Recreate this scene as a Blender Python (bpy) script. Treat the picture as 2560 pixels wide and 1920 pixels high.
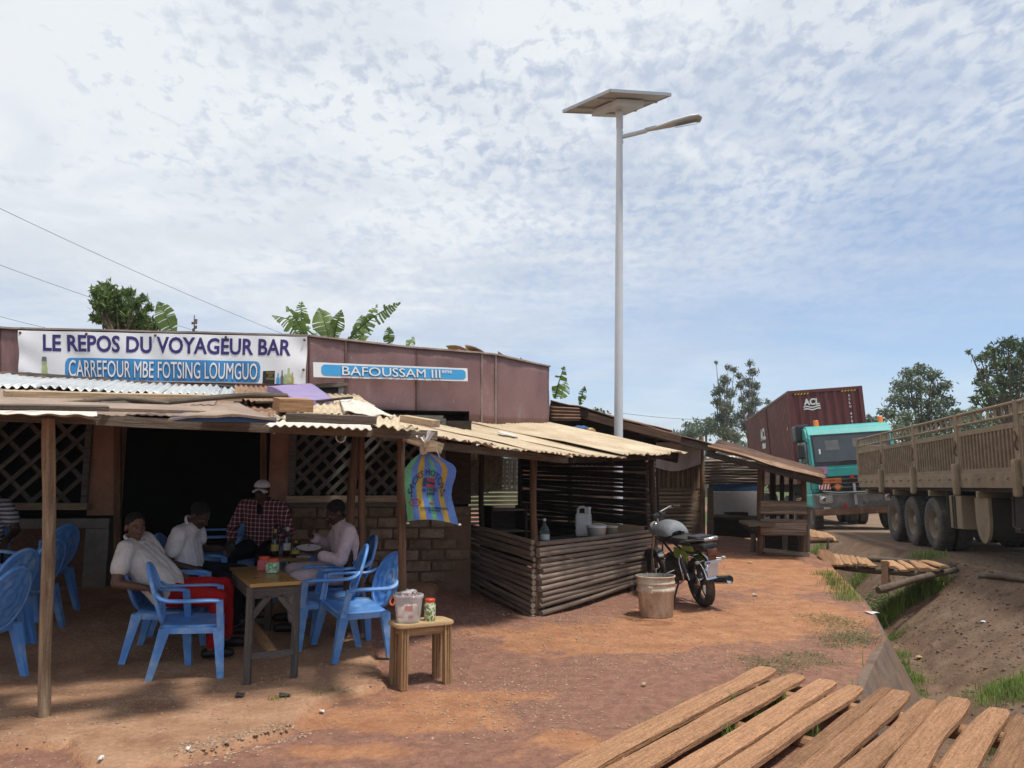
import bpy, bmesh, math, random
import numpy as np
from mathutils import Vector, Matrix, Euler, noise as mnoise
for _o in list(bpy.data.objects): bpy.data.objects.remove(_o)
sc = bpy.context.scene
COL = sc.collection
R = math.radians
rng = random.Random(7)
NR = np.random.RandomState(11)

# ------------------------------------------------------------------ camera
CAMH, FPX, HORIZ = 1.55, 1940.0, 1215.0
PITCH = math.atan((HORIZ - 960.0) / FPX)
cam_d = bpy.data.cameras.new("camera"); cam = bpy.data.objects.new("camera", cam_d); COL.objects.link(cam)
cam.location = (0, 0, CAMH); cam.rotation_euler = (R(90) + PITCH, 0, 0)
cam_d.sensor_width = 36.0; cam_d.lens = FPX / 2560.0 * 36.0
cam_d.clip_start = 0.05; cam_d.clip_end = 6000
sc.camera = cam
sc.view_settings.view_transform = 'Standard'; sc.view_settings.look = 'None'
sc.view_settings.exposure = 0.22; sc.view_settings.gamma = 1.0

# ------------------------------------------------------------------ sun and sky
SUN_EL, SUN_AZ = R(71), R(122)           # azimuth clockwise from +y (view direction): right, slightly behind the viewer
sun_vec = Vector((math.sin(SUN_AZ) * math.cos(SUN_EL), math.cos(SUN_AZ) * math.cos(SUN_EL), math.sin(SUN_EL)))
sl = bpy.data.lights.new("sun", 'SUN'); sl.energy = 3.4; sl.angle = R(6); sl.color = (1.0, 0.95, 0.87)
so = bpy.data.objects.new("sun", sl); COL.objects.link(so)
so.rotation_euler = (-sun_vec).to_track_quat('-Z', 'Y').to_euler()
so.location = sun_vec * 60

world = bpy.data.worlds.new("World"); sc.world = world; world.use_nodes = True
def build_world():
    nt = world.node_tree; N = nt.nodes; L = nt.links; N.clear()
    out = N.new('ShaderNodeOutputWorld'); mix = N.new('ShaderNodeMixShader')
    b1 = N.new('ShaderNodeBackground'); b2 = N.new('ShaderNodeBackground')
    sky = N.new('ShaderNodeTexSky'); sky.sky_type = 'NISHITA'; sky.sun_disc = False
    sky.sun_elevation = SUN_EL; sky.sun_rotation = SUN_AZ; sky.altitude = 1400; sky.air_density = 1.0; sky.dust_density = 1.4; sky.ozone_density = 2.0
    b1.inputs[1].default_value = 0.14
    L.new(sky.outputs[0], b1.inputs[0])
    tc = N.new('ShaderNodeTexCoord'); sep = N.new('ShaderNodeSeparateXYZ'); L.new(tc.outputs['Generated'], sep.inputs[0])
    def math_(op, a, b=None, c=None, clamp=False):
        m = N.new('ShaderNodeMath'); m.operation = op; m.use_clamp = clamp
        for i, v in enumerate((a, b, c)):
            if v is None: continue
            if isinstance(v, (int, float)): m.inputs[i].default_value = v
            else: L.new(v, m.inputs[i])
        return m.outputs[0]
    zc = math_('MAXIMUM', sep.outputs[2], 0.0)
    den = math_('ADD', zc, 0.14)
    u = math_('DIVIDE', sep.outputs[0], den); v = math_('DIVIDE', sep.outputs[1], den)
    cmb = N.new('ShaderNodeCombineXYZ'); L.new(u, cmb.inputs[0]); L.new(v, cmb.inputs[1])
    def noise(scale, det, rough, dist=0.0, sx=1, sy=1, off=(0, 0, 0), rot=0.0):
        mp = N.new('ShaderNodeMapping'); mp.inputs['Scale'].default_value = (sx, sy, 1); mp.inputs['Location'].default_value = off
        mp.inputs['Rotation'].default_value = (0, 0, rot)
        L.new(cmb.outputs[0], mp.inputs[0])
        t = N.new('ShaderNodeTexNoise'); t.inputs['Scale'].default_value = scale; t.inputs['Detail'].default_value = det
        t.inputs['Roughness'].default_value = rough; t.inputs['Distortion'].default_value = dist
        L.new(mp.outputs[0], t.inputs[0]); return t.outputs[0]
    def mr(x, a, b, lo=0.0, hi=1.0):
        m = N.new('ShaderNodeMapRange'); m.interpolation_type = 'SMOOTHSTEP'
        L.new(x, m.inputs[0])
        m.inputs[1].default_value = a; m.inputs[2].default_value = b; m.inputs[3].default_value = lo; m.inputs[4].default_value = hi
        return m.outputs[0]
    puff = mr(noise(21.0, 4, 0.60, 0.30, 1.2, 0.85), 0.32, 0.62)          # small altocumulus cells
    puff2 = mr(noise(2.6, 4, 0.55, 0.5, off=(3, 1, 0)), 0.30, 0.60)
    veil = mr(noise(0.95, 5, 0.55, 0.5, 0.8, 1.15, off=(0.65, 4.4, 0), rot=0.25), 0.36, 0.60)    # thick veil patches
    streak = mr(noise(1.5, 6, 0.60, 0.7, 0.6, 2.0, off=(5, 2, 0), rot=0.2), 0.40, 0.74)  # cirrus bands
    # the cloud sheet thins out towards the right-hand horizon, thickens overhead and to the left
    up = mr(sep.outputs[2], 0.10, 0.50)
    left = mr(sep.outputs[0], -0.55, 0.60, 1.0, 0.0)
    cells = math_('MULTIPLY', math_('MULTIPLY', puff, math_('ADD', math_('MULTIPLY', puff2, 0.55), 0.45)), math_('MULTIPLY', up, 0.95))
    base = math_('ADD', math_('MULTIPLY', veil, 0.26), math_('MULTIPLY', streak, 0.36))
    base = math_('MULTIPLY', base, math_('ADD', math_('MULTIPLY', left, 0.7), 0.55))
    base = math_('ADD', base, math_('MULTIPLY', left, 0.60))
    base = math_('ADD', math_('MULTIPLY', base, 0.9), math_('MULTIPLY', up, 0.22))
    hz = mr(sep.outputs[2], 0.0, 0.15, 0.40, 0.0)
    tot = math_('ADD', math_('ADD', math_('MULTIPLY', base, 1.0), math_('MULTIPLY', cells, 0.58)), hz)
    tot = math_('MINIMUM', tot, 0.97)
    L.new(tot, mix.inputs[0])
    shade = math_('MINIMUM', math_('ADD', mr(noise(2.2, 6, 0.62, 0.5, off=(9, 9, 0)), 0.34, 0.70), math_('MULTIPLY', math_('MULTIPLY', left, up), 0.55)), 1.0)
    ramp = N.new('ShaderNodeMixRGB'); L.new(shade, ramp.inputs[0])
    ramp.inputs[1].default_value = (0.60, 0.65, 0.715, 1); ramp.inputs[2].default_value = (0.755, 0.785, 0.815, 1)
    L.new(ramp.outputs[0], b2.inputs[0]); b2.inputs[1].default_value = 1.0
    L.new(b1.outputs[0], mix.inputs[1]); L.new(b2.outputs[0], mix.inputs[2]); L.new(mix.outputs[0], out.inputs[0])
build_world()

# ------------------------------------------------------------------ pixel rays (photograph pixels, 2560 x 1920) to points in the place
_cp, _sp = math.cos(PITCH), math.sin(PITCH)
CO = Vector((0, 0, CAMH))
def ray(px, py):
    r, u = (px - 1280.0) / FPX, (960.0 - py) / FPX
    return Vector((r, _cp - _sp * u, _sp + _cp * u))
def P(px, py, Y):
    d = ray(px, py); return CO + d * (Y / d.y)
def Gz(px, py, z):
    d = ray(px, py); return CO + d * ((z - CAMH) / d.z)
def plane_hit(px, py, p0, n):
    d = ray(px, py); return CO + d * ((Vector(p0) - CO).dot(n) / d.dot(n))
def smooth(t):
    t = np.clip(t, 0, 1); return t * t * (3 - 2 * t)
_tab = NR.rand(256, 256)
def vnoise(x, y, s=1.0, o=0.0):
    x = np.asarray(x, float) * s + o + 300.0; y = np.asarray(y, float) * s + o * 1.7 + 300.0
    xi = np.floor(x).astype(int); yi = np.floor(y).astype(int); fx = x - xi; fy = y - yi
    fx = fx * fx * (3 - 2 * fx); fy = fy * fy * (3 - 2 * fy)
    a = _tab[xi % 256, yi % 256]; b = _tab[(xi + 1) % 256, yi % 256]; c = _tab[xi % 256, (yi + 1) % 256]; d = _tab[(xi + 1) % 256, (yi + 1) % 256]
    return (a * (1 - fx) + b * fx) * (1 - fy) + (c * (1 - fx) + d * fx) * fy - 0.5
def fbm(x, y, s, o=0, n=4):
    t = 0; a = 1.0
    for i in range(n): t = t + a * vnoise(x, y, s * 2 ** i, o + 13.7 * i); a *= 0.5
    return t

# ------------------------------------------------------------------ terrain heights
EY = np.array([-30, 0, 2, 4, 5.8, 6.3, 7.3, 8.2, 9.5, 10.7, 13.3, 17, 40, 600.])
EX = np.array([-12, -.3, .55, 1.5, 2.45, 2.72, 3.3, 3.8, 4.3, 4.7, 5.35, 6.1, 10.4, 115.])
def x_edge(y): return np.interp(y, EY, EX)
def x_road(y): return np.interp(y, [-30, 0, 6, 10, 13, 17, 40, 600], [-2, 5.0, 6.5, 7.1, 7.5, 8.0, 12.2, 117])
SLAB_PX = [(-900, 1885), (0, 1868), (165, 1850), (215, 1893), (283, 1932), (361, 1900), (468, 1878), (620, 1838), (721, 1812), (750, 1778), (800, 1745), (965, 1706), (930, 1640), (905, 1580), (885, 1520)]
SLAB = [tuple(Gz(a, b, 0.05).xy) for a, b in SLAB_PX] + [(-0.9, 8.6), (-0.9, 14), (-14, 14)]
def poly_sd(x, y, poly):
    x = np.asarray(x, float); y = np.asarray(y, float); d = np.full(x.shape, 1e9); ins = np.zeros(x.shape, bool); n = len(poly)
    for i in range(n):
        ax, ay = poly[i]; bx, by = poly[(i + 1) % n]
        ex, ey = bx - ax, by - ay; t = np.clip(((x - ax) * ex + (y - ay) * ey) / (ex * ex + ey * ey + 1e-12), 0, 1)
        d = np.minimum(d, (x - ax - t * ex) ** 2 + (y - ay - t * ey) ** 2)
        c = ((ay > y) != (by > y)) & (x < (bx - ax) * (y - ay) / (by - ay + 1e-12) + ax); ins ^= c
    d = np.sqrt(d); return np.where(ins, d, -d)
def H(x, y, fine=False):
    x = np.asarray(x, float); y = np.asarray(y, float)
    yard = .07 * smooth((y - 6) / 3.5) + .21 * smooth((y - 9) / 6.0) + .20 * smooth((y - 13) / 4.0) * (1 - smooth((x - 4.6) / 1.6))
    yf = 5.5 + (x + 3.2) * .34
    yard = yard + .33 * smooth((y - yf) / 3.6) * (1 - smooth((x + 1.5) / 1.9))
    yard = yard + .05 * fbm(x, y, .55, 3) * smooth((y - 2) / 3)
    if fine:
        sd = poly_sd(x + .05 * vnoise(x, y, 9), y + .05 * vnoise(x, y, 9, 40), SLAB)
        slab = smooth((sd + .012) / .03)
        yard = yard + .055 * slab
        yard = yard + .009 * fbm(x, y, 7, 8) * (1 - .75 * slab)
    else:
        yard = yard + .055 * (poly_sd(x, y, SLAB) > 0)
    xe = x_edge(y) + .05 * vnoise(x, y, 2.1, 5); xr = np.maximum(x_road(y) + .25 * vnoise(x, y, .8, 9), xe + 1.3)
    u = x - xe; road = .25 + .03 * vnoise(x, y, .6, 21)
    near = 1 - smooth((y - 60) / 60)
    dep = -.80 * near + .25 * (1 - near)
    wall = yard + (dep - yard) * np.clip((u + .02) / .30, 0, 1)
    t = np.clip((u - .75) / np.maximum(xr - xe - .75, .3), 0, 1)
    bank = dep + (road - dep) * (t * 1.15 - .15 * t * t).clip(0, 1)
    z = np.where(u < 0, yard, np.where(u < .55, wall, np.where(x < xr, bank, road)))
    z = z + np.where((u > .5) & (x < xr + .3), .03 * vnoise(x + y * .2, y, 3.5, 3) + .02 * vnoise(x, y, 9, 6), 0)
    z = z + np.where(u > .3, .05 * fbm(x, y, 1.4, 12), 0) * smooth((xr + .2 - x) / .5 + .3)
    far = smooth((np.hypot(x, y) - 70) / 300)
    return z + far * 7 * (fbm(x, y, .006, 2) + .35)
def hz(x, y): return float(H(np.array([x]), np.array([y]))[0])
def GT(px, py):
    z = 0.1
    for _ in range(14):
        p = Gz(px, min(py, 3000), z); z = 0.5 * z + 0.5 * hz(p.x, p.y)
    p = Gz(px, py, z); return Vector((p.x, p.y, hz(p.x, p.y)))
# ------------------------------------------------------------------ materials
MATS = {}
def mat(name, c1, c2=None, scale=8.0, rough=0.8, bump=0.0, stretch=(1, 1, 1), rand=0.0, metal=0.0, detail=5, contrast=(0.35, 0.65),
        dust=None, spec=0.35, bscale=None, alpha=None, trans=0.0, translucent=0.0, speck=None, coords='Object', wave=None, fine=.30):
    if name in MATS: return MATS[name]
    m = bpy.data.materials.new(name); m.use_nodes = True; MATS[name] = m
    nt = m.node_tree; N = nt.nodes; L = nt.links
    b = N['Principled BSDF']; b.inputs['Roughness'].default_value = rough; b.inputs['Metallic'].default_value = metal
    b.inputs['Specular IOR Level'].default_value = spec
    if trans: b.inputs['Transmission Weight'].default_value = trans
    if alpha is not None: b.inputs['Alpha'].default_value = alpha
    tc = N.new('ShaderNodeTexCoord'); mp = N.new('ShaderNodeMapping'); mp.inputs['Scale'].default_value = stretch
    oi = N.new('ShaderNodeObjectInfo')
    va = N.new('ShaderNodeVectorMath'); va.operation = 'ADD'
    L.new(tc.outputs[coords], mp.inputs[0]); L.new(mp.outputs[0], va.inputs[0])
    vs = N.new('ShaderNodeVectorMath'); vs.operation = 'SCALE'; vs.inputs['Scale'].default_value = 37.0
    cx = N.new('ShaderNodeCombineXYZ'); L.new(oi.outputs['Random'], cx.inputs[0]); L.new(oi.outputs['Random'], cx.inputs[2]); L.new(cx.outputs[0], vs.inputs[0])
    L.new(vs.outputs[0], va.inputs[1]); vec = va.outputs[0]
    def noise(sc_, det=detail, ro=0.6):
        t = N.new('ShaderNodeTexNoise'); t.inputs['Scale'].default_value = sc_; t.inputs['Detail'].default_value = det; t.inputs['Roughness'].default_value = ro
        L.new(vec, t.inputs[0]); return t.outputs[0]
    def mr(x, a, b_):
        k = N.new('ShaderNodeMapRange'); k.inputs[1].default_value = a; k.inputs[2].default_value = b_; L.new(x, k.inputs[0]); return k.outputs[0]
    def mix(f, a, b_, blend='MIX'):
        k = N.new('ShaderNodeMixRGB'); k.blend_type = blend
        if isinstance(f, float): k.inputs[0].default_value = f
        else: L.new(f, k.inputs[0])
        for i, v in ((1, a), (2, b_)):
            if isinstance(v, tuple): k.inputs[i].default_value = (*v[:3], 1)
            else: L.new(v, k.inputs[i])
        return k.outputs[0]
    c2 = c2 or tuple(x * 0.72 for x in c1)
    col = mix(mr(noise(scale), *contrast), c2, c1)
    if speck: col = mix(mr(noise(speck[1], 3, 0.7), speck[2], speck[2] + 0.08), col, speck[0])
    if dust: col = mix(mr(noise(dust[1], 6, 0.65), dust[2], dust[2] + 0.25), col, dust[0])
    if fine and rough > .5 and not trans:
        tf = N.new('ShaderNodeTexNoise'); tf.inputs['Scale'].default_value = 55; tf.inputs['Detail'].default_value = 6; tf.inputs['Roughness'].default_value = .75; L.new(tc.outputs[coords], tf.inputs[0])
        rp = N.new('ShaderNodeValToRGB'); rp.color_ramp.elements[0].position = .32; rp.color_ramp.elements[1].position = .68; rp.color_ramp.elements[0].color = (.22, .22, .22, 1); rp.color_ramp.elements[1].color = (.78, .78, .78, 1); L.new(tf.outputs[0], rp.inputs[0]); col = mix(float(fine), col, rp.outputs[0], 'OVERLAY')
    if rand:
        hsv = N.new('ShaderNodeHueSaturation'); k = N.new('ShaderNodeMapRange'); L.new(oi.outputs['Random'], k.inputs[0])
        k.inputs[3].default_value = 1 - rand; k.inputs[4].default_value = 1 + rand; L.new(k.outputs[0], hsv.inputs['Value'])
        L.new(col, hsv.inputs['Color']); col = hsv.outputs[0]
    L.new(col, b.inputs['Base Color'])
    if bump:
        bp = N.new('ShaderNodeBump'); bp.inputs['Strength'].default_value = min(1, bump); bp.inputs['Distance'].default_value = 0.02
        L.new(noise(bscale or scale * 4, 5, 0.65), bp.inputs['Height']); L.new(bp.outputs[0], b.inputs['Normal'])
    rr = N.new('ShaderNodeMapRange'); L.new(noise(scale * 1.7, 3), rr.inputs[0]); rr.inputs[3].default_value = max(0.02, rough - 0.12); rr.inputs[4].default_value = min(1, rough + 0.12)
    L.new(rr.outputs[0], b.inputs['Roughness'])
    if translucent:
        tr = N.new('ShaderNodeBsdfTranslucent'); L.new(col, tr.inputs[0]); ms = N.new('ShaderNodeMixShader'); ms.inputs[0].default_value = translucent
        L.new(b.outputs[0], ms.inputs[1]); L.new(tr.outputs[0], ms.inputs[2]); L.new(ms.outputs[0], N['Material Output'].inputs[0])
    return m
LG = (14, 1.3, 14)   # grain stretched along local x is made by low x frequency
WS = (1.0, 14, 14)
mat('wood_grey', (.20, .165, .13), (.11, .088, .068), 3.0, .88, .5, WS, .25, bscale=6, spec=.15)
mat('wood_pale', (.50, .37, .24), (.30, .215, .135), 3.0, .85, .4, WS, .15, bscale=6, spec=.15)
mat('wood_stool', (.36, .215, .105), (.22, .12, .055), 2.4, .62, .25, WS, .10, bscale=5, spec=.3)
mat('wood_stool_top', (.52, .37, .20), (.40, .27, .14), 2.0, .6, .2, WS, .05, bscale=5, spec=.3)
mat('wood_dark', (.060, .043, .032), (.030, .022, .017), 3.0, .85, .5, WS, .3, bscale=6, spec=.2)
mat('wood_post', (.34, .245, .155), (.155, .098, .060), 2.2, .85, .6, WS, .12, bscale=4, spec=.2)
mat('wood_post_brown', (.155, .088, .050), (.070, .040, .026), 2.2, .8, .6, WS, .2, bscale=4, spec=.25)
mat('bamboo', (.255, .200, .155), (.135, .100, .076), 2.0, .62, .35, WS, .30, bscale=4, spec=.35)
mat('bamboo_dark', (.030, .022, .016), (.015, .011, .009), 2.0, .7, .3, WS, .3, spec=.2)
mat('plank_red', (.385, .212, .120), (.27, .145, .080), 2.6, .92, 1.0, (1.2, 16, 16), .26, bscale=4, spec=.1, dust=((.40, .212, .112), 2.2, .50), speck=((.085, .045, .028), 6, .63), fine=.6)
mat('plank_light', (.45, .27, .15), (.29, .165, .088), 2.6, .9, .5, WS, .15, bscale=5, spec=.12)
mat('tin_beige', (.58, .47, .325), (.43, .325, .205), 2.2, .62, .15, (1, 1, 1), .07, spec=.4, dust=((.34, .235, .135), 3.0, .60), speck=((.20, .10, .05), 26, .70))
mat('tin_rust', (.34, .205, .125), (.20, .105, .060), 3.0, .75, .3, (1, 1, 1), .15, dust=((.44, .33, .22), 4.0, .52))
mat('tin_rust_dark', (.135, .072, .046), (.075, .043, .030), 3.0, .8, .3, (1, 1, 1), .2, dust=((.22, .15, .10), 5.0, .60))
mat('tin_silver', (.60, .62, .62), (.47, .49, .49), 2.0, .42, .1, (1, 1, 1), .04, metal=.35, dust=((.46, .42, .36), 5.0, .62))
mat('tin_white', (.72, .66, .58), (.58, .50, .42), 5.0, .6, .2, rand=.05)
mat('maroon', (.245, .140, .132), (.175, .098, .093), 1.6, .6, .15, (1, 1, .6), .08, spec=.35, dust=((.30, .215, .205), 2.6, .55), speck=((.48, .43, .41), 17, .69))
mat('maroon_trim', (.40, .33, .28), (.25, .18, .15), 4, .7, .2)
mat('plaster_pink', (.36, .215, .155), (.26, .15, .105), 4.0, .9, .4, rand=.05, dust=((.20, .11, .07), 3.0, .58))
mat('plaster_grey', (.22, .21, .195), (.15, .14, .125), 5.0, .9, .4, dust=((.20, .125, .085), 2.0, .55))
mat('mud_wall', (.16, .085, .052), (.09, .05, .033), 5.0, .95, .6)
mat('brick', (.255, .195, .142), (.150, .105, .073), 7.0, .92, .7, rand=.30, spec=.1)
mat('mortar', (.165, .105, .070), None, 9.0, .95, .6)
mat('window_wood', (.135, .130, .118), (.075, .070, .062), 3.0, .8, .3, WS, .15)
mat('window_sill', (.36, .29, .21), (.22, .17, .125), 3.0, .85, .4, WS, .1)
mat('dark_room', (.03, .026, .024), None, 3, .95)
mat('vinyl', (.76, .76, .77), (.70, .70, .72), 3.0, .5, .05, spec=.4, dust=((.58, .55, .52), 2.0, .66))
mat('ink_navy', (.040, .024, .150), (.034, .020, .125), 6, .5)
mat('ink_blue', (.050, .265, .56), (.040, .215, .49), 4, .5)
mat('ink_cyan', (.060, .34, .66), (.045, .30, .60), 4, .5)
mat('ink_black', (.025, .022, .018), None, 6, .5)
mat('ink_grey', (.16, .16, .20), None, 6, .5)
mat('ink_green', (.28, .40, .12), (.50, .52, .32), 20, .4)
mat('ink_gold', (.45, .33, .10), None, 6, .5)
mat('rubber_black', (.045, .043, .040), (.028, .027, .026), 6, .75, .3, dust=((.14, .12, .10), 4.0, .58))
mat('tarp_purple', (.285, .225, .40), (.235, .18, .345), 3.5, .55, .1, dust=((.38, .31, .36), 4, .6))
mat('mat_brown', (.33, .245, .18), (.23, .165, .13), 3, .8, .3, dust=((.32, .30, .42), 1.6, .58))
mat('plastic_blue', (.105, .29, .66), (.080, .24, .58), 7, .42, .0, rand=.16, spec=.5, dust=((.30, .44, .62), 6.0, .48))
mat('plastic_white', (.62, .62, .62), (.52, .52, .52), 5, .4, rand=.05, dust=((.45, .40, .34), 4, .62))
mat('plastic_cream', (.50, .46, .37), (.42, .37, .28), 5, .5, dust=((.33, .22, .14), 4, .55))
mat('bucket_dirty', (.60, .53, .43), (.44, .34, .25), 6, .7, .2, (1, 1, .35), dust=((.30, .175, .105), 7.0, .50), speck=((.26, .17, .11), 30, .66))
mat('bucket_inside', (.42, .40, .36), (.12, .10, .08), 60, .8)
mat('plastic_red', (.62, .075, .028), None, 6, .35, spec=.5)
mat('plastic_orange', (.75, .15, .02), None, 6, .35, spec=.5)
mat('candy_pink', (.62, .16, .17), (.40, .07, .08), 60, .4)
mat('candy_green', (.10, .32, .14), (.55, .62, .50), 55, .4, contrast=(.45, .55))
mat('candy_mix', (.10, .22, .055), (.72, .66, .50), 58, .4, contrast=(.46, .54), speck=((.55, .36, .08), 40, .60))
mat('sugar_bag', (.80, .78, .77), (.68, .65, .64), 6, .4, spec=.5)
mat('wrapped', (.60, .50, .50), (.23, .12, .12), 40, .35, contrast=(.42, .56), spec=.6)
mat('print_red', (.58, .045, .045), None, 6, .5)
mat('table_top', (.40, .245, .070), (.31, .18, .05), 2.5, .30, .05, spec=.5, dust=((.30, .20, .09), 5, .6))
mat('table_leg', (.105, .092, .082), (.055, .047, .042), 3, .75, .3, WS, .1)
mat('glass_clear', (.90, .93, .92), (.88, .91, .90), 3, .05, trans=1.0)
def clear_mat(name, tint, opac, rough):
    m = bpy.data.materials.new(name); m.use_nodes = True; MATS[name] = m; nt = m.node_tree; N = nt.nodes; L = nt.links; b = N['Principled BSDF']
    b.inputs['Base Color'].default_value = (*tint, 1); b.inputs['Roughness'].default_value = rough; b.inputs['Specular IOR Level'].default_value = .6
    lw = N.new('ShaderNodeLayerWeight'); lw.inputs[0].default_value = .35; mr = N.new('ShaderNodeMapRange'); L.new(lw.outputs[1], mr.inputs[0]); mr.inputs[3].default_value = opac; mr.inputs[4].default_value = min(1, opac + .5)
    t = N.new('ShaderNodeBsdfTransparent'); t.inputs[0].default_value = (.97, .97, .97, 1); x = N.new('ShaderNodeMixShader'); L.new(mr.outputs[0], x.inputs[0]); L.new(t.outputs[0], x.inputs[1]); L.new(b.outputs[0], x.inputs[2]); L.new(x.outputs[0], N['Material Output'].inputs[0])
clear_mat('plastic_clear', (.80, .80, .82), .16, .2)
clear_mat('glass_thin', (.30, .34, .34), .14, .05)
mat('glass_brown', (.030, .016, .008), None, 3, .08, spec=.6)
mat('label_yellow', (.62, .50, .14), None, 6, .5)
mat('label_white', (.66, .66, .64), None, 6, .5)
mat('skin', (.135, .068, .043), (.100, .050, .031), 12, .48, .08, spec=.4)
mat('skin_dark', (.058, .030, .020), (.043, .022, .015), 12, .48, .08, spec=.4)
mat('hair', (.008, .007, .006), None, 60, .9, .5)
mat('eye_white', (.28, .24, .21), None, 6, .3)
mat('eye_dark', (.01, .008, .006), None, 6, .2)
mat('lip', (.075, .032, .026), None, 6, .45)
mat('cloth_white', (.62, .595, .57), (.53, .505, .485), 9, .9, .3, bscale=14, spec=.1)
mat('cloth_white2', (.66, .65, .67), (.55, .54, .56), 9, .9, .3, bscale=14, spec=.1)
mat('cloth_red', (.40, .018, .020), (.31, .012, .014), 8, .9, .3, bscale=14, spec=.1)
mat('cloth_dark', (.012, .013, .018), (.008, .008, .011), 8, .9, .3, spec=.1)
mat('cloth_pink', (.58, .48, .50), (.47, .38, .41), 10, .9, .35, bscale=16, spec=.1)
mat('cap_white', (.66, .66, .72), (.52, .52, .57), 8, .85)
mat('shoe_black', (.012, .011, .011), None, 8, .4)
mat('metal_white', (.60, .62, .64), (.54, .56, .58), 3, .42, .02, spec=.5)
mat('metal_alu', (.46, .48, .50), (.39, .41, .43), 3, .45, metal=.2)
mat('panel_back', (.50, .52, .54), (.43, .45, .47), 3, .6)
mat('lens_led', (.32, .31, .22), (.20, .20, .14), 30, .25, spec=.6)
mat('chrome', (.62, .62, .63), (.45, .45, .46), 14, .18, metal=1.0)
mat('black_plastic', (.022, .022, .023), (.016, .016, .016), 6, .42, spec=.45, dust=((.085, .055, .035), 4, .60))
mat('tyre', (.040, .038, .036), (.028, .027, .026), 9, .85, .5, dust=((.115, .085, .06), 3.5, .50))
mat('tyre_truck', (.075, .068, .060), (.050, .046, .042), 5, .9, .5, dust=((.150, .125, .095), 1.8, .46))
mat('rim_dusty', (.22, .175, .125), (.16, .125, .09), 4, .9, .2)
mat('bike_green', (.20, .27, .035), (.15, .20, .03), 8, .4, dust=((.20, .15, .09), 5, .62), spec=.5)
mat('bike_grey_cover', (.215, .23, .245), (.15, .16, .17), 6, .6, .3, dust=((.36, .27, .2), 4, .68))
mat('engine', (.10, .095, .09), (.05, .047, .045), 12, .5, metal=.5, dust=((.15, .10, .07), 5, .55))
mat('seat_worn', (.045, .040, .036), (.028, .024, .022), 9, .6, .3, dust=((.22, .15, .10), 3, .62))
mat('tail_red', (.16, .05, .035), None, 5, .3, spec=.5)
mat('plate_paint', (.62, .65, .70), (.50, .54, .60), 8, .4)
mat('paint_blue', (.07, .18, .42), None, 5, .4)
mat('truck_tan', (.265, .205, .135), (.205, .155, .100), 2.0, .85, .15, (1, 1, 1), .05, dust=((.32, .25, .165), 2.2, .48))
mat('truck_tan_panel', (.215, .160, .100), (.165, .120, .075), 2.4, .85, .15, (1, 1, 3), .04, dust=((.30, .235, .155), 2.0, .52))
mat('truck_under', (.055, .047, .038), (.035, .030, .025), 3, .9, .2, dust=((.13, .10, .075), 2.0, .58))
mat('container', (.135, .030, .030), (.105, .024, .025), 1.4, .55, .05, spec=.4, dust=((.20, .10, .085), 1.8, .62))
mat('container_side', (.150, .052, .042), (.118, .040, .034), 1.0, .6, .05, dust=((.22, .125, .095), 1.2, .55))
mat('paint_white', (.70, .70, .68), (.60, .60, .58), 8, .6)
mat('paint_yellow', (.62, .46, .03), None, 8, .6)
mat('teal', (.050, .375, .35), (.042, .32, .30), 2, .35, spec=.5, dust=((.16, .30, .26), 2.5, .64))
mat('truck_grey', (.135, .135, .135), (.10, .10, .10), 4, .6, dust=((.24, .20, .16), 2, .52))
mat('glass_dark', (.045, .055, .060), (.030, .036, .040), 2, .08, spec=.7)
mat('lamp_glass', (.45, .44, .40), (.28, .27, .25), 20, .15, spec=.6)
mat('amber', (.75, .20, .02), (.60, .14, .015), 6, .3, spec=.5)
mat('plate_orange', (.70, .20, .055), None, 6, .5)
mat('placard_pink', (.50, .22, .42), None, 6, .5)
mat('reflect_red', (.50, .03, .03), None, 6, .35)
mat('rust_brown', (.17, .088, .05), (.11, .055, .033), 4, .85, .3, dust=((.24, .17, .11), 3, .5))
mat('woven', (.36, .30, .235), (.22, .18, .14), 6, .9, .4, WS, .22, spec=.1)
mat('panel_whitewash', (.55, .55, .56), (.46, .46, .47), 3, .7, dust=((.36, .31, .27), 3, .60))
mat('panel_blue', (.045, .11, .25), (.035, .085, .20), 4, .7)
mat('cardboard', (.30, .21, .12), (.23, .155, .09), 3, .85)
mat('leaf', (.150, .215, .060), (.078, .130, .036), 1.3, .55, rand=.18, translucent=.30, spec=.35)
mat('leaf_yellow', (.13, .155, .030), (.075, .105, .022), 1.6, .55, rand=.1, translucent=.30)
mat('leaf_euca', (.165, .185, .110), (.105, .122, .075), .5, .55, rand=.12, translucent=.25)
mat('leaf_far', (.165, .205, .120), (.105, .138, .085), .3, .7, rand=.15, translucent=.2)
mat('leaf_dark', (.115, .155, .065), (.066, .097, .044), .6, .55, rand=.1, translucent=.25)
mat('banana_leaf', (.185, .28, .06), (.085, .15, .032), 2.5, .45, rand=.18, translucent=.40)
mat('grass', (.20, .285, .060), (.12, .19, .042), 3, .6, translucent=.35)
mat('grass_dry', (.20, .20, .085), (.115, .13, .055), 3, .7, translucent=.3)
mat('bark', (.15, .11, .08), (.085, .062, .047), 6, .9, .6)
mat('bark_pale', (.27, .23, .19), (.17, .14, .115), 3, .85, .3)
mat('wire', (.030, .030, .032), None, 3, .6)
mat('pebble', (.42, .29, .20), (.27, .17, .115), 20, .9)
mat('straw', (.42, .31, .19), (.28, .19, .11), 20, .9)
mat('litter_white', (.68, .67, .64), None, 10, .6)
mat('litter_tan', (.50, .35, .16), None, 10, .7)
mat('concrete_old', (.185, .130, .098), (.110, .078, .060), 5, .92, .6, dust=((.225, .125, .080), 2, .46))
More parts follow.
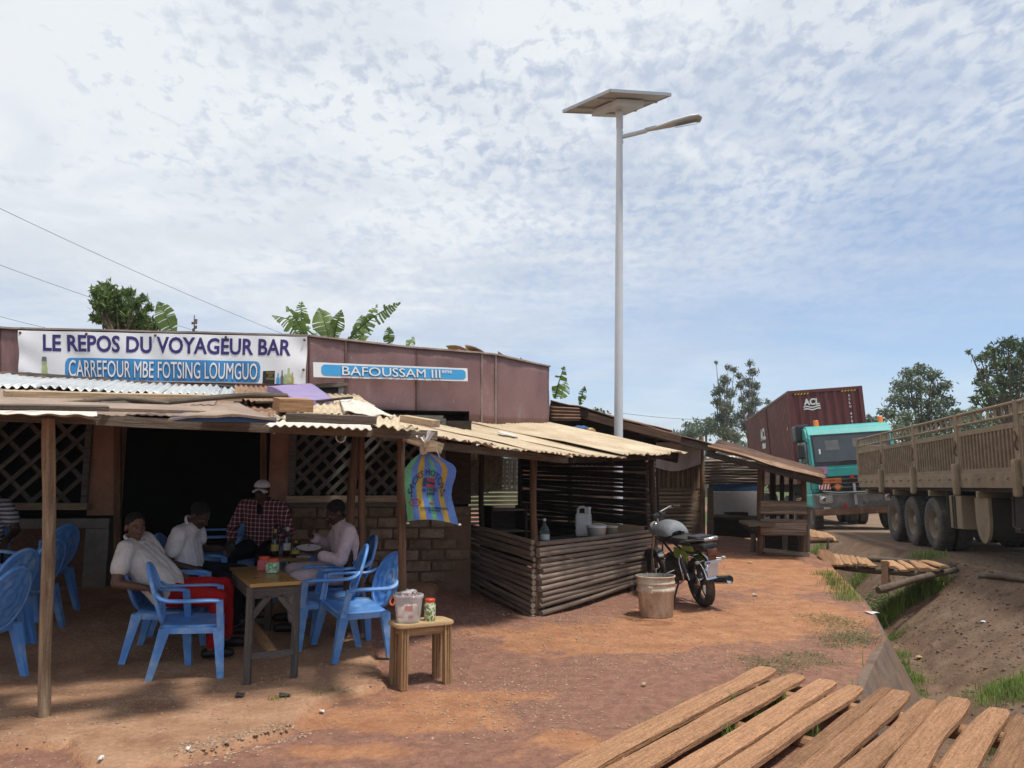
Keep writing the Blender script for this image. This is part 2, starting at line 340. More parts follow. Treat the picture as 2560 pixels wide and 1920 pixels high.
mat('rope', (.60, .56, .48), (.46, .42, .35), 40, .8)
mat('sack_blue', (.16, .30, .68), (.14, .26, .60), 4, .55, translucent=.35)
mat('sack_green', (.20, .55, .28), (.17, .48, .24), 4, .55, translucent=.35)
mat('sack_yellow', (.70, .46, .085), (.60, .39, .07), 4, .55, translucent=.35)
mat('sack_ink', (.035, .045, .13), None, 4, .6)
mat('sack_red', (.42, .05, .075), None, 4, .6)

def plaid_mat(name, base, line, spot, sx):
    m = bpy.data.materials.new(name); m.use_nodes = True; MATS[name] = m; nt = m.node_tree; N = nt.nodes; L = nt.links
    b = N['Principled BSDF']; b.inputs['Roughness'].default_value = .9
    tc = N.new('ShaderNodeTexCoord'); sep = N.new('ShaderNodeSeparateXYZ'); L.new(tc.outputs['Object'], sep.inputs[0])
    def line_(o, k):
        a = N.new('ShaderNodeMath'); a.operation = 'MULTIPLY'; a.inputs[1].default_value = k; L.new(o, a.inputs[0])
        f = N.new('ShaderNodeMath'); f.operation = 'FRACT'; L.new(a.outputs[0], f.inputs[0])
        g = N.new('ShaderNodeMath'); g.operation = 'LESS_THAN'; g.inputs[1].default_value = .22; L.new(f.outputs[0], g.inputs[0]); return g.outputs[0]
    h = line_(sep.outputs[2], sx); v = line_(sep.outputs[1], sx)
    s = N.new('ShaderNodeMath'); s.operation = 'ADD'; L.new(h, s.inputs[0]); L.new(v, s.inputs[1])
    r = N.new('ShaderNodeValToRGB'); r.color_ramp.interpolation = 'CONSTANT'; e = r.color_ramp.elements
    e[0].color = (*base, 1); e[1].position = .4; e[1].color = (*line, 1); k = e.new(.9); k.color = (*spot, 1)
    d = N.new('ShaderNodeMath'); d.operation = 'MULTIPLY'; d.inputs[1].default_value = .5; L.new(s.outputs[0], d.inputs[0]); L.new(d.outputs[0], r.inputs[0])
    L.new(r.outputs[0], b.inputs['Base Color'])
plaid_mat('cloth_plaid', (.085, .012, .022), (.26, .15, .16), (.62, .58, .60), 21.0)
def stripe_mat(name, a_, b_, k):
    m = bpy.data.materials.new(name); m.use_nodes = True; MATS[name] = m; nt = m.node_tree; N = nt.nodes; L = nt.links
    b = N['Principled BSDF']; b.inputs['Roughness'].default_value = .9
    tc = N.new('ShaderNodeTexCoord'); w = N.new('ShaderNodeTexWave'); w.bands_direction = 'Z'; w.inputs['Scale'].default_value = k; w.inputs['Distortion'].default_value = .6
    L.new(tc.outputs['Object'], w.inputs[0]); r = N.new('ShaderNodeValToRGB'); e = r.color_ramp.elements
    e[0].position = .45; e[0].color = (*a_, 1); e[1].position = .6; e[1].color = (*b_, 1); L.new(w.outputs[1], r.inputs[0]); L.new(r.outputs[0], b.inputs['Base Color'])
stripe_mat('cloth_stripe', (.09, .10, .13), (.45, .45, .47), 7.0)

# ------------------------------------------------------------------ mesh building
WORLD = {}
def reg(o, Mw, parent):
    WORLD[o] = Mw
    if parent is not None:
        o.parent = parent; o.matrix_basis = WORLD[parent].inverted() @ Mw
    else: o.matrix_basis = Mw
def tag(o, label=None, cat=None, group=None, kind=None):
    if label: o['label'] = label
    if cat: o['category'] = cat
    if group: o['group'] = group
    if kind: o['kind'] = kind
    return o
def thing(name, label, cat, loc=(0, 0, 0), rz=0.0, group=None, rot=None):
    o = bpy.data.objects.new(name, None); o.empty_display_size = .2; COL.objects.link(o)
    Mw = Matrix.Translation(Vector(loc)) @ (rot.to_matrix().to_4x4() if rot else Matrix.Rotation(rz, 4, 'Z'))
    reg(o, Mw, None); return tag(o, label, cat, group)
def link_mesh(name, me, m, parent=None, Mw=None):
    o = bpy.data.objects.new(name, me); COL.objects.link(o)
    if m is not None and not me.materials: me.materials.append(MATS[m] if isinstance(m, str) else m)
    reg(o, Mw if Mw is not None else (WORLD[parent].copy() if parent is not None else Matrix.Identity(4)), parent); return o
class MB:
    def __init__(s): s.v = []; s.f = []; s.sm = []
    def add(s, vs, fs, smooth_=False):
        k = len(s.v); s.v.extend([tuple(x) for x in vs]); s.f.extend([tuple(i + k for i in f) for f in fs]); s.sm.extend([smooth_] * len(fs)); return s
    def box(s, c, size, rot=None, taper=1.0):
        c = Vector(c); h = Vector(size) / 2; vs = []
        for z in (-1, 1):
            t = taper if z > 0 else 1
            for x, y in ((-1, -1), (1, -1), (1, 1), (-1, 1)):
                p = Vector((x * h.x * t, y * h.y * t, z * h.z)); vs.append(c + (rot @ p if rot is not None else p))
        return s.add(vs, [(3, 2, 1, 0), (4, 5, 6, 7), (0, 1, 5, 4), (1, 2, 6, 5), (2, 3, 7, 6), (3, 0, 4, 7)])
    def frame(s, p0, p1, up=(0, 0, 1)):
        p0 = Vector(p0); p1 = Vector(p1); x = (p1 - p0).normalized(); u = Vector(up)
        if abs(x.dot(u)) > .98: u = Vector((0, 1, 0))
        y = u.cross(x).normalized(); z = x.cross(y); return Matrix((x, y, z)).transposed(), (p1 - p0).length
    def bar(s, p0, p1, w, h, up=(0, 0, 1)):
        m, l = s.frame(p0, p1, up); return s.box((Vector(p0) + Vector(p1)) / 2, (l, w, h), m)
    def bbox(s, c, size, bev=.01, rot=None):       # box with chamfered edges
        bm = bmesh.new(); bmesh.ops.create_cube(bm, size=1.0); bmesh.ops.scale(bm, vec=size, verts=bm.verts)
        bmesh.ops.bevel(bm, geom=bm.edges[:], offset=bev, segments=2, affect='EDGES', profile=.6)
        bm.verts.index_update(); c = Vector(c)
        s.add([c + (rot @ v.co if rot is not None else v.co) for v in bm.verts], [[v.index for v in f.verts] for f in bm.faces]); bm.free(); return s
    def tube(s, pts, rad, seg=8, cap=True, smooth_=True, squash=None):
        pts = [Vector(p) for p in pts]; n = len(pts); rad = [rad] * n if isinstance(rad, (int, float)) else list(rad)
        vs = []; prev = None
        for i, p in enumerate(pts):
            t = (pts[min(i + 1, n - 1)] - pts[max(i - 1, 0)]).normalized()
            if prev is None:
                a = Vector((0, 0, 1)) if abs(t.z) < .9 else Vector((1, 0, 0)); b = t.cross(a).normalized()
            else: b = (prev - t * prev.dot(t)).normalized()
            prev = b; c = t.cross(b)
            for k in range(seg):
                a = 2 * math.pi * k / seg; vs.append(p + (b * math.cos(a) + c * math.sin(a) * (squash or 1)) * rad[i])
        fs = [(i * seg + k, i * seg + (k + 1) % seg, (i + 1) * seg + (k + 1) % seg, (i + 1) * seg + k) for i in range(n - 1) for k in range(seg)]
        s.add(vs, fs, smooth_)
        if cap: s.add(vs[:seg], [tuple(range(seg))[::-1]]); s.add(vs[-seg:], [tuple(range(seg))])
        return s
    def lathe(s, prof, c=(0, 0, 0), seg=16, axis='Z', smooth_=True, rot=None, cap=False):
        c = Vector(c); vs = []
        for r, z in prof:
            for k in range(seg):
                a = 2 * math.pi * k / seg; p = Vector((r * math.cos(a), r * math.sin(a), z))
                if axis == 'Y': p = Vector((p.x, p.z, p.y))
                if axis == 'X': p = Vector((p.z, p.x, p.y))
                vs.append(c + (rot @ p if rot is not None else p))
        n = len(prof)
        s.add(vs, [(i * seg + k, i * seg + (k + 1) % seg, (i + 1) * seg + (k + 1) % seg, (i + 1) * seg + k) for i in range(n - 1) for k in range(seg)], smooth_)
        if cap: s.add(vs[:seg], [tuple(range(seg))]); s.add(vs[-seg:], [tuple(range(seg))])
        return s
    def prism(s, poly, off):                        # closed polygon (3-D points) extruded by vector off
        off = Vector(off); n = len(poly); vs = [Vector(p) for p in poly] + [Vector(p) + off for p in poly]
        return s.add(vs, [tuple(range(n))[::-1], tuple(range(n, 2 * n))] + [(i, (i + 1) % n, (i + 1) % n + n, i + n) for i in range(n)])
    def grid(s, fn, nu, nv, smooth_=True, thick=None):
        vs = [Vector(fn(i / nu, j / nv)) for j in range(nv + 1) for i in range(nu + 1)]
        w = nu + 1; fs = [(j * w + i, j * w + i + 1, (j + 1) * w + i + 1, (j + 1) * w + i) for j in range(nv) for i in range(nu)]
        s.add(vs, fs, smooth_)
        if thick is not None:
            t = Vector(thick); s.add([p + t for p in vs], [f[::-1] for f in fs], smooth_)
            k = len(s.v) - 2 * len(vs); m = len(vs); ring = [i for i in range(w)] + [j * w + nu for j in range(1, nv + 1)] + [nv * w + i for i in range(nu - 1, -1, -1)] + [j * w for j in range(nv - 1, 0, -1)]
            for a, b in zip(ring, ring[1:] + ring[:1]): s.f.append((k + b, k + a, k + m + a, k + m + b)); s.sm.append(False)
        return s
    def ell(s, c, r, seg=12, rings=8, rot=None):
        prof = [(max(1e-4, math.sin(math.pi * i / rings)), -math.cos(math.pi * i / rings)) for i in range(rings + 1)]
        c = Vector(c); vs = []
        for q, z in prof:
            for k in range(seg):
                a = 2 * math.pi * k / seg; p = Vector((q * math.cos(a) * r[0], q * math.sin(a) * r[1], z * r[2])); vs.append(c + (rot @ p if rot is not None else p))
        return s.add(vs, [(i * seg + k, i * seg + (k + 1) % seg, (i + 1) * seg + (k + 1) % seg, (i + 1) * seg + k) for i in range(rings) for k in range(seg)], True)
    def mesh(s, name, off=None):
        me = bpy.data.meshes.new(name); v = np.array([tuple(p) for p in s.v], float) if s.v else np.zeros((0, 3))
        if off is not None: v = v - np.array(off)
        me.from_pydata(v.tolist(), [], s.f); me.polygons.foreach_set('use_smooth', s.sm); me.validate(); me.update(); return me
    def build(s, name, m, parent=None, local=False):
        if local: return link_mesh(name, s.mesh(name), m, parent)
        a = np.array([tuple(p) for p in s.v]); c = (a.min(0) + a.max(0)) / 2
        return link_mesh(name, s.mesh(name, c), m, parent, Matrix.Translation(Vector(c)))
def jig(v, a): return Vector(v) + Vector((rng.uniform(-a, a), rng.uniform(-a, a), rng.uniform(-a, a)))
def plank(name, p0, p1, w, h, m, parent=None, up=(0, 0, 1), wob=.0, n=1, taper=0.0):
    """a board with its length on local x, so that the grain runs along it"""
    b = MB(); rot, l = b.frame(p0, p1, up); vs = []; k = max(1, n)
    for i in range(k + 1):
        t = i / k; x = (t - .5) * l; ww = w / 2 * (1 - taper * t); dy = wob * (rng.random() - .5) * w; dz = wob * (rng.random() - .5) * h; sc_ = 1 + wob * (rng.random() - .5)
        ex = wob * .25 * w * (rng.random() - .5) if i in (0, k) else 0
        for y, z in ((-1, -1), (1, -1), (1, 1), (-1, 1)): vs.append((x + ex * y, y * ww * sc_ + dy, z * h / 2 + dz))
    fs = [(i * 4 + a, i * 4 + (a + 1) % 4, i * 4 + 4 + (a + 1) % 4, i * 4 + 4 + a) for i in range(k) for a in range(4)] + [(3, 2, 1, 0), (k * 4, k * 4 + 1, k * 4 + 2, k * 4 + 3)]
    b.add(vs, [f[::-1] for f in fs[:-2]] + fs[-2:]); me = b.mesh(name)
    bm = bmesh.new(); bm.from_mesh(me); bmesh.ops.recalc_face_normals(bm, faces=bm.faces); bm.to_mesh(me); bm.free()
    return link_mesh(name, me, m, parent, Matrix.Translation((Vector(p0) + Vector(p1)) / 2) @ rot.to_4x4())
def pole(name, p0, p1, r0, r1, m, parent=None, n=6, seg=8, bend=.0, rough=.0):
    b = MB(); rot, l = b.frame(p0, p1); pts = []; rr = []
    ph = rng.random() * 9; 
    for i in range(n + 1):
        t = i / n; e = math.sin(t * math.pi)
        pts.append(((t - .5) * l, bend * e * math.sin(ph + t * 4), bend * e * math.cos(ph * 1.3 + t * 3))); rr.append((r0 + (r1 - r0) * t) * (1 + rough * (rng.random() - .5)))
    b.tube(pts, rr, seg); return link_mesh(name, b.mesh(name), m, parent, Matrix.Translation((Vector(p0) + Vector(p1)) / 2) @ rot.to_4x4())
def copy_tree(o, parent=None, Mw=None):
    c = o.copy(); COL.objects.link(c)
    if parent is None: reg(c, Mw, None)
    else: c.parent = parent; c.matrix_basis = o.matrix_basis.copy(); WORLD[c] = WORLD[parent] @ c.matrix_basis
    for ch in [x for x in COL.objects if x.parent == o and x is not c]: copy_tree(ch, c)
    return c
def corr(name, c00, c10, c11, c01, ridges, amp, m, parent=None, nv=5, wav=.012, ragged=.0, per=6, sag=0.0):
    """corrugated sheet: c00-c10 is the lower (eave) edge, c01-c11 the upper edge; ridges run from lower to upper"""
    c00, c10, c11, c01 = map(Vector, (c00, c10, c11, c01)); nrm = (c10 - c00).cross(c01 - c00).normalized()
    if nrm.z < 0: nrm = -nrm
    o1, o2 = rng.random() * 50, rng.random() * 50
    def fn(u, v):
        if ragged and v == 0: v = -ragged * (.5 + float(vnoise(u * 7, o1, 1)) + .3 * float(vnoise(u * 23, o2)))
        p = (c00 * (1 - u) + c10 * u) * (1 - v) + (c01 * (1 - u) + c11 * u) * v
        h = amp * math.sin(2 * math.pi * ridges * u) + wav * 2 * float(vnoise(u * 3 + o1, v * 3 + o2)) - sag * math.sin(math.pi * u) * (1 - v)
        return p + nrm * h
    b = MB(); b.grid(fn, ridges * per, nv, True, thick=-nrm * .004); return b.build(name, m, parent)
def text_obj(name, body, m, fn, u0, u1, v0, v1, parent=None, bold=.02, align=None, keep=False):
    """flat lettering stretched to the box u0..u1, v0..v1 and laid on the surface fn(u, v, lift)"""
    fat = 0.0
    if 'M' in body or 'N' in body: fat, bold = bold * .42, 0.0
    cu = bpy.data.curves.new(name, 'FONT'); cu.body = body; cu.size = 1.0; cu.offset = bold; cu.resolution_u = 3; cu.fill_mode = 'FRONT'
    to = bpy.data.objects.new(name, cu); COL.objects.link(to); me = bpy.data.meshes.new_from_object(to); bpy.data.objects.remove(to); bpy.data.curves.remove(cu)
    n = len(me.vertices); a = np.empty(n * 3); me.vertices.foreach_get('co', a); a = a.reshape(-1, 3)
    lo, hi = a.min(0), a.max(0); s = (hi - lo); s[s == 0] = 1
    if fat > .002:      # heavier strokes: laminated copies, each a hair prouder
        bm = bmesh.new(); bm.from_mesh(me); g0 = bm.verts[:] + bm.edges[:] + bm.faces[:]; bm.verts.ensure_lookup_table()
        for q_, (dx, dy) in enumerate(((fat, 0), (-fat, 0), (0, fat), (0, -fat), (fat * .7, fat * .7), (-fat * .7, -fat * .7), (fat * .7, -fat * .7), (-fat * .7, fat * .7))):
            r_ = bmesh.ops.duplicate(bm, geom=g0)
            for v_ in r_['geom']:
                if isinstance(v_, bmesh.types.BMVert): v_.co.x += dx; v_.co.y += dy; v_.co.z = (q_ + 1) * .00035
        bm.to_mesh(me); bm.free(); n = len(me.vertices); a = np.empty(n * 3); me.vertices.foreach_get('co', a); a = a.reshape(-1, 3); lo, hi = a.min(0), a.max(0); s = (hi - lo); s[s == 0] = 1
    zl = a[:, 2].copy()
    pts = [fn(u0 + (p[0] - lo[0]) / s[0] * (u1 - u0), v0 + (p[1] - lo[1]) / s[1] * (v1 - v0), .005) for p in a]
    if fat > .002:
        nn_ = (fn(u0 + .01 * (u1 - u0), v0, .005) - fn(u0, v0, .005)).cross(fn(u0, v0 + .02 * (v1 - v0), .005) - fn(u0, v0, .005)).normalized(); pts = [p + nn_ * z_ for p, z_ in zip(pts, zl)]
    c = sum(pts, Vector()) / n; me.vertices.foreach_set('co', np.array([tuple(p - c) for p in pts]).ravel()); me.materials.clear(); me.update()
    return link_mesh(name, me, m, parent, Matrix.Translation(c))
def flat_poly(name, uv, m, fn, parent=None, lift=.003, thick=None):
    b = MB(); pts = [fn(u, v, lift) for u, v in uv]; b.add(pts, [tuple(range(len(pts)))]); return b.build(name, m, parent)
def rrect(u0, u1, v0, v1, ru, rv, n=5):
    o = []
    for cu, cv, a0 in ((u1 - ru, v1 - rv, 0), (u0 + ru, v1 - rv, 90), (u0 + ru, v0 + rv, 180), (u1 - ru, v0 + rv, 270)):
        for k in range(n + 1): a = R(a0 + 90 * k / n); o.append((cu + ru * math.cos(a), cv + rv * math.sin(a)))
    return o

def flat_rr(name, u0, u1, v0, v1, ru, m, fn, parent, lift=.003, nu=60):
    def g(u, v):
        uu = u0 + (u1 - u0) * u; e = min(uu - u0, u1 - uu); k = 1.0
        if e < ru: k = .52 + .48 * math.sqrt(max(0, 1 - (1 - e / ru) ** 2))
        c = (v0 + v1) / 2; return fn(uu, c + (v - .5) * (v1 - v0) * k, lift)
    return MB().grid(g, nu, 4, True).build(name, m, parent)
# ------------------------------------------------------------------ ground
def ground_mat():
    m = bpy.data.materials.new('red_earth'); m.use_nodes = True; MATS['red_earth'] = m; nt = m.node_tree; N = nt.nodes; L = nt.links
    b = N['Principled BSDF']; b.inputs['Roughness'].default_value = .92; b.inputs['Specular IOR Level'].default_value = .15
    tc = N.new('ShaderNodeTexCoord'); at = N.new('ShaderNodeAttribute'); at.attribute_name = 'soil'; sp = N.new('ShaderNodeSeparateColor'); L.new(at.outputs['Color'], sp.inputs[0])
    def noise(s, d=6, r=.6, dist=0):
        t = N.new('ShaderNodeTexNoise'); t.inputs['Scale'].default_value = s; t.inputs['Detail'].default_value = d; t.inputs['Roughness'].default_value = r; t.inputs['Distortion'].default_value = dist
        L.new(tc.outputs['Object'], t.inputs[0]); return t.outputs[0]
    def mr(x, a, b_, lo=0., hi=1.):
        k = N.new('ShaderNodeMapRange'); L.new(x, k.inputs[0]); k.inputs[1].default_value = a; k.inputs[2].default_value = b_; k.inputs[3].default_value = lo; k.inputs[4].default_value = hi; return k.outputs[0]
    def mth(op, a, b_):
        k = N.new('ShaderNodeMath'); k.operation = op
        for i, v in enumerate((a, b_)):
            if isinstance(v, float): k.inputs[i].default_value = v
            else: L.new(v, k.inputs[i])
        return k.outputs[0]
    def mix(f, a, b_):
        k = N.new('ShaderNodeMixRGB'); L.new(f, k.inputs[0])
        for i, v in ((1, a), (2, b_)):
            if isinstance(v, tuple): k.inputs[i].default_value = (*v, 1)
            else: L.new(v, k.inputs[i])
        return k.outputs[0]
    # G of 'soil' is how much of the fine orange wash lies on the packed purple-brown earth; its outline is broken up by noise
    wash = mr(mth('ADD', sp.outputs[1], mth('MULTIPLY', mth('SUBTRACT', noise(2.3, 8, .66, .4), .5), 1.15)), .44, .58)
    packed = mix(mr(noise(9, 6), .35, .65), (.215, .110, .082), (.305, .160, .113))
    orange = mix(mr(noise(4, 7), .35, .68), (.330, .152, .082), (.455, .228, .122))
    yard = mix(wash, packed, orange)
    bankc = mix(mr(noise(3.4, 7), .34, .66), (.135, .088, .062), (.225, .152, .106))
    bankc = mix(mr(noise(.9, 5), .52, .70), bankc, (.175, .105, .066))
    roadc = mix(mr(noise(2.0, 6), .35, .65), (.20, .135, .092), (.30, .215, .15))
    grassc = mix(mr(noise(.6, 6), .35, .65), (.06, .085, .03), (.12, .13, .05))
    c = mix(sp.outputs[0], yard, bankc)
    rd = N.new('ShaderNodeAttribute'); rd.attribute_name = 'soil2'; s2 = N.new('ShaderNodeSeparateColor'); L.new(rd.outputs['Color'], s2.inputs[0])
    slabc = mix(mr(noise(3.2, 8, .66), .34, .66), (.335, .185, .110), (.47, .285, .180)); slabc = mix(mr(noise(1.3, 6), .56, .68), slabc, (.27, .145, .088))
    c = mix(s2.outputs[2], c, slabc); c = mix(s2.outputs[0], c, roadc); c = mix(s2.outputs[1], c, grassc)
    damp_shade = mr(mth('ADD', sp.outputs[2], mth('MULTIPLY', mth('SUBTRACT', noise(5, 6), .5), .8)), .45, .65)  # damp earth, plus shade painted into the colour
    dk = N.new('ShaderNodeMixRGB'); dk.blend_type = 'MULTIPLY'; L.new(damp_shade, dk.inputs[0]); L.new(c, dk.inputs[1]); dk.inputs[2].default_value = (.52, .50, .50, 1); c = dk.outputs[0]
    fine = N.new('ShaderNodeMixRGB'); fine.blend_type = 'OVERLAY'; fine.inputs[0].default_value = .55; L.new(c, fine.inputs[1])
    fg = N.new('ShaderNodeValToRGB'); fg.color_ramp.elements[0].position = .30; fg.color_ramp.elements[1].position = .70; fg.color_ramp.elements[0].color = (.24, .23, .22, 1); fg.color_ramp.elements[1].color = (.76, .76, .74, 1); L.new(noise(26, 8, .78), fg.inputs[0]); L.new(fg.outputs[0], fine.inputs[2]); c = fine.outputs[0]
    vo = N.new('ShaderNodeTexVoronoi'); vo.inputs['Scale'].default_value = 34; L.new(tc.outputs['Object'], vo.inputs[0]); vk = mr(vo.outputs['Distance'], .20, .10); vm = mth('MULTIPLY', vk, mr(noise(6, 4), .50, .62)); c = mix(mth('MULTIPLY', vm, .7), c, (.43, .27, .175))
    sp2 = mr(noise(95, 2, .5), .66, .70); c = mix(mth('MULTIPLY', sp2, .35), c, (.46, .32, .23))
    sp3 = mr(noise(60, 3, .6), .30, .26); c = mix(mth('MULTIPLY', sp3, .5), c, (.10, .055, .04))
    L.new(c, b.inputs['Base Color'])
    rg = mr(damp_shade, 0., 1., .93, .42); L.new(rg, b.inputs['Roughness'])
    bp = N.new('ShaderNodeBump'); bp.inputs['Strength'].default_value = .9; bp.inputs['Distance'].default_value = .035
    hsum = mth('ADD', mth('MULTIPLY', noise(14, 8, .7), 1.0), mth('MULTIPLY', noise(70, 4, .6), .35)); L.new(hsum, bp.inputs['Height']); L.new(bp.outputs[0], b.inputs['Normal'])
ground_mat()
def axis(segs):
    o = []
    for a, b, st in segs: o.append(np.arange(a, b, st))
    return np.unique(np.concatenate(o).round(4))
gx = axis([(-900, -100, 80), (-100, -20, 8), (-20, -7, .8), (-7, -4.2, .10), (-4.2, 6.2, .045), (6.2, 9, .12), (9, 22, .6), (22, 100, 6), (100, 901, 80)])
gy = axis([(-60, 0, 6), (0, 2.6, .4), (2.6, 4.2, .06), (4.2, 8.6, .035), (8.6, 14, .07), (14, 20, .2), (20, 40, .8), (40, 120, 6), (120, 2200, 90)])
XX, YY = np.meshgrid(gx, gy); ZZ = H(XX, YY, True)
nx, ny = len(gx), len(gy)
me = bpy.data.meshes.new('ground'); me.vertices.add(nx * ny); me.vertices.foreach_set('co', np.stack([XX, YY, ZZ], -1).ravel())
idx = np.arange(nx * ny).reshape(ny, nx); q = np.stack([idx[:-1, :-1], idx[:-1, 1:], idx[1:, 1:], idx[1:, :-1]], -1).reshape(-1, 4)
me.loops.add(q.size); me.loops.foreach_set('vertex_index', q.ravel()); me.polygons.add(len(q)); me.polygons.foreach_set('loop_start', np.arange(0, q.size, 4)); me.polygons.foreach_set('loop_total', np.full(len(q), 4))
me.polygons.foreach_set('use_smooth', np.ones(len(q), bool)); me.update(); me.validate()
def blob(cx, cy, rx, ry, rot=0):
    c, s = math.cos(rot), math.sin(rot); dx, dy = XX - cx, YY - cy
    return np.exp(-(((dx * c + dy * s) / rx) ** 2 + ((-dx * s + dy * c) / ry) ** 2))
U = XX - x_edge(YY)
bankm = smooth((U - .28) / .15)
slab = smooth((poly_sd(XX, YY, SLAB) + .03) / .06)
wash = np.full(XX.shape, .36) + .55 * slab
for px, py, rx, ry, a in ((1000, 1800, .75, .28, .55), (1150, 1745, .55, .22, .5), (1500, 1600, 1.0, .55, .6), (1750, 1560, .9, .7, .55), (1850, 1430, 1.6, 1.5, .55), (2000, 1530, .6, .9, .5), (1400, 1850, .3, .3, .3), (860, 1880, .5, .15, .35),
                          (1330, 1690, .9, .25, -.3), (1650, 1760, .6, .45, -.25), (1500, 1800, .7, .35, -.2), (800, 1850, .6, .22, -.15), (60, 1900, .5, .2, -.1)):
    p = GT(px, py); wash = wash + a * blob(p.x, p.y, rx, ry)
damp_shade = np.zeros(XX.shape)
for px, py, rx, ry, a in ((1640, 1560, .45, .28, .62), (1180, 1640, .9, .5, .30), (1120, 1560, .7, .7, .30), (2300, 1640, .3, .8, .35), (2250, 1690, .25, .6, .3), (1560, 1545, .4, .2, .5)):  # the last spot paints the bucket's shadow onto the earth
    p = GT(px, py); damp_shade = damp_shade + a * blob(p.x, p.y, rx, ry)
damp_shade = damp_shade + .22 * slab * smooth((YY - (6.1 + (XX + 3.2) * .34)) / 1.2)  # shade painted into the floor colour under the veranda roof
ca = me.color_attributes.new('soil', 'FLOAT_COLOR', 'POINT'); ca.data.foreach_set('color', np.stack([bankm, wash.clip(0, 1), damp_shade.clip(0, 1), np.ones_like(wash)], -1).ravel())
roadm = smooth((XX - x_road(YY) - .5) / 1.2) * smooth((YY - 6) / 5)
roadm = roadm * (1 - smooth((XX - x_road(YY) - 9) / 2)); far = np.maximum(smooth((XX - x_road(YY) - 9) / 2), smooth((YY - 22) / 6) * (XX < x_edge(YY) - .5))
far = np.maximum(far, smooth((np.hypot(XX, YY) - 60) / 30))
ca = me.color_attributes.new('soil2', 'FLOAT_COLOR', 'POINT'); ca.data.foreach_set('color', np.stack([roadm * .9, far, slab, np.ones_like(far)], -1).ravel())
g = link_mesh('ground', me, 'red_earth'); tag(g, 'red earth yard, ditch bank and dirt road', 'ground', kind='structure')

# concrete lining of the ditch, a row of cast slabs following its edge
ys = np.arange(4.0, 16.5, .25)
def lin_pt(y, k):        # k 0 lip back, 1 lip front, 2 foot
    x = float(x_edge(y)); z = hz(x - .35, y)
    dz = .016 - .075 * float(smooth((y - 7.2) / 1.6)) + .02 * float(vnoise(y, 0, 1.7))
    if k == 0: return Vector((x - .06, y, z + dz - .012))
    if k == 1: return Vector((x + .03, y, z + dz))
    return Vector((x + .44, y - .06, -.86))
lin = MB()
for a, b in zip(ys[:-1], ys[1:]):
    p = [lin_pt(a, 0), lin_pt(b, 0), lin_pt(b, 1), lin_pt(a, 1), lin_pt(a, 2), lin_pt(b, 2)]
    d = Vector((-.16, .02, -.10)); lin.add([v for v in p] + [p[4] + d, p[5] + d, p[0] + d, p[1] + d], [(0, 1, 2, 3), (3, 2, 5, 4)])
o = lin.build('ditch_lining', 'concrete_old'); tag(o, 'worn concrete lining of the roadside ditch', 'ditch lining', kind='structure')

# ------------------------------------------------------------------ bar building
WD = Vector((1, .18, 0)).normalized(); WN = Vector((WD.y, -WD.x, 0)); W0 = Vector((-2.5, 9.35, 0))
def WP(px, py, off=0.0): return plane_hit(px, py, W0 + WN * off, WN)
def wall_s(px): p = WP(px, 1215); return (p - W0).dot(WD)
def wpt(s, z, off=0.0): v = W0 + WD * s + WN * off; return Vector((v.x, v.y, z))
bar = thing('bar_building', 'long bar building with maroon sheet fascia, lattice windows and a dark doorway', 'building', (W0.x, W0.y, .45))
def wall_box(name, px0, px1, z0, z1, m, off=0.0, th=.2, mb=None, parent=bar):
    s0, s1 = wall_s(px0), wall_s(px1); b = MB()
    p = [wpt(s0, z0, off), wpt(s1, z0, off), wpt(s1, z1, off), wpt(s0, z1, off)]; b.prism(p, -WN * th); return b.build(name, m, parent)
def zat(px, py): return WP(px, py).z
ZT = 2.75
zs_l = zat(150, 1262); zs_r = zat(800, 1243)
wall_box('wall', -1500, 226, .2, zat(200, 1296), 'mud_wall', 0)
wall_box('sill_beam', -1500, 283, zat(200, 1320), zat(200, 1296), 'plaster_grey', .055, .16)
wall_box('pillar_footing', 226, 283, .2, zat(250, 1320) - .004, 'plaster_grey', .05, .28)
wall_box('pillar', 224, 293, zat(250, 1288), ZT, 'plaster_pink', .03, .26)
wall_box('pillar', 672, 722, .2, ZT, 'plaster_pink', .03, .26)
wall_box('wall', 722, 1178, .2, zat(800, 1268), 'mortar', 0)
wall_box('wall', -1500, 800, ZT, 2.84, 'plaster_pink', -.30, .1)
for a, b_ in ((293, 299), (657, 668)):
    plank('door_jamb', WP(a, 1450, .06), WP(a + 2, 1050, .06), .07, .06, 'wood_post_brown', bar, up=tuple(WN))
# sills
plank('window_sill', WP(-500, 1266, .10), WP(224, 1266, .10), .16, .075, 'window_sill', bar)
plank('window_sill', WP(716, 1248, .10), WP(1120, 1246, .10), .18, .075, 'window_sill', bar)
plank('sill_rail', WP(722, 1262, .06), WP(1120, 1260, .06), .10, .055, 'window_wood', bar)
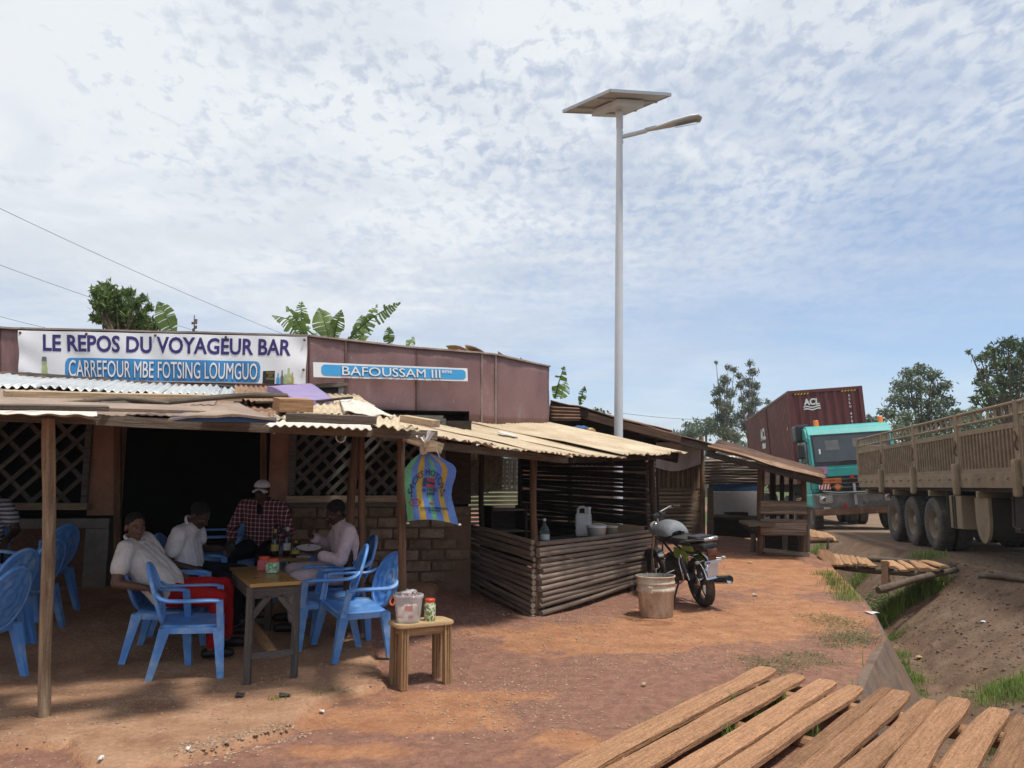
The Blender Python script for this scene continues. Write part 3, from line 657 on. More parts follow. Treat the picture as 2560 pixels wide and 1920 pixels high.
# lattice windows: two layers of crossed slats
def lattice(pxa, pxb, z0, z1, diag, label):
    w = thing.__call__ if False else None
    s0, s1 = wall_s(pxa), wall_s(pxb)
    fr = MB(); 
    for (sa, za, sb, zb) in ((s0, z0, s0, z1), (s1, z0, s1, z1), (s0, z1, s1, z1)): fr.bar(wpt(sa, za, .03), wpt(sb, zb, .03), .07, .07)
    f = fr.build('window_frame', 'window_wood', bar); W, Hh = s1 - s0, z1 - z0
    for lay, sgn in ((0, 1), (1, -1)):
        sl_ = 1.0 if lay == 0 else .95; stp = diag * (1.15 if lay else .85)
        c = -Hh * sl_ - .1
        while c < W + Hh * sl_:
            pts = []
            for t in np.linspace(0, 1, 60):
                x = c + Hh * t * sl_ if sgn > 0 else c + Hh * sl_ - Hh * t * sl_
                if 0 <= x <= W: pts.append((x, z0 + Hh * t))
            if len(pts) > 5:
                a, b_ = pts[0], pts[-1]; o_ = .012 if lay == 0 else -.016
                plank('slat', wpt(s0 + a[0], a[1], o_), wpt(s0 + b_[0], b_[1], o_), .048, .020, 'window_wood', f, up=tuple(WN), wob=.15)
            c += stp * (1 + .25 * (rng.random() - .5))
lattice(-300, 218, zs_l + .02, ZT, .30, '')
wall_box('wall', -1500, -300, .5, 2.75, 'plaster_pink', -.02)
lattice(730, 1105, zs_r + .03, 2.38, .19, '')
wall_box('side_boarding', 1107, 1178, zat(800, 1262), 2.36, 'wood_dark', -.02, .08)
# bricks under the right-hand window
s = wall_s(726); sE = wall_s(1176); zb0 = .40
brk = MB().bbox((0, 0, 0), (.285, .10, .112), .016).mesh('brick'); brk.materials.append(MATS['brick'])
row = 0; zz = zb0
while zz < zat(800, 1268) - .06:
    ss = s + (.12 if row % 2 else 0) + .02
    while ss < sE - .29:
        ln = 1 + .12 * (rng.random() - .5)
        p = wpt(ss + .145, zz + .06, -.022 + .016 * rng.random())
        Mx = Matrix.Translation(p) @ Matrix.Rotation(math.atan2(WD.y, WD.x) + R(rng.uniform(-2.5, 2.5)), 4, 'Z') @ Matrix.Rotation(R(rng.uniform(-2, 2)), 4, 'Y') @ Matrix.Diagonal((ln, 1, 1 + .1 * (rng.random() - .5), 1))
        if not (row < 1 and rng.random() < .1): link_mesh('brick', brk, None, bar, Mx)
        ss += .285 * ln + .018 + .012 * rng.random()
    zz += .130; row += 1
# room behind the openings
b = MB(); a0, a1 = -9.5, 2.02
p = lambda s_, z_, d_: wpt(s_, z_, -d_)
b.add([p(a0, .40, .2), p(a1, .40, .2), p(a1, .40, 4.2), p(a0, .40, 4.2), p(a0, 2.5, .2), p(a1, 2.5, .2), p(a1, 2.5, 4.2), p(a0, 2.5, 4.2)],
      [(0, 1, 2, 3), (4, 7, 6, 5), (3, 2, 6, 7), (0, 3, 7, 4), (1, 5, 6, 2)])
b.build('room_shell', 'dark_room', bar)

# fascia of maroon sheets: (pixel x, top y, bottom y, depth)
FA = [(-1500, 790, 970, 8.1), (-260, 815, 972, 8.75), (0, 822, 975, 8.9), (52, 825, 978, 8.95), (380, 832, 985, 9.1), (772, 842, 1000, 9.35), (866, 853, 1030, 9.62), (1040, 872, 1044, 10.25), (1205, 885, 1056, 10.95), (1240, 889, 1060, 11.15), (1372, 918, 1062, 12.45)]
def fas(i, top, lift=0.0):
    x, a, b_, Y = FA[i]; p = P(x, a if top else b_, Y); return p
for i in range(len(FA) - 1):
    a, b_, c, d = fas(i, 0), fas(i + 1, 0), fas(i + 1, 1), fas(i, 1); n = (b_ - a).cross(d - a).normalized(); n = -n if n.y > 0 else n
    o1 = rng.random() * 20
    lip = .006 * (i % 2)
    bb = MB().grid(lambda u, v: (a * (1 - u) + b_ * u) * (1 - v) + (d * (1 - u) + c * u) * v + n * (lip + .018 * float(vnoise(u * 4 + o1, v * 3)) + .010 * float(vnoise(u * 11 + o1, v * 8))), 16, 8, True, thick=-n * .02)
    fp = bb.build('fascia_panel', 'maroon', bar)
    plank('top_trim', d + n * .004 + Vector((0, 0, .012)), c + n * .004 + Vector((0, 0, .012)), .07, .022, 'maroon_trim', bar, wob=.2, n=3)
for i, k in ((6, 0), (8, 0), (9, 0)):
    plank('seam_strip', fas(i, 0) + Vector((0, -.022, 0)), fas(i, 1) + Vector((0, -.022, 0)), .018, .01, 'maroon_trim' if i != 6 else 'maroon', bar, up=(0, -1, 0))
# main roof sheets behind the fascia top
for i in range(1, len(FA) - 1):
    d, c = fas(i, 1), fas(i + 1, 1); bk = Vector((-.35, 3.2, -.22))
    corr('roof_sheet', d + Vector((0, .03, -.03)), c + Vector((0, .03, -.03)), c + bk, d + bk, max(3, int((c - d).length / .09)), .012, 'tin_rust', bar, nv=3, per=4)
for j, (px, py, Y, w) in enumerate(((1165, 878, 11.2, .55), (1215, 884, 11.4, .6), (1285, 898, 12.0, .5), (1335, 908, 12.3, .45))):
    p0 = P(px, py, Y); o1 = rng.random() * 9
    bb = MB().grid(lambda u, v: p0 + Vector(((u - .5) * w, .35 * u + (v - .5) * .5, .05 * math.sin(u * math.pi * 1.4 + j) + .05 * float(vnoise(u * 3 + o1, v * 3)) - .10 * u + .05)), 8, 4, True, thick=(0, 0, -.006))
    bb.build('roof_ridge_sheet', 'tin_beige' if j < 2 else 'tin_rust', bar)
# dark gap with white jamb beside the banner, under the maroon
pz = P(852, 978, 9.52); MB().box(pz, (.055, .03, .22)).build('vent_jamb', 'panel_whitewash', bar)
plank('vent_lintel', P(790, 966, 9.38), P(868, 962, 9.52), .12, .05, 'wood_grey', bar)
MB().prism([P(795, 970, 9.40), P(848, 970, 9.52), P(848, 1000, 9.52), P(795, 1000, 9.40)], (0, .03, 0)).build('vent_opening', 'ink_black', bar)

# ------------------------------------------------------------------ banner and second sign
B4 = [P(52, 828, 8.86), P(771, 844, 9.24), P(766, 962, 9.22), P(56, 950, 8.85)]   # tl tr br bl
def banner_fn(u, v, lift):
    p = (B4[3] * (1 - u) + B4[2] * u) * (1 - v) + (B4[0] * (1 - u) + B4[1] * u) * v
    e = max(0, .09 - u) / .09 + max(0, u - .93) / .07
    w = .006 * math.sin(u * 21 + v * 3) + .014 * e * math.sin(v * 9 + u * 30) + .005 * math.sin(v * 5 + u * 47)
    return p + Vector((.02, -.998, 0)) * (.05 + w + lift)
ban = thing('banner', 'white vinyl banner lettered LE REPOS DU VOYAGEUR BAR nailed to maroon fascia', 'banner', tuple(B4[3]))
MB().grid(lambda u, v: banner_fn(u, v, 0), 90, 14, True).build('banner_sheet', 'vinyl', ban)
text_obj('lettering', 'LE REPOS DU VOYAGEUR BAR', 'ink_navy', banner_fn, .082, .943, .585, .935, ban, .026)
# letter rows slope gently less than the sheet, as printed
flat_rr('blue_panel', .155, .835, .02, .46, .018, 'ink_blue', banner_fn, ban, .004, 120)
text_obj('lettering', 'CARREFOUR MBE FOTSING LOUMGUO', 'ink_grey', lambda u, v, l: banner_fn(u + .0008, v - .006, .008), .1665, .8275, .06, .425, ban, .030)
text_obj('lettering', 'CARREFOUR MBE FOTSING LOUMGUO', 'vinyl', lambda u, v, l: banner_fn(u, v, .012), .168, .826, .07, .415, ban, .008)
flat_poly('printed_carton', [(.845, -.0), (.888, -.0), (.888, .27), (.845, .26)], 'ink_black', banner_fn, ban, .004)
for k, (tx, v) in enumerate((('SANGRIA', .20), ('DON', .145), ('SIMON', .08))): text_obj('lettering', tx, 'ink_gold', lambda u, v, l: banner_fn(u, v, .006), .858 if k != 1 else .865, .885 if k != 1 else .879, v, v + .045, ban, .01)
def bottle_uv(u, h, w, nk=.35): return [(u - w, .0), (u + w, .0), (u + w, h * .5), (u + w * nk, h * .66), (u + w * nk, h), (u - w * nk, h), (u - w * nk, h * .66), (u - w, h * .5)]
for u, h, w, m_ in ((.900, .22, .006, 'ink_cyan'), (.915, .28, .006, 'glass_clear'), (.926, .20, .006, 'ink_green'), (.939, .33, .010, 'ink_green'), (.952, .24, .006, 'ink_gold')):
    flat_poly('printed_bottle', bottle_uv(u, h, w), m_ if m_ != 'glass_clear' else 'ink_grey', banner_fn, ban, .004)
flat_poly('printed_bottle', bottle_uv(.085, .45, .010, .8), 'ink_green', banner_fn, ban, .004)
flat_poly('printed_bottle_cap', [(.0765, .38), (.0935, .38), (.092, .47), (.078, .47)], 'ink_grey', banner_fn, ban, .006)
for u, v in ((.008, .95), (.23, .955), (.465, .955), (.71, .955), (.99, .93), (.02, .10), (.992, .3)):
    p = banner_fn(u, v, .004); MB().lathe([(.001, -.012), (.014, -.010), (.016, 0), (.006, .004), (.001, .004)], p, 8, 'Y').build('nail_washer', 'rust_brown', ban)
S4 = [P(787, 909, 9.32), P(1168, 924, 10.62), P(1169, 956, 10.62), P(788, 946, 9.32)]
S4 = [p + Vector((0.0, -.10, 0)) for p in S4]
def sign_fn(u, v, lift):
    p = (S4[3] * (1 - u) + S4[2] * u) * (1 - v) + (S4[0] * (1 - u) + S4[1] * u) * v
    n = (S4[1] - S4[0]).cross(S4[3] - S4[0]).normalized(); n = -n if n.y > 0 else n
    return p + n * (.004 * math.sin(u * 33) + lift + .012)
sg = thing('sign', 'narrow white and blue sign lettered BAFOUSSAM III on the maroon fascia', 'sign', tuple(S4[3]))
MB().grid(lambda u, v: sign_fn(u, v, 0), 50, 4, True).build('sign_sheet', 'vinyl', sg)
flat_rr('blue_panel', .045, .985, .13, .87, .03, 'ink_cyan', sign_fn, sg, .004, 80)
text_obj('lettering', 'BAFOUSSAM III', 'ink_grey', lambda u, v, l: sign_fn(u + .0015, v - .015, .008), .163, .802, .15, .82, sg, .03)
text_obj('lettering', 'BAFOUSSAM III', 'vinyl', lambda u, v, l: sign_fn(u, v, .012), .165, .80, .17, .80, sg, .014)
text_obj('lettering', 'eme', 'vinyl', lambda u, v, l: sign_fn(u, v, .011), .812, .885, .55, .78, sg, .012)
# ------------------------------------------------------------------ veranda roof on posts in front of the bar
F1, F2, BK = P(112, 1036, 5.42), P(1000, 1074, 6.25), P(400, 958, 8.95)
RN = (F2 - F1).cross(BK - F1).normalized(); RN = RN if RN.z > 0 else -RN
def RP(px, py, lift=0.0): return plane_hit(px, py, F1 + RN * lift, RN)
ver = thing('veranda', 'lean-to veranda with patched tin roof on rough wooden posts in front of bar', 'veranda', (-3.2, 5.42, 0))
def post_at(pxb, pyb, pxt, pyt, r0, r1, m, bend=.015, rough=.12):
    b = GT(pxb, pyb); t = P(pxt, pyt, b.y); return pole('post', b - Vector((0, 0, .03)), t, r0, r1, m, ver, 12, 10, bend, rough)
post_at(112, 1792, 121, 1048, .037, .041, 'wood_post', .022)
post_at(1006, 1702, 1003, 1088, .034, .032, 'wood_post_brown', .01)
post_at(903, 1580, 902, 1090, .034, .036, 'wood_post_brown', .012)
b0 = GT(858, 1590); pole('post', b0, P(892, 1090, b0.y + .1), .040, .044, 'wood_post_brown', ver, 12, 10, .025, .15)
bl = GT(-420, 1760); pole('post', bl, P(-400, 1040, bl.y), .037, .04, 'wood_post', ver, 12, 10, .02, .1)
# front beam in two lengths, rafters, purlins
fb = lambda px, py, d=0.0: RP(px, py, -.045) + Vector((0, -d, 0))
plank('beam', P(-300, 1030, 4.98), P(262, 1049, 5.50), .05, .072, 'wood_grey', ver, n=6, wob=.06)
plank('beam', P(242, 1051, 5.44), P(1092, 1089, 6.24), .05, .072, 'wood_grey', ver, n=8, wob=.05)
bl = GT(-1500, 1700); pole('post', bl, P(-1480, 980, bl.y), .037, .04, 'wood_post', ver, 12, 10, .02, .1)
plank('beam', F1 + (F2 - F1) * -2.2 - RN * .055, F1 + (F2 - F1) * -.5 - RN * .055, .05, .085, 'wood_grey', ver)
for px in (-150, 140, 480, 760, 1005):
    a = RP(px, 1035 + px * .043, -.10); d = (BK - F1) - (F2 - F1) * ((BK - F1).dot(F2 - F1) / (F2 - F1).length_squared)
    plank('rafter', a + Vector((0, .1, 0)), a + d * .93, .06, .09, 'wood_post_brown', ver, wob=.1, n=3)
for t in (.3, .62):
    d = (BK - F1) - (F2 - F1) * ((BK - F1).dot(F2 - F1) / (F2 - F1).length_squared)
    plank('purlin', RP(-300, 1022, -.045) + d * t, RP(1000, 1074, -.045) + d * t, .06, .05, 'wood_post_brown', ver)
plank('bracket', RP(940, 1090, -.16) + Vector((0, .2, 0)), RP(1000, 1092, -.15) + Vector((0, .2, 0)), .04, .06, 'wood_grey', ver)
plank('rafter_end', P(1010, 1090, 6.3), P(1105, 1122, 6.35) + Vector((0, .02, 0)), .06, .085, 'wood_pale', ver)
# base sheets: dull tin under everything, silver tin at the back
def quad_sheet(name, q, ridges, amp, m, lift, ragged=.0, per=6, nv=4, par=ver, wav=.012):
    return corr(name, *[RP(x, y, lift) for x, y in q], ridges, amp, m, par, nv, wav, ragged, per)
dV = (BK - F1) - (F2 - F1) * ((BK - F1).dot(F2 - F1) / (F2 - F1).length_squared)
def strip(k0, k1, t0, t1, n, m, lift, amp=.012, ragged=.02, name='roof_sheet', skew=0):
    e = (F2 - F1); o_ = [F1 + e * k + dV * t + RN * lift for k, t in ((k0, t0), (k1, t0), (k1 + skew, t1), (k0 + skew, t1))]
    return corr(name, *o_, n, amp, m, ver, 5, .014, ragged, 5)
ks = np.concatenate([[-2.2, -1.6, -1.1], np.linspace(-.60, 1.02, 9)])
for i in range(11):
    strip(ks[i] - .01, ks[i + 1] + .012, .02, .60, 9 if i > 2 else 20, 'mat_brown' if i < 8 else 'tin_rust', .006 + .006 * (i % 2), .0035 if i < 8 else .008, .012)
for i in range(11):
    strip(ks[i] - .01, ks[i + 1] + .012, .50, .86, 8, ('tin_silver' if i < 9 else 'tin_beige'), .030 + .006 * (i % 2), .016, .008)
strip(-2.2, 1.02, .80, 1.10, 40, 'tin_rust_dark', .012, .008, .0)
# patches laid over (parts of the roof that are nailed down)
quad_sheet('roof_patch', [(588, 1000), (690, 1004), (672, 963), (586, 966)], 7, .010, 'tin_rust', .07)
quad_sheet('roof_patch', [(690, 1030), (880, 1034), (868, 996), (700, 1002)], 10, .009, 'tin_beige', .075, .04)
quad_sheet('roof_patch', [(680, 1046), (905, 1046), (890, 1030), (700, 1028)], 12, .009, 'tin_beige', .060, .05)
quad_sheet('roof_patch', [(660, 1062), (930, 1072), (920, 1052), (690, 1046)], 12, .009, 'tin_white', .045, .05)
quad_sheet('roof_patch', [(860, 1028), (985, 1042), (915, 1004), (848, 994)], 3, .006, 'tin_white', .10, .03)
quad_sheet('roof_patch', [(930, 1064), (1048, 1076), (1030, 1044), (950, 1036)], 5, .012, 'tin_beige', .085, .05)
# bright torn tin strip over the left eave
e1 = [(-120, 1030), (245, 1046), (240, 1026), (-120, 1014)]
quad_sheet('eave_flashing', e1, 5, .006, 'tin_white', .05, .02, nv=3)
# loose things thrown on the roof to hold it down
RG = 'scrap boards lying on the veranda roof'
def roof_board(pxa, pya, pxb, pyb, w, h, m, lift, label, wob=.12, n=5, name='loose_board', grp=RG):
    o = plank(name, RP(pxa, pya, lift), RP(pxb, pyb, lift), w, h, m, None, up=tuple(RN), wob=wob, n=n); tag(o, label, 'board' if 'board' in name else 'scrap', grp); return o
roof_board(10, 983, 600, 996, .10, .045, 'wood_pale', .085, 'long pale timber lying across the silver tin of the veranda roof')
roof_board(-200, 1004, 560, 1026, .34, .022, 'mat_brown', .13, 'wide brown board curling along the left front of the veranda roof', .08)
roof_board(-200, 1014, 270, 1021, .09, .03, 'wood_grey', .15, 'weathered grey timber near the left eave above the white strip')
roof_board(690, 1011, 775, 1013, .15, .10, 'plank_light', .14, 'short fresh orange wood block on the patched tin', .03, 2)
roof_board(715, 1042, 940, 1052, .07, .06, 'wood_grey', .12, 'grey batten lying on the tin just left of the hanging sack')
roof_board(1010, 1046, 1090, 1060, .08, .05, 'wood_pale', .14, 'pale stub of timber where the two tin roofs meet', .05, 2)
roof_board(500, 1020, 570, 1036, .12, .02, 'wood_grey', .12, 'short dark slab beside the blue sheet on the roof')
o = pole('branch', RP(250, 1010, .11), RP(715, 990, .13), .020, .028, 'wood_grey', None, 10, 7, .03, .15); tag(o, 'long bare grey branch lying over the roof boards', 'branch')
o = pole('branch', RP(20, 1004, .11), RP(420, 1008, .11), .012, .018, 'wood_grey', None, 10, 6, .04, .2); tag(o, 'thin twisted branch lying at the left of the veranda roof', 'branch')
o = pole('branch', RP(640, 1006, .11), RP(880, 994, .13), .012, .015, 'wood_dark', None, 8, 6, .02, .2); tag(o, 'thin dark stick below the purple sheet on the roof', 'branch')
# purple folded foam sheet, blue plastic sheet, rolled rubber
q = [(668, 968), (745, 1000), (835, 994), (775, 962)]; c4 = [RP(x, y, .13) for x, y in q]
mb = MB().grid(lambda u, v: (c4[0] * (1 - u) + c4[1] * u) * (1 - v) + (c4[3] * (1 - u) + c4[2] * u) * v + RN * (.02 * math.sin(u * 3 + 1) + .015 * float(vnoise(u * 4, v * 4, 1, 5))), 10, 10, True, thick=-RN * .06)
tag(mb.build('foam_sheet', 'tarp_purple'), 'torn lilac foam sheet lying on the veranda roof below the banner', 'foam sheet')
c5 = [RP(x, y, .12) for x, y in ((420, 1046), (690, 1050), (615, 1014), (520, 1016))]
mb = MB().grid(lambda u, v: (c5[0] * (1 - u) + c5[1] * u) * (1 - v) + (c5[3] * (1 - u) + c5[2] * u) * v + RN * (.03 * math.sin(u * 3.1) + .02 * float(vnoise(u * 5, v * 4, 1, 9))), 12, 5, True, thick=-RN * .015)
mb = mb.build('plastic_sheet', 'mat_brown'); tag(mb, 'dusty brown sheet with a blue edge folded over the eave', 'sheet')
plank('blue_edge', RP(430, 1046, .115), RP(690, 1050, .115), .02, .035, 'panel_blue', mb)
def wrap_roll(pts, r, label):
    b = MB(); b.tube(pts, r, 10, squash=.55); tag(b.build('rubber_roll', 'rubber_black'), label, 'rubber sheet')
wrap_roll([P(x, y, Y) for x, y, Y in ((-150, 945, 8.6), (60, 943, 8.6), (170, 950, 8.62), (270, 958, 8.66), (360, 960, 8.7), (452, 966, 8.75))], [.09, .10, .10, .07, .05, .03], 'rolled black rubber sheet lying along the foot of the banner')
wrap_roll([P(x, y, Y) for x, y, Y in ((455, 968, 8.78), (540, 966, 8.84), (610, 972, 8.9), (672, 980, 8.95))], [.02, .05, .045, .02], 'short dark rubber strip at the right end of the banner foot')
# twine loops hanging from the beam
def twine(pts, label): tag(MB().tube(pts, .006, 6).build('twine', 'rope'), label, 'twine')
twine([P(685, 1036, 5.85), P(700, 1045, 5.84), P(712, 1040, 5.84), P(702, 1058, 5.83), P(695, 1070, 5.83), P(684, 1085, 5.83)], 'knotted pale twine dangling from the middle of the eave beam')
twine([P(862, 1066, 6.0)] + [P(852 + 12 * math.cos(a), 1092 + 14 * math.sin(a), 6.0) for a in np.linspace(-1.2, 5.0, 12)], 'thin twine loop hanging under the beam beside the twin posts')

# ------------------------------------------------------------------ hanging striped sack
SK = 6.1
def sack_outline(v):   # half widths left/right in pixels at height v (0 bottom .. 1 neck)
    return (np.interp(v, [0, .25, .5, .75, .88, .96, 1.0], [1019, 1015, 1011, 1012, 1030, 1048, 1057]), np.interp(v, [0, .2, .35, .5, .62, .73, .80, .92, 1.0], [1147, 1136, 1128, 1131, 1138, 1141, 1136, 1100, 1068]))
def sack_fn(u, v, lift=0.0, back=0.0):
    a, b_ = sack_outline(v); px = a + (b_ - a) * u; py = 1128 + (1 - v) * (1303 - 1128) + (0 if v > .3 else (10 * (u ** 2) - 6 * math.sin(u * math.pi)) * (1 - v / .3))
    d = .05 * math.sin(u * 5.2 + v * 2.2) * (1 - .5 * v) + .03 * math.sin(u * 9 - v * 4) * (1 - v) + .02 * math.cos(v * 6)
    thick = .05 * math.sin(math.pi * u) * math.sin(math.pi * min(1, v * 1.1)) * (1 if back == 0 else -1)
    return P(px, py, SK + .12 - d - thick - lift + .16 * u * (1 - v))
sack = thing('hanging_sack', 'striped blue, green and yellow woven sack hanging by a knot from the eave', 'sack', tuple(P(1060, 1128, SK)))
ST = [(0, .125, 'sack_green'), (.125, .25, 'sack_blue'), (.25, .375, 'sack_yellow'), (.375, .50, 'sack_blue'), (.50, .59, 'sack_green'), (.59, .725, 'sack_blue'), (.725, .83, 'sack_yellow'), (.83, 1.0, 'sack_blue')]
for a, b_, m_ in ST:
    MB().grid(lambda u, v: sack_fn(a + (b_ - a) * u, v), 5, 22, True).build('stripe', m_, sack)
MB().grid(lambda u, v: sack_fn(u, v, 0, 1), 20, 16, True).build('back_sheet', 'sack_blue', sack)
tx = lambda u, v, l: sack_fn(u, v, .008)
arc = lambda uc, vc, ru, rv: (lambda u, v, l: sack_fn(uc + (ru + 0) * math.sin((u - .5) * 2.3) * (1 + (v - .5) * .20), vc + rv * (math.cos((u - .5) * 2.3) - 1) + (v - .5) * .085, .008))
text_obj('lettering', 'SACKS MOTORS', 'sack_ink', arc(.46, .70, .40, .55), .0, 1.0, 0, 1, sack, .01)
flat_poly('printed_block', [(.37, .50), (.44, .50), (.44, .62), (.37, .62)], 'sack_ink', tx, sack)
flat_poly('printed_block', [(.445, .58), (.62, .55), (.60, .615), (.445, .62)], 'sack_red', tx, sack)
flat_poly('printed_block', [(.445, .545), (.64, .51), (.62, .55), (.445, .578)], 'sack_ink', tx, sack)
flat_poly('printed_block', [(.445, .50), (.65, .46), (.64, .505), (.445, .54)], 'sack_red', tx, sack)
text_obj('lettering', '105 M/N KG', 'sack_ink', tx, .37, .68, .425, .47, sack, .008)
text_obj('lettering', 'KANO', 'sack_ink', tx, .47, .64, .37, .415, sack, .008)
text_obj('lettering', 'GOOD FOR BUSINESS NOTE', 'sack_ink', tx, .28, .86, .165, .20, sack, .006)
text_obj('lettering', 'SIDDIQKANO', 'sack_ink', tx, .44, .68, .13, .155, sack, .006)
hexo = [(.13 + .125 * x, .265 + .045 * y) for x, y in ((-.6, -1), (.6, -1), (1, 0), (.6, 1), (-.6, 1), (-1, 0))]
for k in range(6):
    (u0_, v0_), (u1_, v1_) = hexo[k], hexo[(k + 1) % 6]; MB().tube([tx(u0_ + .06, v0_, 0), tx(u1_ + .06, v1_, 0)], .0035, 4).build('printed_outline', 'sack_red', sack)
text_obj('lettering', 'PSL', 'sack_red', tx, .13, .25, .25, .285, sack, .01)
flat_poly('printed_block', [(.50, .285), (.57, .27), (.60, .235), (.53, .24)], 'sack_red', tx, sack)
kn = MB(); kn.tube([P(1060, 1130, SK + .06), P(1058, 1118, SK + .03), P(1062, 1105, SK), P(1070, 1098, SK)], [.035, .028, .026, .02], 8); kn.build('neck', 'rope', sack)
def leaf_tie(pts, w): 
    b = MB(); b.grid(lambda u, v: Vector(pts[0]) * (1 - u) + Vector(pts[1]) * u + Vector(((v - .5) * w * (.4 + u), .03 * math.sin(v * 9), .01 * math.sin(v * 7))), 4, 6, True); b.build('knot_end', 'sugar_bag', sack)
leaf_tie((P(1068, 1102, SK - .02), P(1080, 1078, SK - .03)), .055); leaf_tie((P(1062, 1106, SK - .02), P(1049, 1090, SK - .03)), .045)
MB().tube([P(1064, 1130, SK), P(1078, 1108, SK - .03), P(1088, 1118, SK), P(1100, 1145, SK + .1)], .004, 5).build('tie_string', 'rope', sack)
for px, py in ((1020, 1308), (1149, 1312)): MB().ell(P(px, py, SK + .1), (.014, .014, .010), 6, 4).build('corner_knot', 'rope', sack)
MB().box(P(1078, 1118, SK + .03), (.09, .12, .075)).build('timber_end', 'wood_pale', sack)
# ------------------------------------------------------------------ bamboo kiosk
KA, KB = Vector((.27, 8.95, 0)), Vector((2.02, 11.55, 0)); KD = (KB - KA).normalized(); KN = Vector((-KD.y, KD.x, 0))   # KN points into the kiosk
KC = KA + Vector((-.93, 1.50, 0)); KE = KB + KN * 2.25
kio = thing('bamboo_kiosk', 'open kiosk of stacked bamboo rails under a beige corrugated tin roof', 'kiosk', (KA.x, KA.y, hz(KA.x, KA.y)))
def up(v, z): return Vector((v.x, v.y, z))
KZ = .90
for i in range(13):
    t = i / 12; z0 = .155 + (KZ - .155) * t; z1 = .20 + (KZ - .20) * t
    j = rng.uniform(-.006, .006); r = .030 + rng.uniform(-.004, .006)
    g0 = .04 if i == 0 else 0
    pole('front_rail', up(KA, z0 + j - g0 * .6) + KD * rng.uniform(-.02, .06) - KN * .04, up(KB, z1 - j + g0) + KD * rng.uniform(-.03, .04) - KN * .04, r, r * .93, 'bamboo', kio, 6, 8, .010, .06)
LD = (KC - KA).normalized()
for i in range(14):
    t = i / 13; z0 = .10 + (KZ + .02 - .10) * t; z1 = .36 + (1.06 - .36) * t; r = .028 + rng.uniform(-.004, .005)
    pole('side_rail', up(KA, z0) - LD * rng.uniform(.0, .05) + Vector((-.045, -.03, 0)), up(KC, z1) + LD * rng.uniform(0, .06) + Vector((-.045, -.03, 0)), r, r * .9, 'bamboo', kio, 6, 8, .012, .06)
# corner and side posts
def kpost(p, z0, z1, r, m='wood_dark', bend=.02, lean=(0, 0)): pole('post', up(p, z0), up(p + Vector((lean[0], lean[1], 0)), z1), r, r * .95, m, kio, 8, 8, bend, .12)
kpost(KA + KD * .03 + KN * .03, .0, 1.93, .042, 'wood_post_brown', .02, (-.01, .0)); kpost(KB - KN * .02 + KD * .07, .05, 2.05, .05, 'wood_dark', .015); kpost(KC, .2, 2.15, .04); kpost(KC + Vector((.27, -.25, 0)) , .2, 2.1, .034)
kpost(KA + KN * 1.55 + KD * .35, .2, 2.3, .05); kpost(KE, .2, 2.5, .045)
for s_ in (.13, 1.35, 2.5): pole('leg', KA + KD * s_ + Vector((0, .05, .0)), up(KA + KD * s_ + Vector((0, .05, 0)), .24), .030, .03, 'bamboo', kio, 3, 8)
# back and right-hand walls of split bamboo, gaps between the laths
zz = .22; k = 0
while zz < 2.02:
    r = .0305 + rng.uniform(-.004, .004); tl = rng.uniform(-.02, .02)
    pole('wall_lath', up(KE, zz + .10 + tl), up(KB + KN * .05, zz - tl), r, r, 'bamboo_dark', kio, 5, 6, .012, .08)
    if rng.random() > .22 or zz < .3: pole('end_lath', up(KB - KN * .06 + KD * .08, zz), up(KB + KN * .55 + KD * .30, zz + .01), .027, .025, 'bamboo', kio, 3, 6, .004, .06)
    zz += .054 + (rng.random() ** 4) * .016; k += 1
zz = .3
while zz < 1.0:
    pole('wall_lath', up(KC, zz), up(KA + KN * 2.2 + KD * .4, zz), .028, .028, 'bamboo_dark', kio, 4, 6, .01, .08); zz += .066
# counter board behind the front rails
ct = [KA + KD * .25 + KN * .12, KB - KD * .05 + KN * .12, KB - KD * .05 + KN * .75, KA + KD * .25 + KN * .75]
MB().prism([up(p, .84) for p in ct], (0, 0, .03)).build('counter', 'wood_dark', kio)
# roof
RD = -KN; EA, EB = Vector((-.72, 6.93, 1.985)), Vector((2.46, 11.28, 2.05)); NS = 8
def eave(t):
    p = EA * (1 - t) + EB * t; p = p.copy(); p.z -= .115 * max(0, math.sin(math.pi * min(1, max(0, t) / .95))) ** 1.2; return p
upv = KN * 2.65 + Vector((0, 0, .60))
for i in range(NS):
    t0, t1 = i / NS - .006, (i + 1) / NS + .012; a, b_ = eave(t0), eave(t1); l = .012 * (i % 2)
    ext = RD * (.10 * rng.random() + (.06 if i in (2, 5) else 0)); dr = Vector((0, 0, -.02 * rng.random()))
    sk = 1.0 if i > 2 else (.80 if i == 2 else .62)
    corr('roof_sheet', a + ext + dr + Vector((0, 0, l)), b_ + ext + dr + Vector((0, 0, l)), b_ + upv * sk + Vector((0, 0, l)), a + upv * sk + Vector((0, 0, l)), 8, .011, 'tin_beige', kio, 7, .02, .05, 6)
plank('eave_beam', eave(.02) + Vector((0, .06, -.07)), eave(.42) + Vector((0, .06, -.06)), .05, .07, 'wood_grey', kio); plank('eave_beam', eave(.4) + KN * .12 + Vector((0, 0, -.07)), eave(.98) + KN * .12 + Vector((0, 0, -.07)), .06, .07, 'wood_dark', kio)
plank('rake_board', EB + Vector((-.05, .02, -.09)), EB + upv + Vector((0, .02, -.09)), .04, .15, 'wood_dark', kio, wob=.15, n=4)
for t in (.45, .62, .8): plank('rafter', eave(t) + Vector((0, 0, -.06)), eave(t) + upv + Vector((0, 0, -.06)), .05, .06, 'wood_dark', kio)
p = P(1353, 1087, 9.6); d_ = MB(); nr = KN * -.2
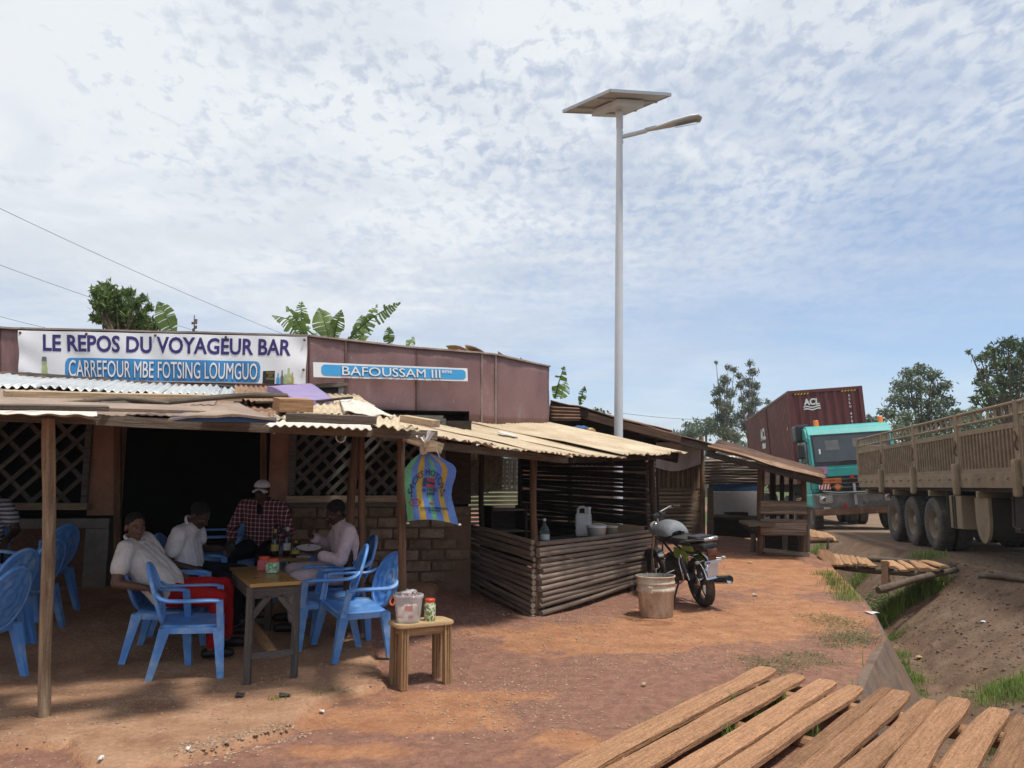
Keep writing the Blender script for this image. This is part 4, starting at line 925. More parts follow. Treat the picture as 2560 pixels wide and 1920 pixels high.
d_.lathe([(.001, .02), (.09, .02), (.13, .005), (.135, 0), (.128, -.004), (.09, .008), (.001, .008)], (0, 0, 0), 16)
o = d_.build('white_lid', 'plastic_white', None, True); reg(o, Matrix.Translation(eave(.50) + upv * .42 + Vector((0, 0, .035))) @ Euler((R(4), R(14), 0)).to_matrix().to_4x4(), None); tag(o, 'round white plastic lid lying on the beige kiosk roof', 'lid')

# things on the kiosk counter
CZ = .872
def on_counter(px, py=None, Y=None): return Gz(px, py, CZ) if Y is None else Vector((P(px, 1300, Y).x, Y, CZ))
# glass bottle
pb = on_counter(1361, Y=9.62)
bt = thing('glass_bottle', 'clear glass bottle with white label at the left end of kiosk counter', 'bottle', tuple(pb))
MB().lathe([(.001, 0), (.055, 0), (.060, .01), (.060, .13), (.050, .17), (.020, .21), (.017, .265), (.020, .27)], (0, 0, 0), 16).build('body', 'glass_thin', bt, True)
MB().lathe([(.021, .255), (.021, .285), (.001, .287)], (0, 0, 0), 12).build('cap', 'plastic_white', bt, True)
MB().lathe([(.0615, .03), (.0615, .095)], (0, 0, 0), 16).build('label_wrap', 'label_white', bt, True)
# jerrycan
pj = on_counter(1459, Y=10.75); jc = thing('jerrycan', 'off-white plastic jerrycan with top handle on the kiosk counter', 'jerrycan', tuple(pj), R(-12))
b = MB(); prof = [(0, 0, .95), (.01, 0, 1), (.30, 0, 1), (.335, 0, .93), (.352, 0, .82)]
b.bbox((0, 0, .155), (.205, .17, .31), .03); b.build('body', 'plastic_white', jc, True)
b = MB(); b.tube([(-.075, 0, .30), (-.078, 0, .36), (-.05, 0, .388), (0, 0, .392), (.03, 0, .375), (.035, 0, .31)], .019, 8); b.build('handle', 'plastic_white', jc, True)
MB().lathe([(.028, .30), (.026, .36), (.030, .362), (.030, .395), (.001, .397)], (.072, 0, 0), 12).build('spout', 'plastic_white', jc, True)
for z in (.08, .16, .24): MB().bbox((0, 0, z), (.209, .174, .012), .004).build('rib', 'plastic_white', jc, True)
def tub(name, loc, r0, r1, h, m, label, cat, handle=True):
    t = thing(name, label, cat, tuple(loc)); e = .006
    MB().lathe([(.001, 0), (r0, 0), (r1, h * .82), (r1 + .008, h * .83), (r1 + .008, h * .88), (r1 + .002, h * .885), (r1 + .004, h), (r1 - e, h), (r0 - e, .01), (.001, .01)], (0, 0, 0), 22).build('body', m, t, True)
    if handle: MB().tube([((r1 + .008) * math.cos(a), (r1 + .01) * math.sin(a), h * .86 - .05 * math.sin(max(0, a))) for a in np.linspace(0, math.pi, 10) + math.pi], .004, 5).build('handle', 'plastic_white', t, True)
    return t
tub('plastic_tub', on_counter(1491, Y=10.35), .108, .128, .165, 'plastic_white', 'white plastic tub with rim beside the jerrycan on the kiosk counter', 'tub')
tub('cooking_pot', on_counter(1527, Y=10.75), .085, .09, .14, 'plastic_cream', 'small dirty cream pot right of the white tub on the kiosk counter', 'pot', False)
bd = MB(); q = [P(1478, 1302, 11.5), P(1610, 1317, 11.35), P(1610, 1345, 11.35), P(1478, 1345, 11.5)]; bd.prism(q, (0.01, .025, 0)); tag(bd.build('chipboard_panel', 'cardboard'), 'plain brown chipboard panel leaning inside the kiosk behind the tubs', 'board')
# dark shelf cabinet behind the left end
cb = Vector((-.10, 10.75, hz(-.1, 10.75))); cab = thing('shelf_cabinet', 'dark wooden shelf cabinet standing behind the left end of the kiosk', 'cabinet', tuple(cb), R(20))
for y_, d in ((-.22, .03), (.22, .03)): MB().bbox((0, 0, .52) if False else (y_ * 1.1, 0, .56), (d, .40, 1.12), .006).build('side_panel', 'wood_dark', cab, True)
MB().bbox((0, .19, .54), (.46, .02, 1.08), .004).build('back_panel', 'wood_dark', cab, True)
for z in (.2, .5, .78, 1.06): MB().bbox((0, 0, z), (.455, .36, .025), .004).build('shelf', 'wood_grey' if z > .7 else 'wood_dark', cab, True)
# woven bamboo mat screen
mt = thing('woven_mat_screen', 'pale woven bamboo mat screen behind the kiosk posts', 'mat screen', tuple(P(1215, 1225, 11.6)))
nsx, nsz = 13, 12
mq = [P(1172, 1240, 11.5), P(1256, 1222, 11.9), P(1256, 1112, 11.9), P(1172, 1115, 11.5)]
mf = lambda u, v: (mq[0] * (1 - u) + mq[1] * u) * (1 - v) + (mq[3] * (1 - u) + mq[2] * u) * v
MB().grid(lambda u, v: mf(u, v) + Vector((0, .03, 0)), 2, 2).build('mat_backing', 'woven', mt)
for j in range(nsz):
    for i in range(nsx):
        u0, v0 = i / nsx, j / nsz; sgn = 1 if i % 2 else -1
        a = mf(u0 - .012, v0 + (.0 if sgn > 0 else .085)); c = mf(u0 + 1 / nsx + .012, v0 + (.085 if sgn > 0 else .0))
        plank('splint', a + Vector((0, .006 * ((i + j) % 3) - .01, 0)), c + Vector((0, .006 * ((i + j + 1) % 3) - .012, 0)), .046, .006, 'woven', mt, up=(0, -1, .1))
c4 = [P(1115, 1150, 11), P(1195, 1150, 11.2), P(1190, 1095, 11.2), P(1115, 1095, 11)]
tag(corr('lean_tin_sheet', c4[0], c4[1], c4[2], c4[3], 9, .015, 'tin_silver', None, 3), 'small grey corrugated sheet standing above the tyre under the roof', 'tin sheet')

# ------------------------------------------------------------------ second shack (slatted) behind the kiosk, and roadside stall beyond
S2a, S2b = P(1240, 1340, 14.6), P(1765, 1340, 16.6); S2a.z = S2b.z = .40
sh = thing('slatted_shack', 'brown slatted wooden shack with dark sloping tin roof behind the lamp post', 'shack', tuple(S2b))
SD = (S2b - S2a).normalized(); SNn = Vector((SD.y, -SD.x, 0))
def S2(px, py, off=0.0): return plane_hit(px, py, S2a + SNn * off, SNn)
y_ = 1342
zz = .42
while zz < S2(1700, 1222).z:
    a = S2(1175, 1300); c = S2(1756, 1300); plank('wall_slat', up(a, zz), up(c, zz + .02 * (rng.random() - .5)), .05, .045, 'bamboo', sh, up=tuple(SNn), wob=.08, n=4); zz += .075
zt = zz
for px in list(range(1262, 1300, 12)) + list(range(1430, 1760, 12)):
    a = S2(px, 1222, .02); c = S2(px + 1, 1150, .02); plank('upright_slat', a, up(c, c.z), .055, .03, 'wood_grey', sh, up=tuple(SNn))
zz = zt + .05
for k in range(6):
    a, c = S2(1255, 1200, -.12), S2(1298, 1200, -.12); plank('wall_slat', up(a, zz), up(c, zz), .05, .05, 'bamboo', sh, up=tuple(SNn)); zz += .09
MB().prism([S2(1300, 1340, -.2), S2(1752, 1340, -.2), S2(1752, 1160, -.2), S2(1300, 1160, -.2)], -SNn * .03).build('inner_boarding', 'plank_light', sh)
MB().prism([S2(1300, 1165, -.15), S2(1752, 1165, -.15), S2(1752, 1118, -.15), S2(1690, 1096, -.15), S2(1600, 1074, -.15), S2(1470, 1036, -.15), S2(1385, 1016, -.15), S2(1300, 1016, -.15)], -SNn * .03).build('gable_shade', 'wood_dark', sh)  # dark sheet standing in for the shade inside the gable
for px in (1428, 1642, 1757): pole('post', S2(px, 1342, .06), S2(px - 4, 1090, .06), .055, .05, 'wood_post' if px > 1700 else 'wood_dark', sh, 6, 8, .01, .1)
MB().grid(lambda u, v: S2(1640 + 112 * u, 1168 - 62 * v + 10 * math.sin(u * 4) * (1 - v), .10 + .03 * math.sin(u * 14)), 14, 5, True).build('sheet_curtain', 'panel_whitewash', sh)
# roof: falls to the right; three lapped lengths
def rake(name, pts, Ys, depth, m, par, thick=.05, under='wood_dark'):
    for (x0, y0), (x1, y1), Y0, Y1 in zip(pts[:-1], pts[1:], Ys[:-1], Ys[1:]):
        a, c = P(x0, y0, Y0), P(x1, y1, Y1); dv = Vector((.25, depth, .10))
        corr(name, a, a + dv, c + dv, c, int(depth / .12), .016, m, par, 4, .02, .0, 5)
        plank('rake_beam', a + Vector((0, .05, -.10)), c + Vector((0, .05, -.10)), .06, .12, under, par, wob=.15, n=3)
rake('roof_sheet', [(1376, 1000), (1470, 1022)], [14.2, 14.4], 2.4, 'tin_rust_dark', sh)
rake('roof_sheet', [(1455, 1020), (1600, 1062), (1690, 1086)], [14.7, 14.9, 15.1], 2.6, 'tin_rust_dark', sh)
rake('roof_sheet', [(1520, 1038), (1681, 1078)], [15.6, 15.8], 1.6, 'tin_rust', sh)
rake('roof_sheet', [(1600, 1066), (1790, 1112)], [14.9, 15.2], 2.0, 'tin_rust_dark', sh)
plank('rafter', P(1452, 1036, 14.6), P(1700, 1100, 15.0), .08, .14, 'wood_post_brown', sh, wob=.1, n=4)
corr('gable_sheet', P(1376, 1052, 13.6), P(1376, 1016, 13.6), P(1448, 1020, 13.9), P(1450, 1052, 13.9), 4, .03, 'tin_rust', sh, 5)
for k, (px, py, r, m_) in enumerate(((1450, 1076, .16, 'panel_blue'), (1472, 1080, .12, 'table_top'), (1438, 1078, .10, 'tin_rust'))):
    b = MB(); b.ell(P(px, py, 14.2), (r, r * .8, r * .6), 12, 8); b.v = [tuple(Vector(q_) + Vector((float(vnoise(q_[0], q_[2], 9)), 0, float(vnoise(q_[0], q_[1] + q_[2], 9, 5)))) * r * .5) for q_ in b.v]; tag(b.build('stuffed_bag', m_), ('blue plastic bag stuffed under the shack eave', 'ochre cloth bundle stuffed under the shack eave', 'small rusty tin bundle stuffed under the shack eave')[k], 'bag')

# roadside stall with bench rails
ST0 = GT(1905, 1388); st = thing('roadside_stall', 'roadside stall with bamboo slat counter and rusty tin roof near the trucks', 'stall', tuple(ST0))
sY = ST0.y
def sp_(px, py, d=0.0): return P(px, py, sY + d)
for px, pyt, pyb, r, m_ in ((1903, 1165, 1384, .07, 'wood_post_brown'), (2008, 1182, 1384, .055, 'wood_post_brown'), (2018, 1282, 1380, .045, 'wood_grey')): pole('post', sp_(px, pyb), sp_(px, pyt), r, r * .9, m_, st, 6, 8, .015, .1)
for px, pyt in ((1934, 1172), (1955, 1175), (1978, 1178), (1930, 1170)): pole('post', P(px, 1350, sY + 2.2), P(px, pyt, sY + 2.2), .05, .045, 'wood_dark', st, 5, 7, .01, .1)
def band(y0, y1, n, x0=1902, x1=2014, d=-.08):
    for k in range(n): y = y0 + (y1 - y0) * k / (n - 1); pole('rail', sp_(x0 - rng.uniform(0, 2), y, d), sp_(x1 + rng.uniform(0, 3), y + 2, d), .036, .034, 'bamboo', st, 4, 7, .008, .08)
band(1256, 1280, 5); band(1302, 1334, 6)
plank('foot_beam', sp_(1905, 1374, -.1), sp_(2022, 1388, -.1), .08, .07, 'wood_grey', st, wob=.1, n=3)
plank('bench_seat', P(1880, 1303, sY + .1), P(1905, 1312, sY - .3), .5, .05, 'wood_grey', st)
for px in (1883, 1962, 2000): pole('leg', sp_(px, 1380, .3), sp_(px, 1335, .3), .05, .05, 'wood_grey', st, 3, 7)
MB().box(sp_(1957, 1355, .5), (.9, .03, .5)).build('dark_backing', 'wood_dark', st)
# its rusty roof, seen from above the near edge
a, b_, c, d = P(1768, 1120, sY - .6), P(2058, 1192, sY - .7), P(2052, 1176, sY + 2.6), P(1800, 1101, sY + 2.8)
def stroof(u, v): return (a * (1 - u) + b_ * u) * (1 - v) + (d * (1 - u) + c * u) * v
for k in range(5):
    v0, v1 = k / 5 - .005, (k + 1) / 5 + .02
    corr('roof_sheet', stroof(1.0 + .02 * rng.random(), v0), stroof(1.0, v1), stroof(0, v1), stroof(0, v0), 6, .020, 'tin_rust_dark' if k else 'tin_rust', st, 8, .04, .02, 5)
plank('eave_beam', a + Vector((0, .06, -.10)), b_ + Vector((0, .06, -.10)), .07, .10, 'wood_dark', st, wob=.15, n=4)
pole('eave_pole', P(1990, 1176, sY + .4), P(2050, 1196, sY + .2), .05, .04, 'wood_grey', st, 4, 7, .01, .1)
# whitewashed hut wall with blue band, with rails above and a bench board
W4 = lambda px, py, d=0.0: P(px, py, 17.2 + d)
hut = thing('whitewashed_hut', 'hut with whitewashed wall, blue band and bamboo rails above, behind the stall', 'hut', tuple(W4(1830, 1330)))
MB().prism([W4(1775, 1290), W4(1892, 1290), W4(1892, 1228), W4(1775, 1230)], (0, .05, 0)).build('white_panel', 'panel_whitewash', hut)
MB().prism([W4(1772, 1229), W4(1893, 1227), W4(1893, 1208), W4(1772, 1210)], (0, .04, 0)).build('blue_panel', 'panel_blue', hut)
for k in range(8): pole('rail', W4(1762, 1206 - k * 7.4, .02), W4(1895, 1205 - k * 7.2, .02), .036, .034, 'bamboo', hut, 4, 7, .01, .08)
corr('wall_sheet', W4(1765, 1152, .05), W4(1895, 1150, .05), W4(1895, 1138, .05), W4(1765, 1140, .05), 14, .02, 'tin_silver', hut, 2)
plank('bench_board', W4(1780, 1288, -.4), W4(1895, 1293, -.4), .5, .05, 'wood_grey', hut)
MB().prism([W4(1775, 1345, .2), W4(1900, 1345, .2), W4(1900, 1292, .2), W4(1775, 1292, .2)], (0, .04, 0)).build('dark_base', 'wood_dark', hut)
for k, x in enumerate((1855, 1872)): plank('base_slat', W4(x, 1308 + k * 6, .15), W4(x + 26, 1308 + k * 6, .15), .05, .04, 'wood_grey', hut)
MB().bbox(W4(1840, 1284, -.35), (.45, .3, .07), .02).build('bench_cushion', 'wood_dark', hut)
lt = MB(); lt.prism([P(1768, 1345, 16.3), P(1785, 1340, 16.3), P(1783, 1215, 16.3), P(1770, 1220, 16.3)], (0, .04, 0)); tag(lt.build('leaning_sheet', 'wood_grey'), 'narrow torn board leaning between the slatted shack and white hut', 'board')

# ------------------------------------------------------------------ solar street lamp
LY = 14.0; lb = P(1545, 1390, LY); lb.z = hz(lb.x, LY)
lamp = thing('solar_street_lamp', 'tall white solar street lamp with tilted panel rising behind kiosk', 'street lamp', tuple(lb))
lt_ = P(1549, 290, LY); pt = lambda px, py, d=0.0: P(px, py, LY + d)
MB().tube([lb, lb * .3 + lt_ * .7, P(1549, 318, LY)], [.085, .070, .057], 18).build('pole', 'metal_white', lamp)
MB().tube([P(1549, 320, LY), P(1549, 283, LY)], [.066, .066], 14).build('pole_cap', 'metal_white', lamp)
# panel: corners near-left, near-right, far-right, far-left seen from below
c = [pt(1408, 280, .45), pt(1560, 286, .85), pt(1677, 238, -.35), pt(1526, 228, -.75)]
cn = sum(c, Vector()) / 4
n_ = (c[1] - c[0]).cross(c[3] - c[0]).normalized(); n_ = n_ if n_.z > 0 else -n_
MB().prism(c, n_ * .012).build('panel_backsheet', 'panel_back', lamp)
pn = MB(); pn.prism([p_ * .985 + cn * .015 + n_ * .014 for p_ in c], n_ * .02); pn.build('solar_cells', 'glass_dark', lamp)
for k in range(4): plank('panel_frame', c[k] + n_ * .012, c[(k + 1) % 4] + n_ * .012, .035, .055, 'metal_alu', lamp, up=tuple(n_))
for t in (.28, .72):
    a, b_ = c[0] * (1 - t) + c[3] * t, c[1] * (1 - t) + c[2] * t; plank('panel_rail', a - n_ * .02, b_ - n_ * .02, .05, .04, 'metal_alu', lamp, up=tuple(n_))
bx_ = lambda u, v, l: (c[0] * (1 - u) + c[1] * u) * (1 - v) + (c[3] * (1 - u) + c[2] * u) * v - n_ * l
MB().prism([bx_(.30, .22, .03), bx_(.72, .22, .03), bx_(.72, .78, .03), bx_(.30, .78, .03)], -n_ * .12).build('battery_box', 'metal_white', lamp)
for v in (.4, .46): plank('box_vent', bx_(.40, v, .155), bx_(.58, v, .155), .012, .006, 'ink_black', lamp, up=tuple(n_))
MB().tube([cn - n_ * .02, P(1549, 300, LY)], [.05, .06], 10).build('panel_bracket', 'metal_white', lamp)
MB().tube([pt(1552, 343), pt(1585, 335), pt(1616, 327)], [.04, .04, .04], 10).build('lamp_arm', 'metal_white', lamp)
for py in (331, 352, 357): MB().tube([pt(1553, py), pt(1558, py)], .016, 8).build('bolt', 'metal_alu', lamp)
hd = MB(); prof = [(1612, 327, .045, .05), (1640, 321, .07, .06), (1680, 310, .14, .075), (1720, 300, .17, .075), (1742, 296, .16, .06), (1752, 300, .11, .04)]
vs = []
for px, py, w, h in prof:
    p_ = pt(px, py); 
    for a in np.linspace(0, 2 * math.pi, 12, endpoint=False): vs.append(p_ + Vector((.0, math.cos(a) * w, math.sin(a) * h * (1 if math.sin(a) > 0 else .45))))
hd.add(vs, [(i * 12 + k, i * 12 + (k + 1) % 12, i * 12 + 12 + (k + 1) % 12, i * 12 + 12 + k) for i in range(len(prof) - 1) for k in range(12)] + [tuple(range(12))[::-1], tuple(range(60, 72))], True); hd.build('lamp_head', 'metal_white', lamp)
lp = [pt(1688, 316, -.10), pt(1744, 306, -.10), pt(1744, 306, .10), pt(1688, 316, .10)]; MB().prism([p_ - Vector((0, 0, .018)) for p_ in lp], (0, 0, -.012)).build('lamp_lens', 'lens_led', lamp)
# ------------------------------------------------------------------ wheels and trucks
def wheel_mesh(R_, W, rim_r, seg=40, tread=True):
    t = MB(); prof = [(rim_r, -W * .42), (rim_r + (R_ - rim_r) * .5, -W * .5), (R_ * .955, -W * .46), (R_, -W * .36), (R_, W * .36), (R_ * .955, W * .46), (rim_r + (R_ - rim_r) * .5, W * .5), (rim_r, W * .42)]
    t.lathe(prof, (0, 0, 0), seg, 'Y')
    if tread:
        for k in range(seg):
            a = 2 * math.pi * (k + .5) / seg; m = Matrix.Rotation(-a, 3, 'Y')
            for s_ in (-1, 1): t.box(m @ Vector((R_ - .004, s_ * W * .22, 0)), (.03, W * .30, R_ * .10), m)
    return t.mesh('tyre')
def rim_mesh(rim_r, W, deep, bolts=8):
    t = MB(); t.lathe([(rim_r * 1.02, -W * .40), (rim_r * .93, -W * .40), (rim_r * .88, -W * .40 + deep * .6), (rim_r * .55, -W * .40 + deep), (rim_r * .42, -W * .40 + deep * .8), (rim_r * .40, -W * .40 + deep * .35), (.001, -W * .40 + deep * .33)], (0, 0, 0), 24, 'Y')
    t.lathe([(rim_r * 1.02, W * .40), (rim_r * .5, W * .30), (.001, W * .30)], (0, 0, 0), 24, 'Y')
    for k in range(bolts): a = 2 * math.pi * k / bolts; t.box((rim_r * .62 * math.cos(a), -W * .40 + deep * .9, rim_r * .62 * math.sin(a)), (.03, .04, .03))
    return t.mesh('rim')
TY = wheel_mesh(.525, .29, .30); TY.materials.append(MATS['tyre_truck']); RMd = rim_mesh(.30, .29, .15); RMd.materials.append(MATS['rim_dusty'])
RMf = rim_mesh(.30, .29, .04); RMf.materials.append(MATS['rim_dusty'])
def wheel(par, x, y, z, flip=False, rim=RMd, ty=TY):
    m = WORLD[par] @ Matrix.Translation((x, y, z)) @ (Matrix.Rotation(math.pi, 4, 'Z') if flip else Matrix.Identity(4)) @ Matrix.Rotation(rng.random() * 6, 4, 'Y')
    w = link_mesh('tyre', ty, None, par, m); link_mesh('rim', rim, None, w, m); return w
HEAD = math.atan2(-.981, -.192)

# tan cargo truck: local x forward from the tail of the bed, visible side is local y = -1.25
T1 = thing('cargo_truck', 'dusty tan cargo truck with ribbed drop sides and triple rear axles', 'truck', (10.93, 21.66, .26), HEAD)
L1 = 12.8; PZ0, PZ1, PZ2, PZ3 = 1.25, 1.52, 2.26, 2.58
def tb(name, c, s_, m, par=T1, bev=.012): return MB().bbox(c, s_, bev).build(name, m, par, True)
tb('bed_floor', (L1 / 2, 0, 1.24), (L1, 2.36, .10), 'truck_under'); tb('tailboard', (.03, 0, 1.85), (.06, 2.40, 1.15), 'truck_tan')
tb('headboard', (L1, 0, 2.0), (.08, 2.45, 1.5), 'truck_tan')
for sd in (-1, 1):
    y0 = sd * 1.22
    for k in range(5):
        xa, xb = k * 2.55 + .09, k * 2.55 + 2.46
        pn = MB(); n = 15
        pn.box(((xa + xb) / 2, y0, PZ0 + .145), (xb - xa + .03, .05, .27)); 
        a = tb('lower_board', ((xa + xb) / 2, y0 + sd * .012, PZ0 + .135), (xb - xa, .055, .26), 'truck_tan')
        if sd < 0:
            for h in range(4):
                xh = xa + .3 + h * .58; hk = MB(); hk.tube([(xh, y0 - .04, PZ0 + .17), (xh, y0 - .075, PZ0 + .165), (xh, y0 - .075, PZ0 + .13)], .016, 6); hk.build('hook', 'truck_tan', a, True)
        fr = MB(); fr.box(((xa + xb) / 2, y0, PZ1 + .03), (xb - xa, .06, .07)); fr.box(((xa + xb) / 2, y0, PZ2 - .03), (xb - xa, .06, .09)); fr.box((xa + .03, y0, (PZ1 + PZ2) / 2), (.06, .06, PZ2 - PZ1 - .1)); fr.box((xb - .03, y0, (PZ1 + PZ2) / 2), (.06, .06, PZ2 - PZ1 - .1))
        f = fr.build('panel_frame', 'truck_tan', T1, True)
        ribs = MB(); m_ = n * 4
        def rf(u, v): x = xa + .05 + (xb - xa - .1) * u; ph = (u * n) % 1; d = .028 if ph < .5 else -.010; return (x, y0 + sd * d - sd * .008, PZ1 + .05 + (PZ2 - PZ1 - .1) * v)
        us = [];
        for i in range(n): us += [i / n + .02 / n, (i + .47) / n, (i + .53) / n, (i + .98) / n]
        vs = []
        for v in (0, 1):
            for i, u in enumerate(us): d = .030 if i % 4 < 2 else -.012; vs.append((xa + .05 + (xb - xa - .1) * u, y0 + sd * (d - .006), PZ1 + .05 + (PZ2 - PZ1 - .1) * v))
        w_ = len(us); ribs.add(vs, [(i, i + 1, w_ + i + 1, w_ + i) for i in range(w_ - 1)]); ribs.build('ribbed_panel', 'truck_tan_panel', f, True)
        # ladder rail above
        for z in (PZ3, PZ2 + .13): MB().tube([(xa - .02, y0, z), (xb + .02, y0, z)], .030 if z == PZ3 else .024, 7).build('top_rail', 'truck_tan', T1, True)
        if sd < 0:
            for r_ in range(8): xr_ = xa + .16 + r_ * .292; tb('rail_rung', (xr_, y0, (PZ3 + PZ2 + .13) / 2), (.05, .03, PZ3 - PZ2 - .14), 'truck_tan', T1, .004)
    for k in range(6):
        x = k * 2.55
        p_ = tb('side_post', (x if k else .05, y0 + sd * .0, (PZ0 + PZ3) / 2 + .08), (.14, .085, PZ3 - PZ0 - .12), 'truck_tan')
        if sd < 0 and k:
            br = MB(); br.bbox((x, y0 - .09, PZ0 + .16), (.16, .10, .58), .04); br.build('post_bracket', 'truck_tan', p_, True)
            cl = MB(); cl.tube([(x - .06, y0 - .05, 2.12), (x + .05, y0 - .07, 2.02), (x - .04, y0 - .07, 1.92), (x + .02, y0 - .06, 1.84)], .016, 6); cl.build('latch_chain', 'rust_brown', p_, True)
        if sd < 0: tb('cross_member', (x + .7, -.6, 1.14), (.10, 1.25, .12), 'truck_tan', T1)
for sd in (-1, 1): tb('chassis_rail', (L1 / 2, sd * .42, 1.03), (L1, .10, .28), 'truck_under')
for x in (3.05, 4.45, 5.85):
    MB().tube([(x, -1.1, .525), (x, 1.1, .525)], .09, 10).build('axle', 'truck_under', T1, True)
    for y, fl in ((-1.07, False), (-.74, False), (1.07, True), (.74, True)): wheel(T1, x, y, .525, fl)
    tb('leaf_spring', (x + .3, -.45, .78), (1.1, .09, .14), 'truck_under')
tb('mud_flap', (6.75, -.9, .82), (.03, .60, .75), 'truck_under')
bxs = tb('tool_box', (7.10, -.78, .80), (.62, .78, .62), 'truck_tan', T1, .02)
for x in (-.09, .02): MB().box((7.10 + x, -1.18, .80), (.03, .02, .60)).build('box_strap', 'truck_under', bxs, True)
tk = MB(); U_ = [(8.02, 1.08)] + [(8.32 - .30 * math.cos(a), .72 - .42 * math.sin(a)) for a in np.linspace(0, math.pi, 14)] + [(8.62, 1.08)]
tk.prism([(x, -1.15, z) for x, z in U_], (0, .05, 0)); tk.build('spare_cradle', 'truck_tan', T1, True)
tk = MB(); tk.prism([(x * .9 + .832, -1.10, z * .92 + .08) for x, z in U_], (0, 1.6, 0)); tk.build('fuel_tank', 'truck_under', T1, True)
tb('under_box', (10.0, -.55, .85), (1.6, .9, .62), 'truck_under'); MB().tube([(9.5, -1.1, 1.2), (9.48, -1.12, .65), (9.7, -1.1, .6)], .025, 6).build('hose', 'truck_under', T1, True)
tb('drop_hanger', (6.62, -.95, 1.02), (.10, .10, .44), 'truck_tan')
for x in (11.0, 12.2):
    for y, fl in ((-1.05, False), (1.05, True)): wheel(T1, x + 1.6, y, .525, fl)
tb('tractor_cab', (14.9, 0, 1.95), (2.0, 2.45, 2.7), 'truck_tan', T1, .15); tb('cab_window', (14.9, -1.21, 2.5), (1.0, .06, .7), 'glass_dark'); tb('cab_windscreen', (15.88, 0, 2.45), (.06, 2.1, .8), 'glass_dark'); tb('tractor_chassis', (13.9, 0, .8), (3.0, .9, .3), 'truck_under')
for y, fl in ((-1.05, False), (1.05, True)): wheel(T1, 15.0, y, .525, fl)

# teal lorry carrying the container: local x forward, cab front at x = 0
HEAD2 = math.atan2(-.981, -.175)
rot2 = (Matrix.Rotation(HEAD2, 3, 'Z') @ Matrix.Rotation(R(3.2), 3, 'X')).to_euler()
T2 = thing('container_lorry', 'teal lorry with wide windscreen and grey bumper hauling the container', 'truck', (10.42, 23.5, .22), 0, None, rot2)
def cb_(name, c, s_, m, par=T2, bev=.02): return MB().bbox(c, s_, bev).build(name, m, par, True)
# cab shell: profile in x-z extruded across
prof = [(-.02, 1.25), (.0, 1.95), (-.14, 2.90), (-.30, 3.16), (-.55, 3.24), (-1.75, 3.20), (-1.80, 1.2), (-.2, 1.1)]
cs = MB(); cs.prism([(x, -1.25, z) for x, z in prof], (0, 2.5, 0)); me = cs.mesh('cab_shell')
bm = bmesh.new(); bm.from_mesh(me); bmesh.ops.recalc_face_normals(bm, faces=bm.faces); bmesh.ops.bevel(bm, geom=bm.edges[:], offset=.06, segments=3, affect='EDGES'); bm.to_mesh(me); bm.free()
link_mesh('cab_shell', me, 'teal', T2)
def fx(z): return .0 - max(0, z - 1.95) * .14 / .95
def front_quad(name, y0, y1, z0, z1, m, lift=.012, par=T2, th=.02): return MB().prism([(fx(z0) + lift, y0, z0), (fx(z0) + lift, y1, z0), (fx(z1) + lift, y1, z1), (fx(z1) + lift, y0, z1)], (-th, 0, 0)).build(name, m, par, True)
front_quad('windscreen_seal', -1.13, 1.13, 1.98, 2.94, 'black_plastic', .006)
ws = front_quad('windscreen', -1.08, 1.08, 2.10, 2.88, 'glass_dark', .016)
for y0, y1, z0, z1 in ((-.75, -.35, 2.45, 2.75), (.05, .45, 2.5, 2.78), (-.95, -.9, 2.35, 2.5), (.6, .8, 2.18, 2.3)): front_quad('windscreen_sticker', y0, y1, z0, z1, 'truck_grey' if z1 > 2.6 else 'label_white', .020, ws, .003)
for y in (-.5, .35): MB().tube([(fx(2.08) + .035, y, 2.06), (fx(2.15) + .035, y + .35, 2.14), (fx(2.12) + .035, y + .65, 2.10)], .012, 5).build('wiper', 'black_plastic', T2, True)
g_ = front_quad('grille', -1.08, .95, 1.22, 1.66, 'black_plastic', .03)
for z in (1.32, 1.44, 1.56): MB().box((.035, 0, z), (.02, 1.7, .025)).build('grille_bar', 'truck_grey', g_, True)
MB().lathe([(.001, .03), (.09, .03), (.10, 0)], (.04, .30, 1.42), 16, 'X').build('emblem', 'chrome', g_, True)
pl = front_quad('orange_plate', -1.0, -.42, 1.46, 1.60, 'plate_orange', .07)
text_obj('lettering', 'NV1R20CCJ', 'ink_black', lambda u, v, l: WORLD[T2] @ Vector((.078, -.98 + u * .54, 1.49 + v * .08)), 0, 1, 0, 1, pl, .01)
hz_ = front_quad('hazard_board', -1.08, -.75, 1.28, 1.44, 'paint_white', .065)
for k in range(4): MB().prism([(.068, -1.07 + k * .085, 1.285), (.068, -1.03 + k * .085, 1.285), (.068, -.99 + k * .085, 1.435), (.068, -1.03 + k * .085, 1.435)], (.003, 0, 0)).build('hazard_stripe', 'reflect_red', hz_, True)
MB().prism([(.07, -.55, 1.20), (.07, -.38, 1.34), (.07, -.55, 1.48), (.07, -.72, 1.34)], (.01, 0, 0)).build('diamond_placard', 'rust_brown', T2, True)
MB().prism([(.075, -.55, 1.25), (.075, -.45, 1.34), (.075, -.55, 1.43), (.075, -.65, 1.34)], (.008, 0, 0)).build('diamond_inner', 'plate_orange', T2, True)
front_quad('pink_placard', -1.06, -.78, 1.74, 1.96, 'placard_pink', .022)
MB().prism([(.06, -.18, 1.58), (.06, -.03, 1.58), (.06, -.105, 1.72)], (.01, 0, 0)).build('red_triangle', 'reflect_red', T2, True)
MB().prism([(.08, -.15, 1.33), (.08, -.02, 1.33), (.08, -.085, 1.46)], (.01, 0, 0)).build('red_triangle', 'reflect_red', T2, True)
MB().bbox((.12, -.09, 1.10), (.05, .07, .62), .01).build('hazard_post', 'metal_alu', T2, True)
